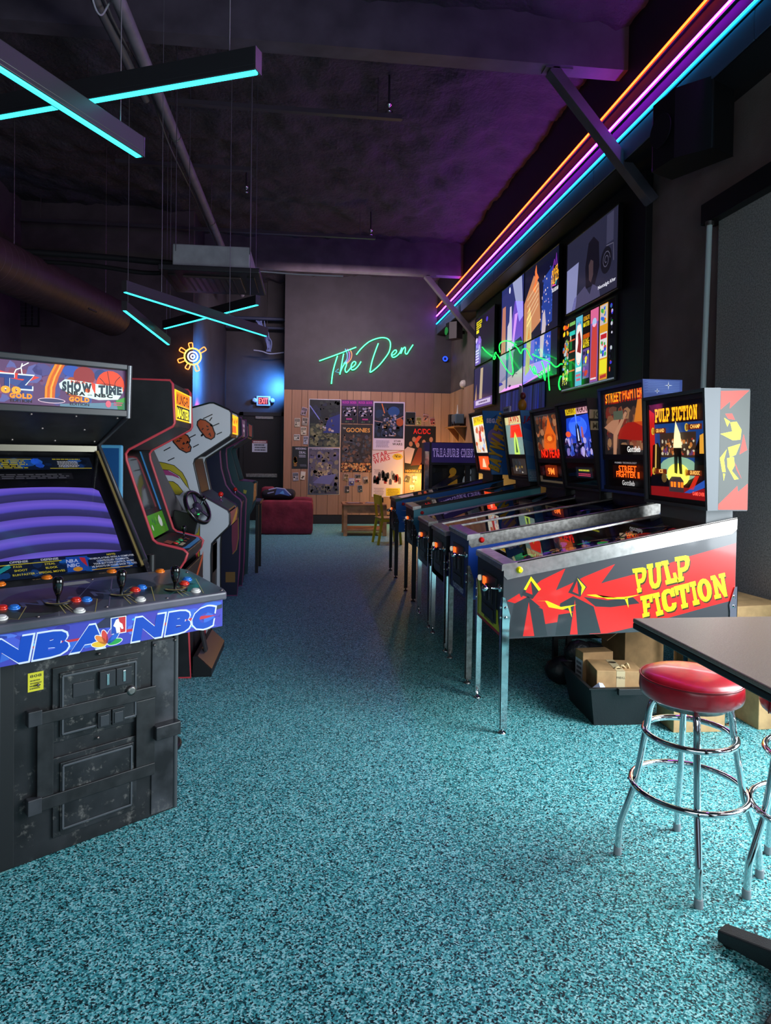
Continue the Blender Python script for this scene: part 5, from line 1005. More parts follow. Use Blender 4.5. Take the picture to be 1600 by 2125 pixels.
def s_games(a, W, H):
    a.rect(0, 0, W, H, '#08080c', .1); a.rect(0, 0, W, .018, '#a8b8c8', .9); a.lay()
    c = [(.01, .135), (.145, .25), (.265, .385), (.40, .51), (.525, .655), (.675, .80), (.83, .89)]
    c = [(x0*W*1.1, x1*W*1.1) for x0, x1 in c]
    a.blobs(70, c[0][0], .12*H, c[0][1], .74*H, ['#5aa83a', '#c8b83a', '#3a7ac8', '#b8bac8', '#8a8a5a', '#c85a3a'], .015, .035, 61, k=1); a.blobs(10, c[0][0], .78*H, c[0][1], .96*H, ['#e8a81c', '#e85a1c', '#f0d82a'], .02, .04, 62); a.blobs(16, c[0][0], .08*H, c[0][1], .2*H, ['#d8d83a', '#d8c88a', '#1a1a10'], .01, .02, 63)
    x0, x1 = c[1]
    for v in (.25, .40, .52, .68): a.rect(x0, v*H, x1, v*H+.018, '#d0502a', 1)
    for v in (.12, .28, .56): a.rect(x0+.02, v*H, x0+.03, v*H+.1, '#2ab85a', 1); a.rect(x0+.06, v*H, x0+.07, v*H+.1, '#2ab85a', 1)
    a.rect(x0, .76*H, x1, .82*H, '#2ac0b0', 1.1); a.rect(x0, .9*H, x1, .95*H, '#7ab85a', 1); a.rect(x0+.02, .70*H, x0+.05, .76*H, '#e8d8b0', 1)
    x0, x1 = c[2]; m = (x0+x1)/2; a.rect(x0, .0*H+.02, x1, H*.98, '#58b8d0', 1); a.lay(); a.ell(m, .6*H, (x1-x0)/2, .30*H, '#e8e4e0', 1.1); a.ell(m, .6*H, (x1-x0)/2-.012, .285*H, '#c8343a', 1); a.lay(); a.ell(m, .6*H, (x1-x0)/2-.018, .27*H, '#e8e4e0', 1.1); a.lay(); a.poly([(m-.05, .5*H), (m+.06, .46*H), (m+.07, .62*H), (m+.02, .78*H), (m-.03, .74*H), (m-.02, .62*H)], '#8a1c20', .9); a.lines(x0+.03, .85*H, x1-.03, .92*H, 1, '#2a78b0', 47); a.rect(x0+.02, .22*H, x1-.02, .28*H, '#e8e4e0'); a.lines(x0+.02, .08*H, x1-.02, .2*H, 2, '#e0405a', 3)
    x0, x1 = c[3]; a.rect(x0, .52*H, x1, H*.98, '#1a1208', .2); a.rect(x0, .1*H, x1, .5*H, '#6a4a9a', .9); a.rect(x0, .64*H, x1, .70*H, '#e0601c', 1); a.lay(); a.text('KUNG-FU', x0+.005, .88*H, .05, '#f0a81c', wd=x1-x0-.01); a.text('MASTER', x0+.005, .80*H, .05, '#f0d81c', wd=x1-x0-.01); a.text('KUNG-', x0+.005, .575*H, .05, '#f0c81c', wd=x1-x0-.01); a.text('MASTER', x0+.005, .52*H, .045, '#f0d81c', wd=x1-x0-.01); a.blobs(14, x0, .12*H, x1, .48*H, ['#e8d83a', '#2a6ad0', '#d0402a', '#1a1a3a'], .02, .04, 64)
    x0, x1 = c[4]; a.rect(x0, .02, x1, H*.98, '#8a5aa8', .9); a.poly([(x0, .8*H), (x1, .8*H), (x1, .98*H), (x0, .98*H)], '#d8683a', 1); a.lay(); a.poly([(x0+.02, .05*H), (x1-.03, .05*H), (x1-.02, .5*H), (x1-.04, .78*H), (x0+.05, .78*H), (x0+.03, .5*H)], '#c8403a', 1); a.ell((x0+x1)/2, .8*H, .055, .06*H, '#a8c0e8', 1); a.lay(); a.rect(x0+.02, .06*H, x1-.04, .08*H, '#e8e0f0', 1)
    x0, x1 = c[5]; a.rect(x0, .02, x1, H*.98, '#d8941c', 1); a.lay(); a.rect(x0+.01, .72*H, x1-.01, .97*H, '#c8b8b8', 1); a.rect(x0+.015, .30*H, x1-.01, .62*H, '#d8d8d8', 1); a.rect(x0+.015, .1*H, x1-.01, .28*H, '#e8e02a', 1); a.lay(); a.blobs(14, x0+.02, .73*H, x1-.02, .95*H, ['#2a6ad0', '#3aa84a', '#e8d02a', '#c83a2a'], .015, .035, 65); a.rect(x0+.03, .54*H, x1-.02, .60*H, '#c0202a', 1); a.blobs(14, x0+.02, .31*H, x1-.02, .52*H, ['#2a4ad0', '#c83a3a', '#3a3a8a', '#f0e8d8', '#3aa84a'], .015, .035, 66); a.poly([(x0+.03, .04*H), (x1-.02, .05*H), (x1-.02, .09*H), (x0+.03, .08*H)], '#b0302a')
    x0, x1 = c[6][0], W; a.blobs(20, x0, .1*H, min(x1, x0+.07), .95*H, ['#2a8a3a', '#3a3ad0', '#c8c8d8', '#c84a2a', '#1a1a2a'], .012, .03, 67)
def s_stage(part):
    """four screens showing one stage picture; (pu, pv) = which quarter"""
    pu, pv = part
    def f(a, W, H):
        if pu == 0 and pv == 1:      # upper far
            a.rect(0, 0, W, H, '#2a3478', .8); a.lay(); a.poly([(0, 0), (.22*W, 0), (.20*W, .72*H), (.05*W, .72*H)], '#c8806a', .9); a.poly([(.35*W, .1*H), (.7*W, 0), (W, 0), (W, .6*H), (.62*W, .7*H)], '#6a4ac0', 1); a.poly([(.5*W, H), (.9*W, H), (.98*W, .4*H), (.82*W, .35*H)], '#9aa0c8', 1); a.lay(); a.poly([(.62*W, .5*H), (.52*W, .05*H), (.58*W, .02*H), (.75*W, .5*H)], '#c88ae8', 1.2); a.poly([(.28*W, 0), (.30*W, .38*H), (.38*W, .44*H), (.40*W, .66*H), (.47*W, .66*H), (.50*W, .4*H), (.52*W, 0)], '#cfc4d8', 1); a.poly([(.6*W, 0), (.66*W, .1*H), (.9*W, .12*H), (W, 0)], '#1c2050', .5); a.ell(.38*W, .92*H, .03*W, .05*H, '#e8e8ff', 1.3); a.poly([(.06*W, 0), (.18*W, 0), (.14*W, .1*H)], '#c8506a', 1)
        if pu == 1 and pv == 1:      # upper near
            a.rect(0, 0, W, H, '#141838', .6); a.lay(); a.poly([(0, 0), (.52*W, .18*H), (.46*W, .7*H), (.3*W, .86*H), (0, .55*H)], '#c8845a', 1); a.poly([(.52*W, .05*H), (.84*W, .1*H), (.84*W, .8*H), (.6*W, .72*H)], '#22409a', .9); a.lay(); a.poly([(.06*W, 0), (.08*W, .3*H), (.18*W, .48*H), (.24*W, .3*H), (.25*W, 0)], '#d8b878', 1); a.poly([(.12*W, .02*H), (.2*W, .02*H), (.18*W, .2*H)], '#8a5a1c', .9); a.poly([(.26*W, .68*H), (.34*W, .76*H), (.33*W, .9*H), (.37*W, .98*H), (.39*W, .86*H), (.45*W, .78*H), (.38*W, .74*H), (.36*W, .6*H)], '#e8743a', 1.2)
            for k in range(5): a.poly([(.1*W, (.2+.09*k)*H), (.44*W, (.42+.07*k)*H), (.44*W, (.45+.07*k)*H), (.1*W, (.22+.09*k)*H)], '#e8b88a', 1)
            a.blobs(34, .5*W, .06*H, .84*W, .82*H, ['#e8c8b8', '#c8a8d8', '#f0d8d0', '#3a5ac0'], .01, .022, 71, e=1.1); a.poly([(.55*W, 0), (.58*W, .25*H), (.64*W, .3*H), (.68*W, .1*H), (.66*W, 0)], '#c8b8c0', 1); a.lay()
            a.text('PIXEL', .90*W, .66*H, .09, '#e8a01c', wd=.17*W, align='c', e=1.5, rot=.25, shear=.3); a.text('PALACE', .90*W, .56*H, .09, '#e8a01c', wd=.20*W, align='c', e=1.5, rot=.25, shear=.3); a.line([(.84*W, .74*H), (.88*W, .86*H), (.90*W, .78*H), (.93*W, .92*H), (.95*W, .76*H)], .012, '#9a3ad0', 1.5); a.line([(.84*W, .54*H), (.92*W, .53*H)], .012, '#e03ab0', 1.5); a.line([(.92*W, .53*H), (.94*W, .6*H)], .014, '#2ac8d8', 1.5); a.text('ARCADE BAR', .91*W, .455*H, .045, '#e8e8f0', wd=.17*W, align='c', e=1.2)
        if pu == 0 and pv == 0:      # lower far
            a.rect(0, 0, W, H, '#8a8ab0', .8); a.lay(); a.poly([(0, .25*H), (W, .45*H), (W, .0*H), (0, 0)], '#b8a8b0', 1); a.poly([(0, 0), (W, .0), (W, .06*H), (.3*W, .10*H)], '#b05ac8', 1.1); a.poly([(.56*W, .3*H), (W, .5*H), (W, H), (.66*W, H)], '#24305a', .7); a.poly([(.02*W, .3*H), (.3*W, .42*H), (.3*W, H), (.02*W, H)], '#9a92b8', .9); a.lay(); a.poly([(.30*W, .06*H), (.36*W, .06*H), (.42*W, H), (.3*W, H)], '#2a4a8a', .8); a.poly([(0, .28*H), (.12*W, .26*H), (.18*W, .2*H), (0, .18*H)], '#3a3aa8', .9); a.poly([(.62*W, .95*H), (.92*W, .95*H), (.8*W, .5*H), (.58*W, .28*H)], '#1f4a48', .6); a.ell(.48*W, .1*H, .05*W, .03*H, '#3a2a5a', .6)
        if pu == 1 and pv == 0:      # lower near
            a.rect(0, 0, W, H, '#14183a', .6); a.lay(); a.poly([(0, .0), (.82*W, .26*H), (.82*W, H), (0, H)], '#2a4ac0', .95); a.poly([(0, 0), (.82*W, .16*H), (.82*W, .42*H), (0, .45*H)], '#b4a8b4', .95); a.poly([(0, 0), (.82*W, .12*H), (.82*W, .17*H), (0, .06*H)], '#a85ac0', 1); a.poly([(0, .3*H), (.35*W, .35*H), (.35*W, H), (.04*W, H)], '#a89a88', .9); a.lay(); a.poly([(.06*W, .2*H), (.2*W, .3*H), (.24*W, H), (.1*W, H)], '#b8a878', .9); a.blobs(30, .36*W, .4*H, .80*W, .98*H, ['#c8c0d8', '#d8a8b8', '#5a7ae0', '#8a90d8'], .01, .025, 73, e=1); a.poly([(.52*W, .5*H), (.6*W, .45*H), (.64*W, H), (.52*W, H)], '#c8bcc4', 1)
    return f
def s_left_up(a, W, H):
    a.rect(0, 0, W, H, '#17152a', .5); a.lay(); a.poly([(0, 0), (.3*W, 0), (.34*W, .5*H), (.2*W, .62*H), (.02*W, .45*H)], '#6a5aa8', .9); a.blobs(14, 0, .3*H, .3*W, .6*H, ['#8a6ac8', '#b8b0e0', '#4a3a8a'], .03, .08, 81); a.ell(.62*W, .85*H, .05*W, .05*H, '#4a3ac8', 1); a.lay()
    for k, wd in ((0, .3), (1, .26), (2, .14)): a.rect(.05*W, (.86-.09*k)*H, (.05+wd)*W, (.93-.09*k)*H, '#d8c81c', 1.2)
    a.lay(); a.lines(.06*W, .865*H, .34*W, .925*H, 1, '#2a2408', 48, e=.1); a.lines(.06*W, .775*H, .30*W, .835*H, 1, '#2a2408', 49, e=.1); a.lines(.02*W, .04*H, .22*W, .34*H, 5, '#c8c8e0', 82, e=1)
def s_left_low(a, W, H):
    a.rect(0, 0, W, H, '#2a2850', .6); a.lay(); a.poly([(.3*W, .2*H), (.45*W, .2*H), (.5*W, .95*H), (.36*W, .95*H)], '#b8a88a', .8); a.poly([(.05*W, .2*H), (.15*W, .2*H), (.14*W, .6*H)], '#a88a6a', .8); a.rect(0, 0, W, .2*H, '#5a4a90', .9); a.lay(); a.rect(.1*W, .06*H, .9*W, .17*H, '#b8b0d0', 1); a.lay(); a.lines(.25*W, .08*H, .75*W, .15*H, 1, '#3a3060', 50)
tv('large dim wall screen showing a dark haired singer, top row nearest the camera', 6.33, 7.68, 3.19, 4.03, draw=s_portrait, x=2.985)
tv('bright wall screen filled with strips of game artwork, above the blue pinball head', 6.47, 7.93, 2.31, 3.17, x=3.04, draw=s_games)
tv('upper wall screen with an orange star and the PIXEL PALACE sign in its corner', 7.96, 9.29, 3.13, 4.13, draw=s_stage((1, 1)), bez=.006)
tv('upper wall screen with a pale stage singer in violet beams, left of the orange star', 9.30, 10.42, 3.13, 4.13, draw=s_stage((0, 1)), bez=.006)
tv('lower wall screen with blue confetti stage picture, behind the green neon line', 7.96, 9.29, 2.54, 3.12, draw=s_stage((1, 0)), bez=.006)
tv('lower wall screen showing a pale stage floor, behind the rounded hump of the green neon', 9.30, 10.49, 2.53, 3.12, draw=s_stage((0, 0)), bez=.006)
tv('dim upper wall screen with yellow caption blocks, furthest along the right wall', 10.80, 12.10, 3.15, 4.02, draw=s_left_up)
tv('lowest far wall screen with a lilac banner at its bottom edge', 10.86, 12.14, 2.38, 3.13, draw=s_left_low)
t = thing('wall_mural', 'deep blue streaked banner hanging under the middle wall screens', 'banner', (3.05, 8.52, 2.18))
B().box(0, .006, 0, 2.05, 0, .34, M('#1a2470', .6)).obj('cloth', t)
a = Art((-.0005, 2.05, 0), (0, -1, 0), (0, 0, 1), emit=.25); a.rect(0, 0, 2.05, .34, '#24308c')
R = random.Random(9); a.lay()
for k in range(26):
    u = R.uniform(0, 1.98); a.poly([(u, 0), (u+.05, 0), (u+.07+R.uniform(-.03, .03), .34), (u+.03, .34)], R.choice(['#3a48b8', '#1a2060', '#4a5ac8', '#141848']))
    if k % 5 == 4: a.lay()
a.obj('print', t)
# green neon outline hung in front of the screens
def neon(t, strokes, mat, r, to3, nm='neon_tube'):
    for s in strokes:
        B(smooth=True).tube(smoothpath([to3(p) for p in s], 5), r, mat, n=8).obj(nm, t)
NG = M('#18ff4a', .3, emit=3.0)
t = thing('neon_outline', 'green neon line drawing of a creature hung in front of the wall screens', 'neon sign', (2.9, 0, 0))
DRG = [[(11.192, 3.373), (11.001, 3.288), (10.797, 3.211), (10.563, 3.131)], [(10.415, 3.12), (10.399, 3.153), (10.345, 3.16), (10.307, 3.124)], [(10.115, 3.13), (10.16, 3.2), (10.139, 3.255), (10.004, 3.27), (9.772, 3.245), (9.549, 3.192), (9.38, 3.138), (9.305, 3.112)], [(9.393, 3.113), (9.243, 3.058), (9.139, 2.989), (9.067, 2.957), (9.014, 2.992), (8.919, 2.999), (8.824, 2.968), (8.741, 2.905), (8.661, 2.843), (8.608, 2.806)],
 [(10.252, 3.107), (10.055, 2.991), (9.814, 2.855), (9.616, 2.756), (9.46, 2.715), (9.433, 2.771), (9.503, 2.925), (9.571, 3.035), (9.644, 3.111)], [(8.68, 2.733), (8.6, 2.669), (8.497, 2.607), (8.436, 2.608), (8.464, 2.668), (8.515, 2.703), (8.551, 2.688), (8.473, 2.612), (8.374, 2.585), (8.301, 2.54), (8.242, 2.538), (8.256, 2.587), (8.211, 2.605), (8.163, 2.56), (8.095, 2.482), (8.113, 2.57), (8.168, 2.663), (8.229, 2.726)],
 [(8.001, 2.673), (7.983, 2.539), (7.933, 2.342)], [(8.587, 2.874), (8.338, 2.797), (8.081, 2.73), (7.925, 2.682), (7.816, 2.629), (7.732, 2.6), (7.65, 2.601), (7.591, 2.615), (7.532, 2.607)], [(7.554, 2.468), (7.583, 2.467), (7.621, 2.424), (7.628, 2.373), (7.596, 2.325), (7.576, 2.32)]]
neon(t, DRG, NG, .0072, lambda p: (0, p[0], p[1]))
B(smooth=True).tube([(0, 10.424+.06*math.cos(k*PI/8), 3.089+.024*math.sin(k*PI/8)) for k in range(16)], .0085, NG, closed=True).obj('neon_tube', t)
b = B(); 
for y, z in ((10.8, 3.21), (9.77, 3.245), (8.5, 2.61), (8.34, 2.797), (7.95, 2.4), (9.5, 2.73), (7.6, 2.6)): b.tube([(0, y, z), (.085, y, z)], .004, FR, n=6)
b.obj('standoffs', t, kind='stuff')
# THE DEN
NT = M('#3dff8a', .3, emit=4.4)
t = thing('neon_sign', 'green handwritten neon sign reading The Den on the dark back wall', 'neon sign', (0, 14.74, 0))
DEN = [[[(.209, 3.542), (.606, 3.7), (1.005, 3.865)], [(.602, 3.664), (.539, 3.451), (.499, 3.262), (.478, 3.054)], [(.735, 3.716), (.702, 3.526), (.681, 3.384), (.659, 3.261)], [(.659, 3.261), (.681, 3.349), (.732, 3.457), (.785, 3.529), (.798, 3.47), (.77, 3.375), (.795, 3.312), (.842, 3.347), (.893, 3.414)],
 [(.893, 3.414), (.952, 3.444), (.998, 3.5), (.995, 3.544), (.957, 3.548), (.915, 3.497), (.898, 3.414), (.929, 3.368), (1., 3.398), (1.07, 3.478), (1.116, 3.557)]], [[(1.014, 3.705), (1.124, 3.846), (1.288, 3.993), (1.478, 4.075), (1.621, 4.091), (1.717, 4.054), (1.759, 3.961), (1.733, 3.794), (1.627, 3.625), (1.486, 3.455), (1.333, 3.332), (1.325, 3.391), (1.365, 3.593), (1.434, 3.808), (1.491, 3.964)],
 [(1.782, 3.712), (1.841, 3.731), (1.893, 3.787), (1.883, 3.83), (1.84, 3.816), (1.793, 3.753), (1.789, 3.701), (1.826, 3.669), (1.895, 3.699), (1.961, 3.766), (1.996, 3.838), (2.012, 3.886)], [(2.012, 3.886), (1.99, 3.755), (2.032, 3.851), (2.079, 3.9), (2.092, 3.853), (2.086, 3.781), (2.125, 3.752), (2.177, 3.832), (2.259, 3.96)]]]
for wd in DEN: neon(t, wd, NT, .0118, lambda p: (p[0], 0, p[1]))
b = B()
for x, z in ((.4, 3.62), (.53, 3.4), (.68, 3.4), (1.3, 3.99), (1.68, 3.7), (1.4, 3.7), (1.9, 3.7), (2.2, 3.87)): b.tube([(x, 0, z), (x, .05, z)], .006, FR, n=6)
b.obj('standoffs', t, kind='stuff')
a = Art((0, .045, 0), (1, 0, 0), (0, 0, 1), emit=.25)
for cc, sh in (('#c8784a', .0), ('#a05ac0', -.05), ('#3a9ac8', -.10)): a.line(smoothpath([(.87+sh, 3.83, 0), (.915+sh, 3.72, 0), (.89+sh*.8, 3.6, 0), (.80+sh*.6, 3.50, 0)], 5), .026, cc)
a.line([(.66, 3.30), (.56, 3.33), (.63, 3.39)], .02, '#2a8ab8'); a.obj('rainbow_swoosh', t, 'small faded rainbow stripe behind the lettering')
# round yellow neon on the end of the partition wall
NY = M('#ffcf4a', .3, emit=3.4); NW = M('#ffe8f0', .3, emit=2.6)
t = thing('neon_sign', 'round yellow and white neon sign on the black partition edge', 'neon sign', (-1.86, 11.12, 3.06))
ring = lambda r, n=24, a0=0, a1=2*PI: [(r*math.cos(a0+(a1-a0)*k/n), 0, r*math.sin(a0+(a1-a0)*k/n)) for k in range(n)]
B(smooth=True).tube(ring(.13), .011, NY, closed=True).obj('neon_ring', t); B(smooth=True).tube(ring(.075), .010, NW, closed=True).obj('neon_ring', t); B(smooth=True).tube(ring(.03, 14), .009, NW, closed=True).obj('neon_ring', t)
NR = M('#ff8a3a', .3, emit=3.0)
for k, (an, l) in enumerate(((35, .09), (100, .07), (150, .08), (200, .09), (245, .07), (290, .09))):
    q = math.radians(an); c = Vector((math.cos(q), 0, math.sin(q))); d = Vector((-math.sin(q), 0, math.cos(q)))
    B(smooth=True).tube(smoothpath([c*.14-d*.025, c*(.14+l)-d*.03, c*(.15+l), c*(.14+l)+d*.03, c*.14+d*.025], 3), .008, NR).obj('neon_ray', t)
B().box(-.14, -.06, .02, .08, -.12, .12, FR).obj('backing', t)

# ================================================================ BACK WALL POSTERS
POS = 'posters on the wood panelled back wall'; FLY = 'small flyers pinned on the wood panelling'
def poster(label, x0, z0, x1, z1, draw, y=14.768, rot=0.0, group=POS, name='poster', gloss=.25, cat='poster'):
    t = thing(name, label, cat, ((x0+x1)/2, y, (z0+z1)/2), group=group); t.rotation_euler = (0, rot, 0); w, h = x1-x0, z1-z0
    b = B(smooth=True); n = 6; vs = []
    for j in range(n+1):
        for i in range(n+1): vs.append((-w/2+w*i/n, 0, -h/2+h*j/n))
    b.box(-w/2, w/2, 0, .0025, -h/2, h/2, M('#d8d4e0', .4)); b.obj('sheet', t)
    a = Art((-w/2, -.0002, -h/2), (1, 0, 0), (0, 0, 1), rough=max(gloss, .38), eps=.00005, base=.0003); draw(a, w, h); a.obj('print', t); return t
def p_saber(a, w, h):
    a.rect(.015, .015, w-.015, h-.015, '#1c2024'); a.lay(); a.blobs(150, .02, .02, w-.02, h*.5, ['#4a5038', '#6a6a4a', '#3a4034', '#7a7a58', '#4a4a3a'], .02, .06, 91); a.blobs(60, .02, h*.5, w-.02, h-.02, ['#22292a', '#1a1c20', '#2c3431', '#22263c'], .03, .07, 92); a.poly([(w*.45, .3*h), (w*.97, .3*h), (w*.97, .7*h), (w*.6, .6*h)], '#2a3278'); a.lay(); a.line([(.02, h*.86), (w*.42, h*.50)], .022, '#7a84d8'); a.blobs(14, .3*w, .3*h, .8*w, .62*h, ['#a88a74', '#5a4a44', '#b8b0b8', '#3c363a', '#7a6a5a'], .015, .045, 93)
def p_hero(a, w, h):
    a.rect(.012, .012, w-.012, h-.012, '#4a4658'); a.lay(); a.blobs(170, .02, .15*h, w-.02, h-.05, ['#5a5462', '#6f6658', '#857a66', '#4a4a60', '#5a5478'], .03, .08, 94); a.blobs(60, .3*w, .32*h, .75*w, .7*h, ['#a8956f', '#b8a882', '#8a7c6c', '#6a6070'], .02, .05, 95); a.poly([(.15*w, .25*h), (.7*w, .22*h), (.9*w, .45*h), (.4*w, .4*h)], '#6a6a9a'); a.lay(); a.blobs(70, .02, .02, w-.02, .2*h, ['#2a2c38', '#4a4a50', '#6a6658', '#30323c'], .02, .05, 96); a.lines(.1*w, .955*h, .9*w, .98*h, 1, '#a8a8b8', 97)
def p_rock(a, w, h):
    a.rect(0, 0, w, h, '#1a1024'); a.lay(); a.rect(0, .75*h, w, h, '#5a2070'); a.blobs(26, .02, .3*h, w-.02, .72*h, ['#8a8aa8', '#3a2a5a', '#c8b8c8', '#2a2a3a'], .02, .04, 98); a.lay(); a.text('ROCK GODS', .5*w, .85*h, .05, '#d03ab8', wd=.86*w, align='c'); a.lines(.3*w, .14*h, .7*w, .24*h, 1, '#d03a98', 51); a.blobs(12, .05, .02, w-.05, .14*h, ['#4a6a4a', '#3a3a3a'], .01, .02, 99)
def p_goon(a, w, h):
    a.rect(0, 0, w, h, '#2a2220'); a.lay(); a.blobs(150, .02, .2*h, w-.02, .8*h, ['#4a382e', '#6a4c3c', '#3a4048', '#7a5a48', '#3a2c2a', '#4a4a56'], .02, .06, 101); a.blobs(110, .01, .0, w-.01, .2*h, ['#c88a4a', '#a86a3a', '#d8a868', '#8a4a2a'], .015, .035, 102); a.lay(); a.text('THE', .06*w, .90*h, .035, '#c8c0b0', wd=.09*w); a.text('GOONIES', .17*w, .84*h, .085, '#e0a04a', wd=.76*w, arch=.1)
def p_sw1(a, w, h):
    a.rect(0, 0, w, h, '#c4bcdc'); a.lay(); a.rect(.025, .24*h, w-.025, h-.03, '#141a2c'); a.lay(); a.blobs(80, .03, .26*h, w-.03, .9*h, ['#182238', '#243250', '#101420', '#1e2a44'], .04, .08, 103); a.ell(.65*w, .80*h, .13, .11, '#234a8a'); a.ell(.85*w, .58*h, .08, .09, '#a04c26'); a.lay(); a.line([(.27*w, .96*h), (.36*w, .76*h)], .02, '#e0783a'); a.line([(.03, .60*h), (.32*w, .57*h)], .01, '#d8a8a0'); a.line([(.72*w, .63*h), (w-.03, .70*h)], .01, '#d88a7a'); a.ell(.2*w, .76*h, .09, .08, '#1a3050'); a.blobs(70, .28*w, .28*h, .74*w, .74*h, ['#8a84a0', '#3a4a7a', '#4a5a8a', '#a8a0b8', '#181c2a', '#8a6a4a'], .012, .045, 104); a.lay()
    a.text('STAR', .78*w, .17*h, .035, '#16161c', wd=.22*w, align='c'); a.text('WARS', .78*w, .10*h, .05, '#16161c', wd=.32*w, align='c'); a.lines(.05*w, .05*h, .55*w, .2*h, 5, '#8a84a8', 105)
def p_sw2(a, w, h):
    a.rect(0, 0, w, h, '#c8b8c0'); a.lay(); a.text('STAR', .04*w, .81*h, .10, '#b0283c', wd=.50*w, rot=.30, shear=.1); a.text('WARS', .06*w, .70*h, .10, '#b0283c', wd=.55*w, rot=.30, shear=.1); a.line([(.5*w, .93*h), (.98*w, .99*h)], .014, '#b0283c'); a.ell(.82*w, .87*h, .12, .075, '#c8a83a', n=8); a.lay(); a.text('NEW', .82*w, .85*h, .055, '#2a2410', wd=.2*w, align='c', rot=-.2)
    R = random.Random(7)
    for k in range(15):
        u = .1*w+.055*w*k+R.uniform(-.02, .02); v = R.uniform(.25, .5)*h; hh = R.uniform(.12, .2)*h; c = R.choice(['#2a2830', '#4a4a58', '#6a5a5a', '#8a8a98', '#8a2a2a', '#b8b0b8']); a.poly([(u-.03, v), (u+.03, v), (u+.035, v+hh*.7), (u+.015, v+hh), (u-.015, v+hh), (u-.035, v+hh*.7)], c)
    a.rect(.04*w, .31*h, .22*w, .37*h, '#b8b03a'); a.rect(.46*w, .02*h, .92*w, .19*h, '#c8b02a'); a.lay(); a.lines(.48*w, .03*h, .9*w, .18*h, 6, '#6a5c1a', 106); a.lines(.06*w, .03*h, .42*w, .2*h, 5, '#8a7a88', 107); a.lines(.06*w, .5*h, .3*w, .6*h, 4, '#8a7a88', 108)
def p_acdc(a, w, h):
    a.rect(0, 0, w, h, '#141012'); a.lay(); a.poly([(.02*w, .22*h), (.2*w, .2*h), (.33*w, .52*h), (.1*w, .56*h), (0, .5*h)], '#a8929a'); a.poly([(.2*w, .16*h), (.55*w, .18*h), (.75*w, .5*h), (.45*w, .55*h)], '#5a2420'); a.poly([(.45*w, .09*h), (.7*w, .09*h), (.8*w, .5*h), (.72*w, .5*h)], '#e86a1c'); a.poly([(.35*w, .6*h), (.55*w, .78*h), (.45*w, .8*h), (.3*w, .7*h)], '#b8442a'); a.lay()
    for u, v in ((.2, .62), (.42, .6), (.62, .66), (.30, .72), (.85, .72)): a.ell(u*w, v*h, .06*w, .055*h, '#9a6a58'); 
    a.lay(); a.text('AC/DC', .55*w, .84*h, .11, '#e0281c', wd=.55*w, align='c'); a.text('HIGHWAY TO', .04*w, .02*h, .055, '#c8843a', wd=.66*w); a.lay()
def p_dark(seed, t1=None, c1='#c8c8d0'):
    def f(a, w, h):
        a.rect(.004, .004, w-.004, h-.004, '#16181a'); a.lay(); a.blobs(14, .02, .02, w-.02, .6*h, ['#2a2e2a', '#3a3a34', '#8a6a2a', '#1c2024'], .02, .05, seed); 
        if t1: a.text(t1, .55*w, .82*h, .045, c1, wd=.6*w, align='c'); a.lines(.4*w, .55*h, .9*w, .78*h, 3, c1, seed+1)
    return f
def p_wed(a, w, h):
    a.rect(0, 0, w, h, '#16181a'); a.lay(); a.blobs(10, .03, .04*h, .35*w, .6*h, ['#b8862a', '#8a5a1c', '#6a7a2a'], .02, .05, 111); a.text('WEDDING', .2*w, .86*h, .04, '#b8bcd0', wd=.68*w); a.text('DEAL', .45*w, .68*h, .05, '#b8bcd0', wd=.42*w); a.lines(.4*w, .5*h, .9*w, .64*h, 2, '#a8acc0', 112); a.lines(.5*w, .1*h, .95*w, .2*h, 2, '#6a6e80', 113)
poster('tall dark green poster with a pale blue diagonal beam, upper left of the group', 0.0, 1.672, .694, 2.722, p_saber, gloss=.16)
poster('tall silvery grey poster with glossy sheen, lower left of the group', -.004, .638, .684, 1.662, p_hero, gloss=.12)
poster('small purple band poster, left one of the pair above the brown film poster', .704, 2.204, 1.053, 2.716, p_rock, gloss=.2)
poster('small purple band poster, right one of the pair above the brown film poster', 1.058, 2.20, 1.40, 2.718, p_rock)
poster('brown film poster titled THE GOONIES in orange', .701, 1.14, 1.386, 2.183, p_goon, gloss=.15)
poster('white bordered space poster with an orange planet and blue glow', 1.405, 1.636, 2.10, 2.696, p_sw1)
poster('pale poster of small figures under red slanted STAR WARS letters', 1.394, .60, 2.078, 1.624, p_sw2)
poster('black concert poster with red AC/DC letters', 2.108, 1.13, 2.805, 2.172, p_acdc)
poster('narrow black drinks poster with white lettering, left of the silvery poster', -.354, 1.20, -.010, 1.685, p_wed)
poster('small dark poster above the corner of the concert poster', 2.115, 2.193, 2.343, 2.482, p_dark(115, None, '#a84a5a'))
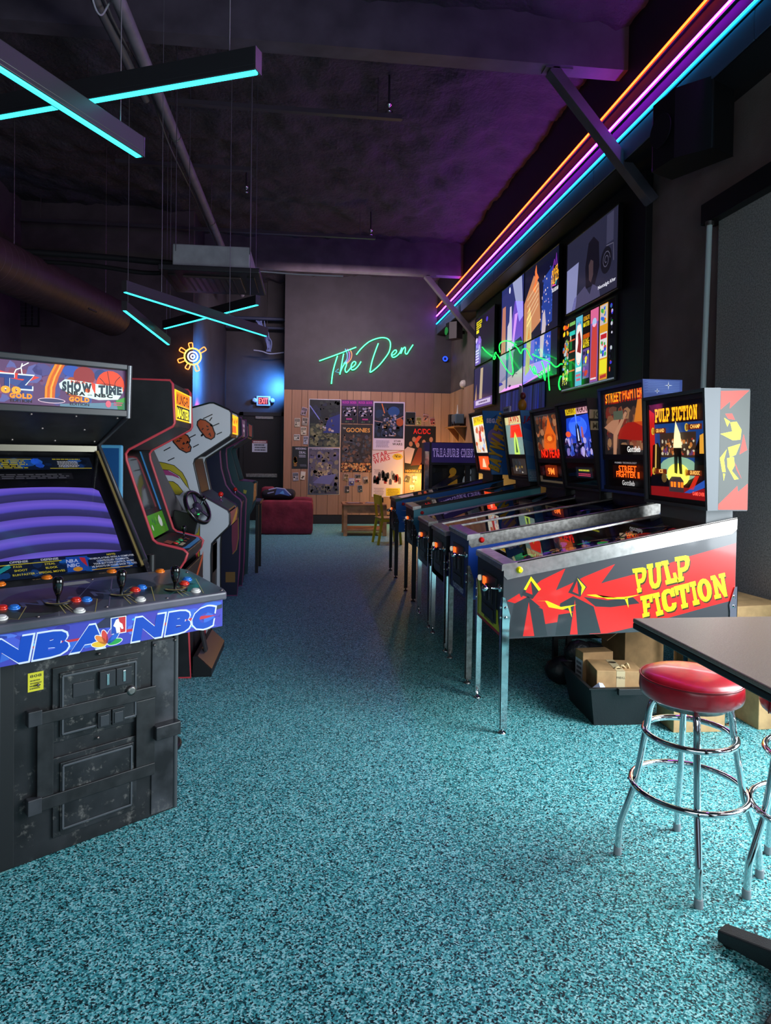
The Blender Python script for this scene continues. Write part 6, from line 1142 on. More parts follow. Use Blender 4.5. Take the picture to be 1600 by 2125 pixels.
fl = [(-.106, 2.444, .12, .17, .25, '#8a7a88', 'tilted grey flyer, topmost of those left of the tall green poster'), (-.247, 2.2, .118, .19, 0, '#a8a08a', 'cream and brown flyer, outermost of the left group and level with the green poster'), (-.085, 2.225, .115, .17, .12, '#8a8478', 'grey flyer touching the left edge of the green poster'), (-.11, 2.02, .12, .175, 0, '#b8b094', 'pale yellowish flyer below the grey one left of the green poster'),
      (-.255, 1.88, .125, .128, 0, '#b8bcb0', 'square white flyer above the narrow black drinks poster'), (-.062, 1.82, .10, .178, .02, '#9aa0b0', 'bluish flyer above the right corner of the narrow black drinks poster'), (-.27, 1.025, .122, .18, -.06, '#8a8a94', 'grey flyer under the narrow black drinks poster, left of the pair'), (-.115, 1.05, .10, .18, .1, '#d0cab0', 'shiny cream flyer under the narrow black drinks poster, right of the pair'),
      (.822, 1.025, .10, .145, .15, '#8a7448', 'brown flyer directly under the left corner of the brown film poster'), (.947, .925, .122, .165, 0, '#5a5a94', 'blue flyer under the middle of the brown film poster'), (1.085, 1.05, .126, .076, 0, '#5a5a5a', 'small dark wide flyer under the right half of the brown film poster'), (1.087, .96, .11, .072, 0, '#a82a34', 'small red wide flyer just below the dark wide one'),
      (.852, .762, .104, .15, 0, '#3a3630', 'dark flyer, lowest on the left above the wooden table'), (1.14, .776, .10, .15, -.1, '#3a4a52', 'slate blue flyer, lowest on the right above the wooden table'), (1.262, .965, .10, .15, -.22, '#5a4a3a', 'tilted brown flyer next to the pale figures poster'), (2.413, 2.284, .11, .175, 0, '#8a8430', 'olive flyer beside the small dark poster'), (2.565, 2.348, .12, .16, .18, '#a87058', 'tilted orange flyer with black lettering, above the concert poster'), (2.725, 2.28, .11, .15, -.12, '#a04a44', 'reddish flyer nearest the right corner above the concert poster'),
      (2.185, 1.0, .115, .15, .3, '#2a2018', 'tilted black flyer under the concert poster'), (2.345, .99, .115, .175, 0, '#4a2c18', 'brown flyer with a pale spot under the concert poster'), (2.283, .814, .105, .11, 0, '#d0a888', 'small peach flyer, lowest under the concert poster')]
def flyer_draw(c, s):
    def f(a, w, h):
        a.rect(.003, .003, w-.003, h-.003, c); a.lay(); R = random.Random(s); dk = R.choice(['#2a2a30', '#3a2a2a', '#d8d4cc']); a.rect(.01, h*.62, w-.01, h*.9, dk); a.blobs(5, .012, .02, w-.012, h*.55, ['#5a5650', '#c8c4b8', '#38342e'], .01, .025, s); a.lines(.015, h*.65, w-.015, h*.88, 2, c, s)
    return f
for k, (x, z, w_, h_, r_, c, lab) in enumerate(fl):
    poster(lab, x-w_/2, z-h_/2, x+w_/2, z+h_/2, flyer_draw(c, 200+k), y=14.762, rot=r_, group=FLY, name='flyer', cat='flyer')
# ================================================================ FOREGROUND: TABLE, STOOLS, BOXES
t = thing('cafe_table', 'black laminate square table in the right foreground', 'table', (1.465, 1.745, 0))
b = B(bev=.004); b.box(-.385, .385, -.385, .385, .965, .985, M('#121214', .5)); b.box(-.385, .385, -.385, .385, .985, 1.0, M('#7d6d62', .30, var=.12, vscale=220, bump=.15, bscale=500)); b.obj('tabletop', t)  # dark top coloured brown-grey, its reflected glare put into the colour
b = B(bev=.004); b.lathe([(.045, .05), (.045, .95)], M('#141416', .4), n=18); b.box(-.22, .22, -.03, .03, .94, .966, FR); b.box(-.03, .03, -.22, .22, .94, .966, FR); b.obj('post', t)
an = math.atan2(.225, -.135)
for k in range(4):
    q = an+k*PI/2; d = Vector((math.cos(q), math.sin(q), 0))
    b = B(bev=.006); p0 = d*.03; p1 = d*.275
    s_ = d.cross(Vector((0, 0, 1)))*.033
    b.add([p0+s_+Vector((0, 0, .02)), p1+s_*.9+Vector((0, 0, .012)), p1-s_*.9+Vector((0, 0, .012)), p0-s_+Vector((0, 0, .02)), p0+s_+Vector((0, 0, .095)), p1+s_*.9+Vector((0, 0, .048)), p1-s_*.9+Vector((0, 0, .048)), p0-s_+Vector((0, 0, .095))], [(0, 3, 2, 1), (4, 5, 6, 7), (0, 1, 5, 4), (1, 2, 6, 5), (2, 3, 7, 6), (3, 0, 4, 7)], M('#17171a', .5, bump=.2, bscale=300))
    o = b.obj('foot', t); 
    B().lathe([(.018, 0), (.018, .014)], M('#0a0a0b', .6), c=d*.25, n=12).obj('glide', o)
RED = M('#b31526', .32, coat=.25, var=.08, vscale=30)
ST = 'red topped chrome bar stools by the cafe table'
def stool(label, x, y, a0):
    t = thing('bar_stool', label, 'stool', (x, y, 0), a0, ST)
    b = B(smooth=True); b.lathe([(.10, .640), (.165, .640), (.178, .650), (.183, .668), (.181, .70), (.178, .712), (.172, .720), (.150, .730), (.10, .739), (0, .743)], RED, n=40); s = b.obj('seat', t)
    b = B(smooth=True); b.tube([(.1795*math.cos(2*PI*k/40), .1795*math.sin(2*PI*k/40), .7135) for k in range(40)], .0035, M('#8a0f1c', .35), n=6, closed=True); b.tube([(.182, 0, .648), (.1845, 0, .67), (.182, 0, .70), (.179, 0, .713)], .0022, M('#8a0f1c', .4), n=6); b.obj('piping', s)
    b = B(); b.lathe([(.03, .60), (.13, .615), (.13, .64)], DULLSTEEL, n=24); b.obj('swivel_plate', t)
    for k in range(4):
        q = k*PI/2; d = lambda r, z: (r*math.cos(q), r*math.sin(q), z)
        b = B(smooth=True); b.tube(smoothpath([d(.06, .628), d(.10, .628), d(.128, .615), d(.142, .58), d(.150, .52), d(.176, .36), d(.190, .285), d(.200, .25), d(.232, .15), d(.241, .115), d(.244, .07), d(.247, .012)], 3), .0125, CHROME, n=12); l = b.obj('leg', t)
        B(smooth=True).lathe([(.0150, 0), (.0155, .004), (.0145, .03)], M('#8f9196', .5), c=d(.2475, 0), n=14).obj('foot_tip', l)
        b = B(); b.lathe([(.006, 0), (.004, .006)], CHROME, c=d(.213, .30), axis=(math.cos(q), math.sin(q), 0), n=8); b.obj('bolt', l)
    for r, z in ((.160, .50), (.2035, .30)):
        B(smooth=True).tube([(r*math.cos(2*PI*k/44), r*math.sin(2*PI*k/44), z) for k in range(44)], .0115, CHROME, n=10, closed=True).obj('foot_ring', t)
    return t
stool('red vinyl bar stool on four chrome legs beside the black table', 1.437, 2.37, math.radians(68))
stool('second chrome bar stool, mostly cut off by the right edge behind the table', 1.79, 2.165, math.radians(178))
CARD = ['#b08a5e', '#a57f54', '#bb9668']
def carton(name, label, loc, rz, sx, sy, sz, c, flaps=None, tape=True, tilt=(0, 0)):
    t = thing(name, label, 'box', loc, rz, 'cardboard boxes under the nearest pinball machine'); t.rotation_euler = (tilt[0], tilt[1], rz); m = M(c, .75, var=.1, vscale=14)
    b = B(bev=.003)
    if flaps is None: b.box(-sx/2, sx/2, -sy/2, sy/2, 0, sz, m); b.obj('carton', t)
    else:
        for q in ((-sx/2, sx/2, -sy/2, -sy/2+.004), (-sx/2, sx/2, sy/2-.004, sy/2), (-sx/2, -sx/2+.004, -sy/2, sy/2), (sx/2-.004, sx/2, -sy/2, sy/2)): b.box(*q, 0, sz, m)
        b.box(-sx/2, sx/2, -sy/2, sy/2, 0, .004, m); b.obj('carton', t)
        for sgn, L_, an in flaps:
            b = B(); 
            if sgn in ('l', 'r'):
                s_ = -1 if sgn == 'l' else 1; x0 = s_*sx/2; x1 = x0+s_*L_*math.cos(an); z1 = sz+L_*math.sin(an); b.add([(x0, -sy/2, sz), (x0, sy/2, sz), (x1, sy/2, z1), (x1, -sy/2, z1), (x0, -sy/2, sz+.004), (x0, sy/2, sz+.004), (x1, sy/2, z1+.004), (x1, -sy/2, z1+.004)], [(0, 3, 2, 1), (4, 5, 6, 7), (0, 1, 5, 4), (1, 2, 6, 5), (2, 3, 7, 6), (3, 0, 4, 7)], m)
            else:
                s_ = -1 if sgn == 'f' else 1; y0 = s_*sy/2; y1 = y0+s_*L_*math.cos(an); z1 = sz+L_*math.sin(an); b.add([(-sx/2, y0, sz), (sx/2, y0, sz), (sx/2, y1, z1), (-sx/2, y1, z1), (-sx/2, y0, sz+.004), (sx/2, y0, sz+.004), (sx/2, y1, z1+.004), (-sx/2, y1, z1+.004)], [(0, 3, 2, 1), (4, 5, 6, 7), (0, 1, 5, 4), (1, 2, 6, 5), (2, 3, 7, 6), (3, 0, 4, 7)], m)
            b.obj('flap', t)
    if tape:
        a = Art((-sx/2, -sy/2-.0004, 0), (1, 0, 0), (0, 0, 1)); a.rect(sx*.42, sz*.5, sx*.60, sz, '#cdb890'); a.lay(); a.ell(sx*.51, sz*.62, .022, .012, '#2a241c'); a.text('PINBALL', sx*.51, sz*.85, .012, '#4a3e2a', wd=.05, align='c'); a.obj('tape_front', t)
        a = Art((-sx/2, -sy/2, sz+.0004), (1, 0, 0), (0, 1, 0)); a.rect(sx*.42, 0, sx*.60, sy, '#cdb890'); a.lay(); a.ell(sx*.51, sy*.25, .024, .018, '#2a241c'); a.ell(sx*.51, sy*.75, .024, .018, '#2a241c'); a.obj('tape_top', t)
    return t
t = thing('tote', 'black plastic tote holding taped cartons under the nearest pinball machine', 'tote', (1.81, 3.865, 0), math.radians(-2))
TB = M('#17181b', .45, bump=.1, bscale=200)
def ringv(sx, sy, z): return [(-sx, -sy, z), (sx, -sy, z), (sx, sy, z), (-sx, sy, z)]
b = B(bev=.004); v = ringv(.25, .20, .0)+ringv(.30, .245, .225)+ringv(.32, .265, .225)+ringv(.32, .265, .213)+ringv(.305, .25, .213)
b = B(); v = ringv(.16, .20, 0)+ringv(.198, .236, .222)+ringv(.212, .25, .222)+ringv(.212, .25, .230)+ringv(.194, .232, .230)+ringv(.158, .198, .006)
fs = [(3, 2, 1, 0), (20, 21, 22, 23)]
for k in range(5): fs += [(4*k+i, 4*k+(i+1) % 4, 4*k+4+(i+1) % 4, 4*k+4+i) for i in range(4)]
b.add(v, fs, TB); b.obj('tub', t)
B(bev=.003).box(-.05, .09, -.272, -.246, .195, .232, TB).obj('handle', t)
t = carton('carton', 'taped cardboard carton with PINBALL printed on its tape, front of the tote', (1.82, 3.80, .012), math.radians(-8), .27, .22, .29, CARD[0])
b = B(smooth=True)
R = random.Random(5)
for k in range(3): 
    q = [(-.03+.03*k+R.uniform(-.02, .02), -.06+.02*k, .271), (-.01+.03*k, -.07, .30+.012*k), (.03+.02*k, -.05, .29), (.05+.02*k, -.03, .272)]; b.tube(smoothpath(q, 3), .006, M('#c8ae82', .6), n=6)
b.obj('torn_tape', t)
t = carton('carton', 'plain carton with a white label on its side, at the back of the tote', (1.775, 3.985, .012), math.radians(4), .20, .10, .33, CARD[1], tape=False)
a = Art((-.1004, .055, 0), (0, -1, 0), (0, 0, 1)); a.rect(.01, .08, .105, .28, '#d8d8dc'); a.lay(); a.lines(.02, .10, .095, .27, 6, '#5a5a60', 3); a.obj('label', t, 'white shipping label')
t = thing('packing_paper', 'crumpled pale blue paper sticking out of the tote beside the taped carton', 'paper', (1.705, 3.72, .05)); b = B(); v = [(R.uniform(-.05, .04), R.uniform(-.05, .05), R.uniform(.0, .19)) for k in range(14)]; v = [(-.06, -.05, .0), (.02, -.06, .0), (-.05, .02, .01), (.03, .0, .17), (-.03, -.03, .19), (-.07, .0, .14), (.01, .03, .15), (-.02, -.06, .12)]
b.add(v, [(0, 1, 7), (0, 7, 5), (5, 7, 4), (7, 1, 3), (7, 3, 4), (4, 3, 6), (5, 4, 6), (5, 6, 2), (0, 5, 2)], M('#b8bfd8', .6)); b.obj('sheet', t)
carton('carton', 'open carton with raised flaps standing behind the stool seat', (2.25, 4.44, 0), math.radians(8), .30, .28, .40, CARD[1], flaps=[('l', .16, -.55), ('f', .12, 1.2), ('r', .14, .6)], tape=False)
t = carton('carton', 'low carton with an orange round sticker on the floor behind the stool', (2.20, 3.63, 0), math.radians(-2), .30, .20, .19, CARD[2], tape=False)
a = Art((-.15, -.1004, 0), (1, 0, 0), (0, 0, 1)); a.ell(.06, .11, .028, .028, '#e0561c'); a.rect(.12, .09, .26, .15, '#cfc8bc'); a.lay(); a.text('8', .06, .095, .03, '#f4ece4', wd=.02, align='c'); a.lines(.125, .095, .255, .145, 3, '#8a8478', 4); a.obj('sticker', t)
carton('carton', 'upright tan carton at the far right behind the stool', (2.67, 3.66, 0), math.radians(3), .24, .24, .30, CARD[2], tape=False)
carton('carton', 'large tan carton leaning behind the rear leg of the nearest pinball machine', (2.80, 4.12, 0), math.radians(8), .40, .40, .62, CARD[2], tape=False)
t = thing('plastic_bag', 'bright turquoise plastic bag poking out of the open carton', 'bag', (2.27, 4.40, .37)); b = B(smooth=True); b.ell((0, 0, .03), (.10, .08, .05), M('#2aa8b8', .3), 10, 6); b.ell((.09, -.04, .05), (.06, .04, .04), M('#3ac0cc', .3), 8, 5); b.obj('bag', t)
t = thing('folding_trolley', 'black metal folding trolley under the nearest pinball machine', 'trolley', (2.05, 4.66, 0))
b = B(bev=.002)
for x in (-.28, -.18, .14, .24): b.box(x, x+.035, 0, .035, .0, .56, M('#121215', .4))
for z in (.22, .5): b.box(-.28, .275, .008, .03, z, z+.03, M('#121215', .4))
b.obj('frame', t)
t = thing('cable_sack', 'crumpled black sack lying behind the tote', 'bag', (1.84, 4.35, 0)); b = B(smooth=True); SK = M('#131317', .45, bump=.8, bscale=14); b.ell((-.10, 0, .10), (.15, .08, .10), SK, 9, 6); b.ell((.06, .01, .14), (.17, .08, .15), SK, 8, 6); b.ell((-.02, -.02, .22), (.11, .05, .09), SK, 7, 5); b.ell((.17, 0, .09), (.10, .08, .09), SK, 8, 5); b.obj('sack', t)
t = thing('stand_base', 'round black metal base poking out behind the basketball cabinet', 'stand', (-.80, 3.585, 0)); B(smooth=True).lathe([(.16, 0), (.16, .01), (.15, .018), (.03, .025)], M('#121214', .4), n=36).obj('base', t); B().lathe([(.02, .02), (.02, 1.0)], FR).obj('post', t)

# ================================================================ DEN FURNITURE
SOFA = M('#7d2434', .85, var=.18, vscale=5, bump=.5, bscale=9)
t = thing('armchair', 'red slipcovered armchair under the posters', 'armchair', (-.40, 13.25, 0))
def cushion(b, x0, x1, y0, y1, z0, z1, mat, r=.05, n=5):
    """rounded upholstered block with slightly sagging folds"""
    N = 8; c = Vector(((x0+x1)/2, (y0+y1)/2, (z0+z1)/2)); h = Vector(((x1-x0)/2, (y1-y0)/2, (z1-z0)/2)); vs = []; fs = []
    for ax in range(3):
        for s in (-1, 1):
            o = len(vs)
            for i in range(N+1):
                for j in range(N+1):
                    p = [0, 0, 0]; p[ax] = s; p[(ax+1) % 3] = -1+2*i/N; p[(ax+2) % 3] = -1+2*j/N
                    q = Vector([p[k]*h[k] for k in range(3)]); cl = Vector([max(-h[k]+r, min(h[k]-r, q[k])) for k in range(3)]); d = q-cl
                    if d.length > 1e-6: q = cl+d.normalized()*r
                    nz = noise.noise(((c+q).x*5, (c+q).y*5, (c+q).z*4))*.018
                    vs.append(c+q*(1+nz))
            for i in range(N):
                for j in range(N):
                    a_ = o+i*(N+1)+j; f = (a_, a_+N+1, a_+N+2, a_+1); fs.append(f if s > 0 else f[::-1])
    b.add(vs, fs, mat, True)
for nm, q in (('armrest', (-.50, .50, -.48, -.24, 0.0, .64)), ('armrest', (-.50, .50, .24, .48, 0.0, .66)), ('backrest', (-.50, -.24, -.26, .26, .0, .88)), ('base', (-.26, .46, -.25, .25, .0, .30)), ('seat_cushion', (-.25, .48, -.24, .24, .28, .46))):
    b = B(); cushion(b, *q, SOFA, r=.07); b.obj(nm, t)
t = thing('throw_blanket', 'black and blue patterned throw draped over the red armchair', 'blanket', (-.66, 13.1, .70))
b = B(); cushion(b, -.22, .42, -.21, .32, -.06, .14, M('#15151c', .8), r=.10); b.obj('blanket', t)
a = Art((.02, -.212, .04), (1, 0, 0), (0, .25, .97)); a.poly([(.02, 0), (.12, .02), (.30, -.02), (.22, .12), (.06, .15)], '#3a5a9a'); a.lay(); a.line([(-.1, .1), (.05, .14), (.2, .12), (.32, .0)], .02, '#a8b4d0'); a.line([(-.12, .03), (.0, .06)], .02, '#8a94b8'); a.poly([(.10, .03), (.2, .02), (.17, .09)], '#5aa0d8'); a.obj('pattern', t)
WD = M('#9a6a42', .45, var=.2, vscale=7); WD2 = M('#c08a58', .45, var=.2, vscale=7)
t = thing('coffee_table', 'pale wooden side table with a lower shelf, in front of the posters', 'table', (1.07, 12.9, 0))
B(bev=.006).box(-.42, .40, -.36, .34, .565, .60, WD).obj('tabletop', t)
b = B(bev=.004); b.box(-.36, .36, -.34, -.315, .43, .565, WD2).box(-.36, .36, .28, .305, .43, .565, WD2).box(-.385, -.36, -.3, .27, .43, .565, WD); b.box(.345, .37, -.3, .27, .43, .565, WD); b.obj('apron', t)
for sx in (-.37, .37):
    for sy in (-.31, .28): B(bev=.004).box(sx-.035, sx+.035, sy-.035, sy+.035, 0, .565, WD2).obj('leg', t)
B(bev=.004).box(-.37, .37, -.31, .28, .09, .13, WD2).obj('lower_shelf', t)
for k, (dx, dy, rz, c, lab) in enumerate(((-.20, -.12, .2, '#6a4a4a', 'magazine lying open on the wooden side table, left of the pair'), (.18, -.05, -.3, '#8a8490', 'pale magazine on the wooden side table, right of the pair'))):
    t2 = thing('magazine', lab, 'magazine', (1.07+dx, 12.9+dy, .60), rz, 'magazines on the side table'); B().box(-.15, .15, -.1, .1, 0, .012, M(c, .25)).obj('cover', t2); a = Art((-.15, -.1, .0125), (1, 0, 0), (0, 1, 0)); a.lines(.02, .02, .28, .18, 5, '#c8c0c8', 30+k); a.obj('print', t2)
t = thing('dice_cube', 'small black cube at the back of the wooden side table', 'cube', (1.42, 13.1, .60)); B(bev=.004).box(-.045, .045, -.045, .045, 0, .09, M('#101013', .3)).obj('cube', t)
YEL = M('#dcc91c', .4)
t = thing('chair', 'yellow wooden chair with a slatted back, beside the far pinball machine', 'chair', (1.36, 11.55, 0), math.radians(8))
def post(b, pts, w_=.03): 
    for p, q in zip(pts[:-1], pts[1:]): b.beam(p, q, w_, w_*.9, YEL, (0, 1, 0))
for sy in (-.2, .2):
    b = B(bev=.003); post(b, [(-.20, sy, 0), (-.13, sy, .44), (-.175, sy, .84)], .04); b.obj('leg', t, )
    b = B(bev=.003); post(b, [(.20, sy, 0), (.16, sy, .44)], .04); b.obj('leg', t)
B(bev=.004).box(-.17, .20, -.20, .20, .435, .455, M('#b08a4a', .4)).obj('seat', t)
b = B(bev=.003); b.beam((-.172, -.2, .76), (-.172, .2, .76), .02, .16, YEL); b.obj('backrest', t)
b = B(bev=.003); b.beam((.16, -.2, .41), (.16, .2, .41), .025, .04, YEL); b.beam((-.135, -.2, .41), (-.135, .2, .41), .025, .04, YEL); b.beam((-.13, -.2, .41), (.16, -.2, .41), .025, .04, YEL); b.beam((-.13, .2, .41), (.16, .2, .41), .025, .04, YEL); b.obj('seat_rail', t)
# prize machine
t = thing('prize_machine', 'black glass sided prize machine with a purple TREASURE CHEST sign', 'prize machine', (1.90, 10.5, 0))
PB = M('#131216', .4)
b = B(bev=.004); b.box(0, .80, 0, .75, 0, .95, PB); b.box(0, .80, 0, .75, 1.38, 1.74, PB); b.box(.0, .05, 0, .05, .95, 1.38, PB); b.box(.58, .66, 0, .05, .95, 1.38, PB); b.box(.75, .8, 0, .05, .95, 1.38, PB); b.box(0, .8, .70, .75, .95, 1.38, PB); b.box(.75, .8, .05, .70, .95, 1.38, PB); b.obj('cabinet', t)
a = Art((.03, -.0, 1.42), (1, 0, 0), (0, 0, 1), emit=.35); a.rect(0, 0, .76, .31, '#2a1c56'); a.lay(); a.text('TREASURE CHEST', .37, .10, .115, '#b49ae0', wd=.70, align='c', bold=2); a.lay(); a.text('TREASURE CHEST', .37, .108, .10, '#1c1240', wd=.685, align='c', bold=False); a.obj('sign_panel', t)
B(bev=.004).box(-.075, -.005, -.01, .06, .4, 1.60, M('#a8a4a0', .18, 1.0, var=.4, vscale=9)).obj('chrome_post', t); B(bev=.004).box(-.085, 0.0, -.015, .07, 1.60, 1.735, M('#6a5f8a', .5)).obj('post_cap', t)
b = B(); b.add([(.05, .025, .95), (.75, .025, .95), (.75, .025, 1.38), (.05, .025, 1.38)], [(0, 1, 2, 3)], GLASS(refl=.06)); b.obj('window', t)
B(bev=.003).box(.08, .72, .3, .66, .95, .97, M('#2a2a30', .5)).obj('prize_shelf', t)
for k, (x, y, c, lab) in enumerate(((.46, .4, '#d89a2a', 'orange toy'), (.70, .35, '#c0d0dc', 'pale blue toy'))):
    b = B(smooth=True); b.ell((x, y, 1.10), (.085, .07, .13), M(c, .5, emit=.15), 10, 7); b.ell((x, y-.02, 1.27), (.06, .06, .065), M(c, .5, emit=.15), 10, 7); b.obj('plush_toy', t)
b = B(); b.beam((.15, .2, 1.0), (.5, .35, 1.2), .25, .02, M('#5a5660', .4)); b.obj('tilted_card', t)
# shelf with toys on the right wall planks
t = thing('wall_shelf', 'small wooden bracket shelf on the right wall wainscot', 'shelf', (3.112, 13.55, 2.10))
b = B(bev=.003); b.box(-.26, 0, -.45, .45, .0, .025, M('#a07040', .5)); b.obj('board', t)
for y in (-.3, .3): B(bev=.002).prism([(-.24, 0), (0, 0), (0, -.28)], y-.012, y+.012, M('#a07040', .5)).obj('bracket', t)
t = thing('toy_van', 'grey blue toy van on the wooden wall shelf', 'toy', (2.98, 13.36, 2.125)); b = B(bev=.02); b.box(-.09, .09, -.20, .20, .04, .24, M('#4c6270', .4)); b.obj('body', t)
b = B()
for y in (-.12, .12): b.lathe([(.045, 0), (.045, .02)], DARK, c=(-.10, y, .045), axis=(1, 0, 0), n=12); b.lathe([(.045, 0), (.045, .02)], DARK, c=(.08, y, .045), axis=(1, 0, 0), n=12)
b.obj('wheels', t)
t = thing('black_box', 'small black speaker box standing at the left end of the wooden wall shelf', 'box', (2.98, 13.80, 2.125)); B(bev=.004).box(-.09, .09, -.08, .08, 0, .26, DARK).obj('case', t)
t = thing('toy_rocket', 'thin white toy rocket standing up on the wooden wall shelf', 'toy', (3.03, 13.60, 2.125)); B(smooth=True).lathe([(.02, 0), (.028, .08), (.028, .28), (.016, .33), (.006, .44), (0, .46)], M('#c8c4b8', .4), n=12).obj('rocket', t)
# things on the heads of the far machines
t = thing('figurine', 'small winged figurine on top of the teal pinball head', 'figurine', (2.30, 7.12, 2.02))
b = B(smooth=True); b.ell((0, 0, .07), (.05, .045, .07), M('#b5801c', .4), 10, 7); b.ell((0, -.02, .17), (.032, .03, .04), M('#6a2a24', .4), 10, 7); b.obj('body', t)
b = B(); b.add([(0, .03, .10), (.01, .06, .28), (.0, .12, .30), (.0, .10, .12), (.012, .03, .10), (.022, .06, .28), (.012, .12, .30), (.012, .10, .12)], [(0, 1, 2, 3), (7, 6, 5, 4), (0, 4, 5, 1), (1, 5, 6, 2), (2, 6, 7, 3), (3, 7, 4, 0)], M('#c8c8c0', .5)); b.obj('wing', t)
t = thing('topper_sign', 'small white lettered topper on the front edge of the teal pinball head', 'sign', (2.20, 7.38, 2.02)); B(bev=.003).box(0, .02, -.12, .12, .0, .07, M('#d8d8e0', .4)).obj('plate', t); a = Art((-.001, .12, .0), (0, -1, 0), (0, 0, 1)); a.lines(.02, .01, .22, .06, 1, '#5a5a6a', 3); a.obj('print', t)
# corner fittings
t = thing('corner_lamp', 'small glowing blue ring lamp in the back right corner', 'lamp', (2.98, 14.72, 3.67)); B(smooth=True).tube([(.045*math.cos(k*PI/10), 0, .045*math.sin(k*PI/10)) for k in range(20)], .014, M('#1a3cff', .3, emit=3.0), closed=True).obj('ring', t); B().lathe([(.06, 0), (.06, .06)], DARK, c=(0, .01, 0), axis=(0, 1, 0)).obj('housing', t)
t = thing('dome_sensor', 'white dome sensor just above the wood panelling on the right wall', 'sensor', (3.13, 13.45, 2.985)); B(smooth=True).lathe([(.085, 0), (.085, .03), (.07, .07), (.035, .095), (0, .10)], M('#c8c4bc', .4), axis=(-1, 0, 0), n=20).obj('dome', t)
def speaker(label, loc, rz, s, rim=None):
    t = thing('loudspeaker', label, 'loudspeaker', loc, rz, 'black loudspeakers up on the right wall')
    b = B(bev=.012); b.prism([(-.22*s, -.10*s), (.0, -.17*s), (.22*s, -.10*s), (.22*s, .12*s), (-.22*s, .12*s)], -.22*s, .22*s, M('#111114', .5), axis='z'); b.obj('cabinet', t)
    b = B(smooth=True); b.lathe([(.09*s, 0), (.105*s, .012), (.105*s, .02)], rim or M('#1c1c20', .4), c=(-.11*s, -.142*s, 0), axis=(-.3, -.95, 0), n=22); b.lathe([(.0, .002), (.03*s, .012), (.09*s, .0)], M('#232328', .5), c=(-.11*s, -.142*s, 0), axis=(-.3, -.95, 0), n=22); b.obj('driver', t)
    b = B(); b.box(-.03, .03, .12*s, .12*s+.18, -.03, .03, FR); b.obj('bracket', t); return t
speaker('black loudspeaker under the soffit at the upper right, near the knee brace', (2.80, 4.78, 3.98), math.radians(-65), 1.15)
speaker('black loudspeaker with a green lit rim near the far end of the right wall', (2.86, 13.3, 4.02), math.radians(-60), .75, M('#1f8a3a', .4))  # rim coloured green in place of green light falling on it

# ================================================================ UNDER THE CEILING
LB = 'hanging cyan light bars'
def bar(label, p0, p1, z, c0=.12, c1=.12):
    p0 = Vector((*p0, z)); p1 = Vector((*p1, z)); d = p1-p0; L = d.length; an = math.atan2(d.y, d.x)
    t = thing('light_bar', label, 'light bar', p0, an, LB)
    b = B(bev=.003); b.box(0, L, -.024, .024, .016, .085, M('#2d2c31', .4)); b.box(0, L, -.024, -.0140, .0, .018, M('#2d2c31', .4)); b.box(0, L, .0140, .024, .0, .018, M('#2d2c31', .4)); b.obj('housing', t)
    B(bev=.004).box(.005, L-.005, -.0135, .0135, -.004, .015, M('#2fe4ee', .4, emit=4.0)).obj('diffuser', t)
    B().box(-.004, 0, -.024, .024, 0, .085, M('#6a6a6e', .3, .8)).obj('end_cap', t); B().box(L, L+.004, -.024, .024, 0, .085, M('#6a6a6e', .3, .8)).obj('end_cap', t)
    for x in (c0, L-c1): B().tube([(x, 0, .085), (x, 0, 5.36-z)], .0025, M('#8a8a8e', .4, .6), n=5).obj('cable', t)
    return t
bar('hanging cyan light bar crossing in front at the upper left, end pointing into the room', (-1.55, 1.32), (-.739, 3.04), 2.8)
bar('hanging cyan light bar behind the nearest one, its end cap lit up', (-1.95, 3.36), (-.205, 2.58), 2.95)
bar('hanging cyan light bar sloping down to the right below the air conditioner', (-1.358, 5.17), (-.437, 6.87), 2.7, .40, .62)
bar('short looking cyan light bar at the left below the air conditioner', (-1.642, 6.25), (-1.64, 8.15), 2.78)
bar('cyan light bar crossing behind the sloping one below the air conditioner', (-1.55, 7.49), (-.465, 6.13), 2.85)
t = thing('air_conditioner', 'grey cassette air conditioner hung under the ceiling', 'air conditioner', (-.93, 6.45, 3.2))
b = B(bev=.012); b.box(-.35, .36, .05, .75, .05, .27, M('#8b8e92', .45, var=.1)); b.obj('casing', t)
b = B(bev=.01); b.box(-.46, .46, -.05, .85, 0, .05, M('#232126', .4)); b.obj('face_panel', t)
b = B(bev=.006); b.box(-.27, .27, .12, .68, -.02, 0, M('#3a2e30', .35)); b.obj('intake_grille', t)
for x in range(8): B().box(-.24+.06*x, -.22+.06*x, .15, .65, -.024, -.02, M('#2c2224', .5)).obj('louver', t)
for q in ((-.40, -.33, .1, .7), (.33, .40, .1, .7)): B(bev=.003).box(*q, -.012, 0, M('#0d0c10', .4)).obj('air_slot', t)
for x in (-.32, .36):
    for y in (.05, .75): B().tube([(x, y, .2), (x, y, 2.15)], .004, M('#6a6a6e', .4, .6), n=6).obj('hanger_rod', t)
b = B(smooth=True); b.tube(smoothpath([(-.35, .3, .15), (-.6, .3, .16), (-1.2, .35, .2), (-3.0, .4, .25)], 4), .03, M('#17161a', .6)); b.tube(smoothpath([(-.35, .4, .10), (-.7, .42, .08), (-1.4, .5, .16), (-3.0, .6, .2)], 4), .022, M('#17161a', .6)); b.obj('refrigerant_line', t)
b = B(smooth=True); b.tube([(.36, .4, .14), (.8, .38, .12), (1.25, .3, .10)], .008, M('#9a9aa0', .5)); b.obj('drain_line', t)
t = thing('conduit_pipe', 'thick painted pipe running along under the ceiling from front to back', 'pipe', (-1.33, 0, 4.62))
b = B(smooth=True); b.tube([(0, y, 0) for y in (2.0, 5.0, 8.0, 11.0, 13.5)], .05, M('#7a737d', .5, var=.1), n=14); b.obj('pipe', t)
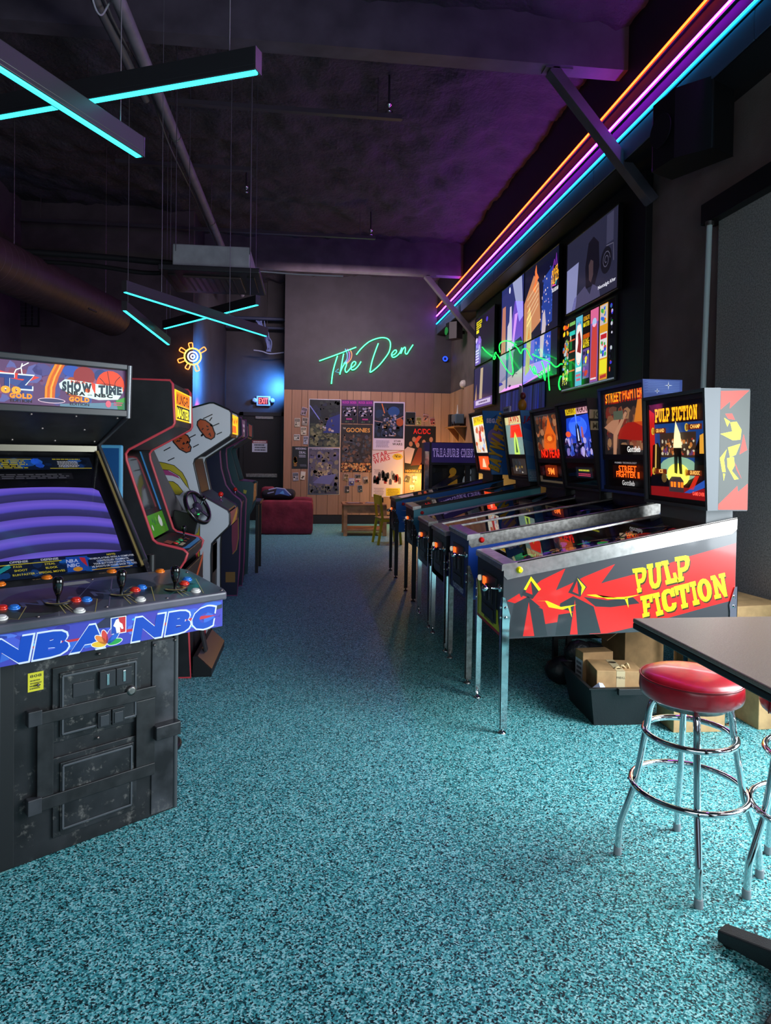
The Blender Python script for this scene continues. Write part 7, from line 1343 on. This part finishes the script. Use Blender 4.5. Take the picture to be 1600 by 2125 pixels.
for y in (4.4, 6.85, 9.3): B().tube([(0, y, .05), (0, y, .75)], .005, DULLSTEEL, n=6).obj('hanger', t); B(smooth=True).tube([(.056*math.cos(k*PI/8), y, .056*math.sin(k*PI/8)) for k in range(16)], .006, DULLSTEEL, closed=True, n=6).obj('clamp', t)
t = thing('cable_bundle', 'thin dark cables looped along the thick ceiling pipe', 'cable', (-1.46, 0, 4.62))
b = B(smooth=True); b.tube([(-.02, 2.0, 0), (-.02, 5.0, .0), (.0, 6.2, .01)], .038, M('#625c66', .5), n=10); b.tube(smoothpath([(.055, 2, .04), (.06, 4, .05), (.045, 5, -.03), (.06, 6, .04), (.05, 7, -.05), (.05, 8.5, .0), (.05, 10.5, .02)], 5), .010, M('#57525a', .5), n=6); b.tube(smoothpath([(.0, 4.6, .05), (.0, 4.75, -.1), (.02, 4.85, -.12), (.06, 4.9, .0), (.04, 5, .07)], 5), .007, M('#a8a8b0', .4), n=6); b.obj('cables', t)
t = thing('duct', 'dark round spiral duct with a small grille at the upper left', 'duct', (-2.45, 8.8, 3.2))
b = B(smooth=True); d = Vector((-.35, -2.3, 0)).normalized()
b.tube([(0, 0, 0), d*6.5], .23, M('#40292f', .5, .0, var=.1), n=28); b.tube([-d*.02, (0, 0, 0)], [.20, .235], M('#3a2a2f', .45), n=28); b.obj('tube', t)
b = B(smooth=True)
e1 = d.cross(Vector((0, 0, 1))).normalized()
for k in range(60):
    c = d*(.1*k+.05); b.tube([c+(e1*math.cos(q*PI/14)+Vector((0, 0, 1))*math.sin(q*PI/14))*.2285+d*(.1*q/28) for q in range(28)], .0035, M('#513a40', .45), n=4, cap=False)
b.obj('spiral_seam', t, kind='stuff')
g = B(bev=.004); c = d*.95+(-e1*.86+Vector((0, 0, .5)))*.22; rot = d.to_track_quat('X', 'Z').to_euler()
sgn = 1 if e1.x > 0 else -1
c = d*.95+(e1*sgn*.80+Vector((0, 0, -.25)))*.225; g.obox(c, (.20, .05, .13), M('#0d0c0e', .5), (0, 0, math.atan2(d.y, d.x))); gr = g.obj('side_grille', t)
for x in (-.3, 1.6, 3.6): B().tube([d*(x+.5)+Vector((0, 0, .23)), d*(x+.5)+Vector((0, 0, 2.08))], .004, DULLSTEEL, n=5).obj('strap', t)
t = thing('vent_grille', 'square dark vent grille with criss-cross louvers on the black partition', 'vent', (-4.52, 11.2, 3.72))
B(bev=.004).box(-.3, .30, -.02, 0, -.26, .26, M('#1c1a1e', .5)).obj('frame', t)
b = B()
for k in range(6):
    b.box(-.27+.095*k, -.20+.095*k, -.03, -.02, -.24, .24, M('#4c4a4c', .5)); 
for k in range(8): b.beam((-.28, -.034, -.22+.06*k), (.28, -.034, -.17+.06*k), .008, .006, M('#5a585a', .5))
b.obj('louvers', t, kind='stuff')
RL = 'thin strut rails hung under the ceiling'
for (x0, x1, y, z, lab) in ((-2.5, .92, 7.0, 5.0, 'thin dark strut rail under the ceiling, the nearest one crossing the upper left'), (-4.4, 1.03, 10.9, 5.0, 'long strut rail under the ceiling, in front of the far beam'), (-2.35, -.75, 8.53, 5.0, 'short strut rail right of the pipe, second from the front')):
    t = thing('strut_rail', lab, 'rail', (x0, y, z), group=RL); b = B(); b.box(0, x1-x0, -.03, .03, 0, .045, M('#453f46', .5)); b.obj('rail', t)
    for x in (.3, x1-x0-.25): B().tube([(x, 0, .045), (x, 0, .42)], .005, DULLSTEEL, n=5).obj('rod', t)
SPK = 'small ceiling spot fittings'
for (x, y, z, lab) in ((.78, 6.95, 5.06, 'small glinting sprinkler head on the nearest strut rail'), (.95, 10.85, 5.06, 'small glinting sprinkler head at the end of the long strut rail'), (-1.6, 6.4, 5.2, 'small glinting sprinkler head left of the thick pipe'), (-.9, 9.6, 5.15, 'small glinting sprinkler head above the air conditioner')):
    t = thing('sprinkler_head', lab, 'sprinkler', (x, y, z), group=SPK); b = B(smooth=True); b.lathe([(.03, .08), (.03, .05), (.012, .04), (.012, .0), (.04, -.01), (.0, -.015)], CHROME, n=12); b.tube([(0, 0, .05), (0, 0, 5.42-z)], .012, M('#2a272c', .5), n=6); b.obj('head', t)
t = thing('cable_tangle', 'bundle of blue lit data cables hanging by the passage ceiling', 'cable', (-.95, 15.2, 3.9)); b = B(smooth=True); R = random.Random(12)
for k in range(9): b.tube(smoothpath([(R.uniform(-.25, -.05), 0, .55), (R.uniform(-.15, .05), R.uniform(-.05, .05), .3), (R.uniform(-.02, .12), R.uniform(-.05, .05), .1), (R.uniform(.0, .1), 0, -.12)], 4), .012, M('#7a8cc8', .5), n=6)
b.tube(smoothpath([(-.28, 0, -.10), (-.1, 0, -.12), (.08, 0, -.17), (.38, 0, -.13)], 4), .014, M('#a8b4d8', .5), n=6)
b.tube([(-.9, .1, .42), (.4, .1, .42)], .03, M('#3a4460', .5), n=8); b.tube([(-.9, .1, .62), (.4, .1, .62)], .04, M('#3a4460', .5), n=8); b.tube([(.0, .1, .5), (.0, .1, 1.5)], .01, FR, n=6); b.obj('cables', t)
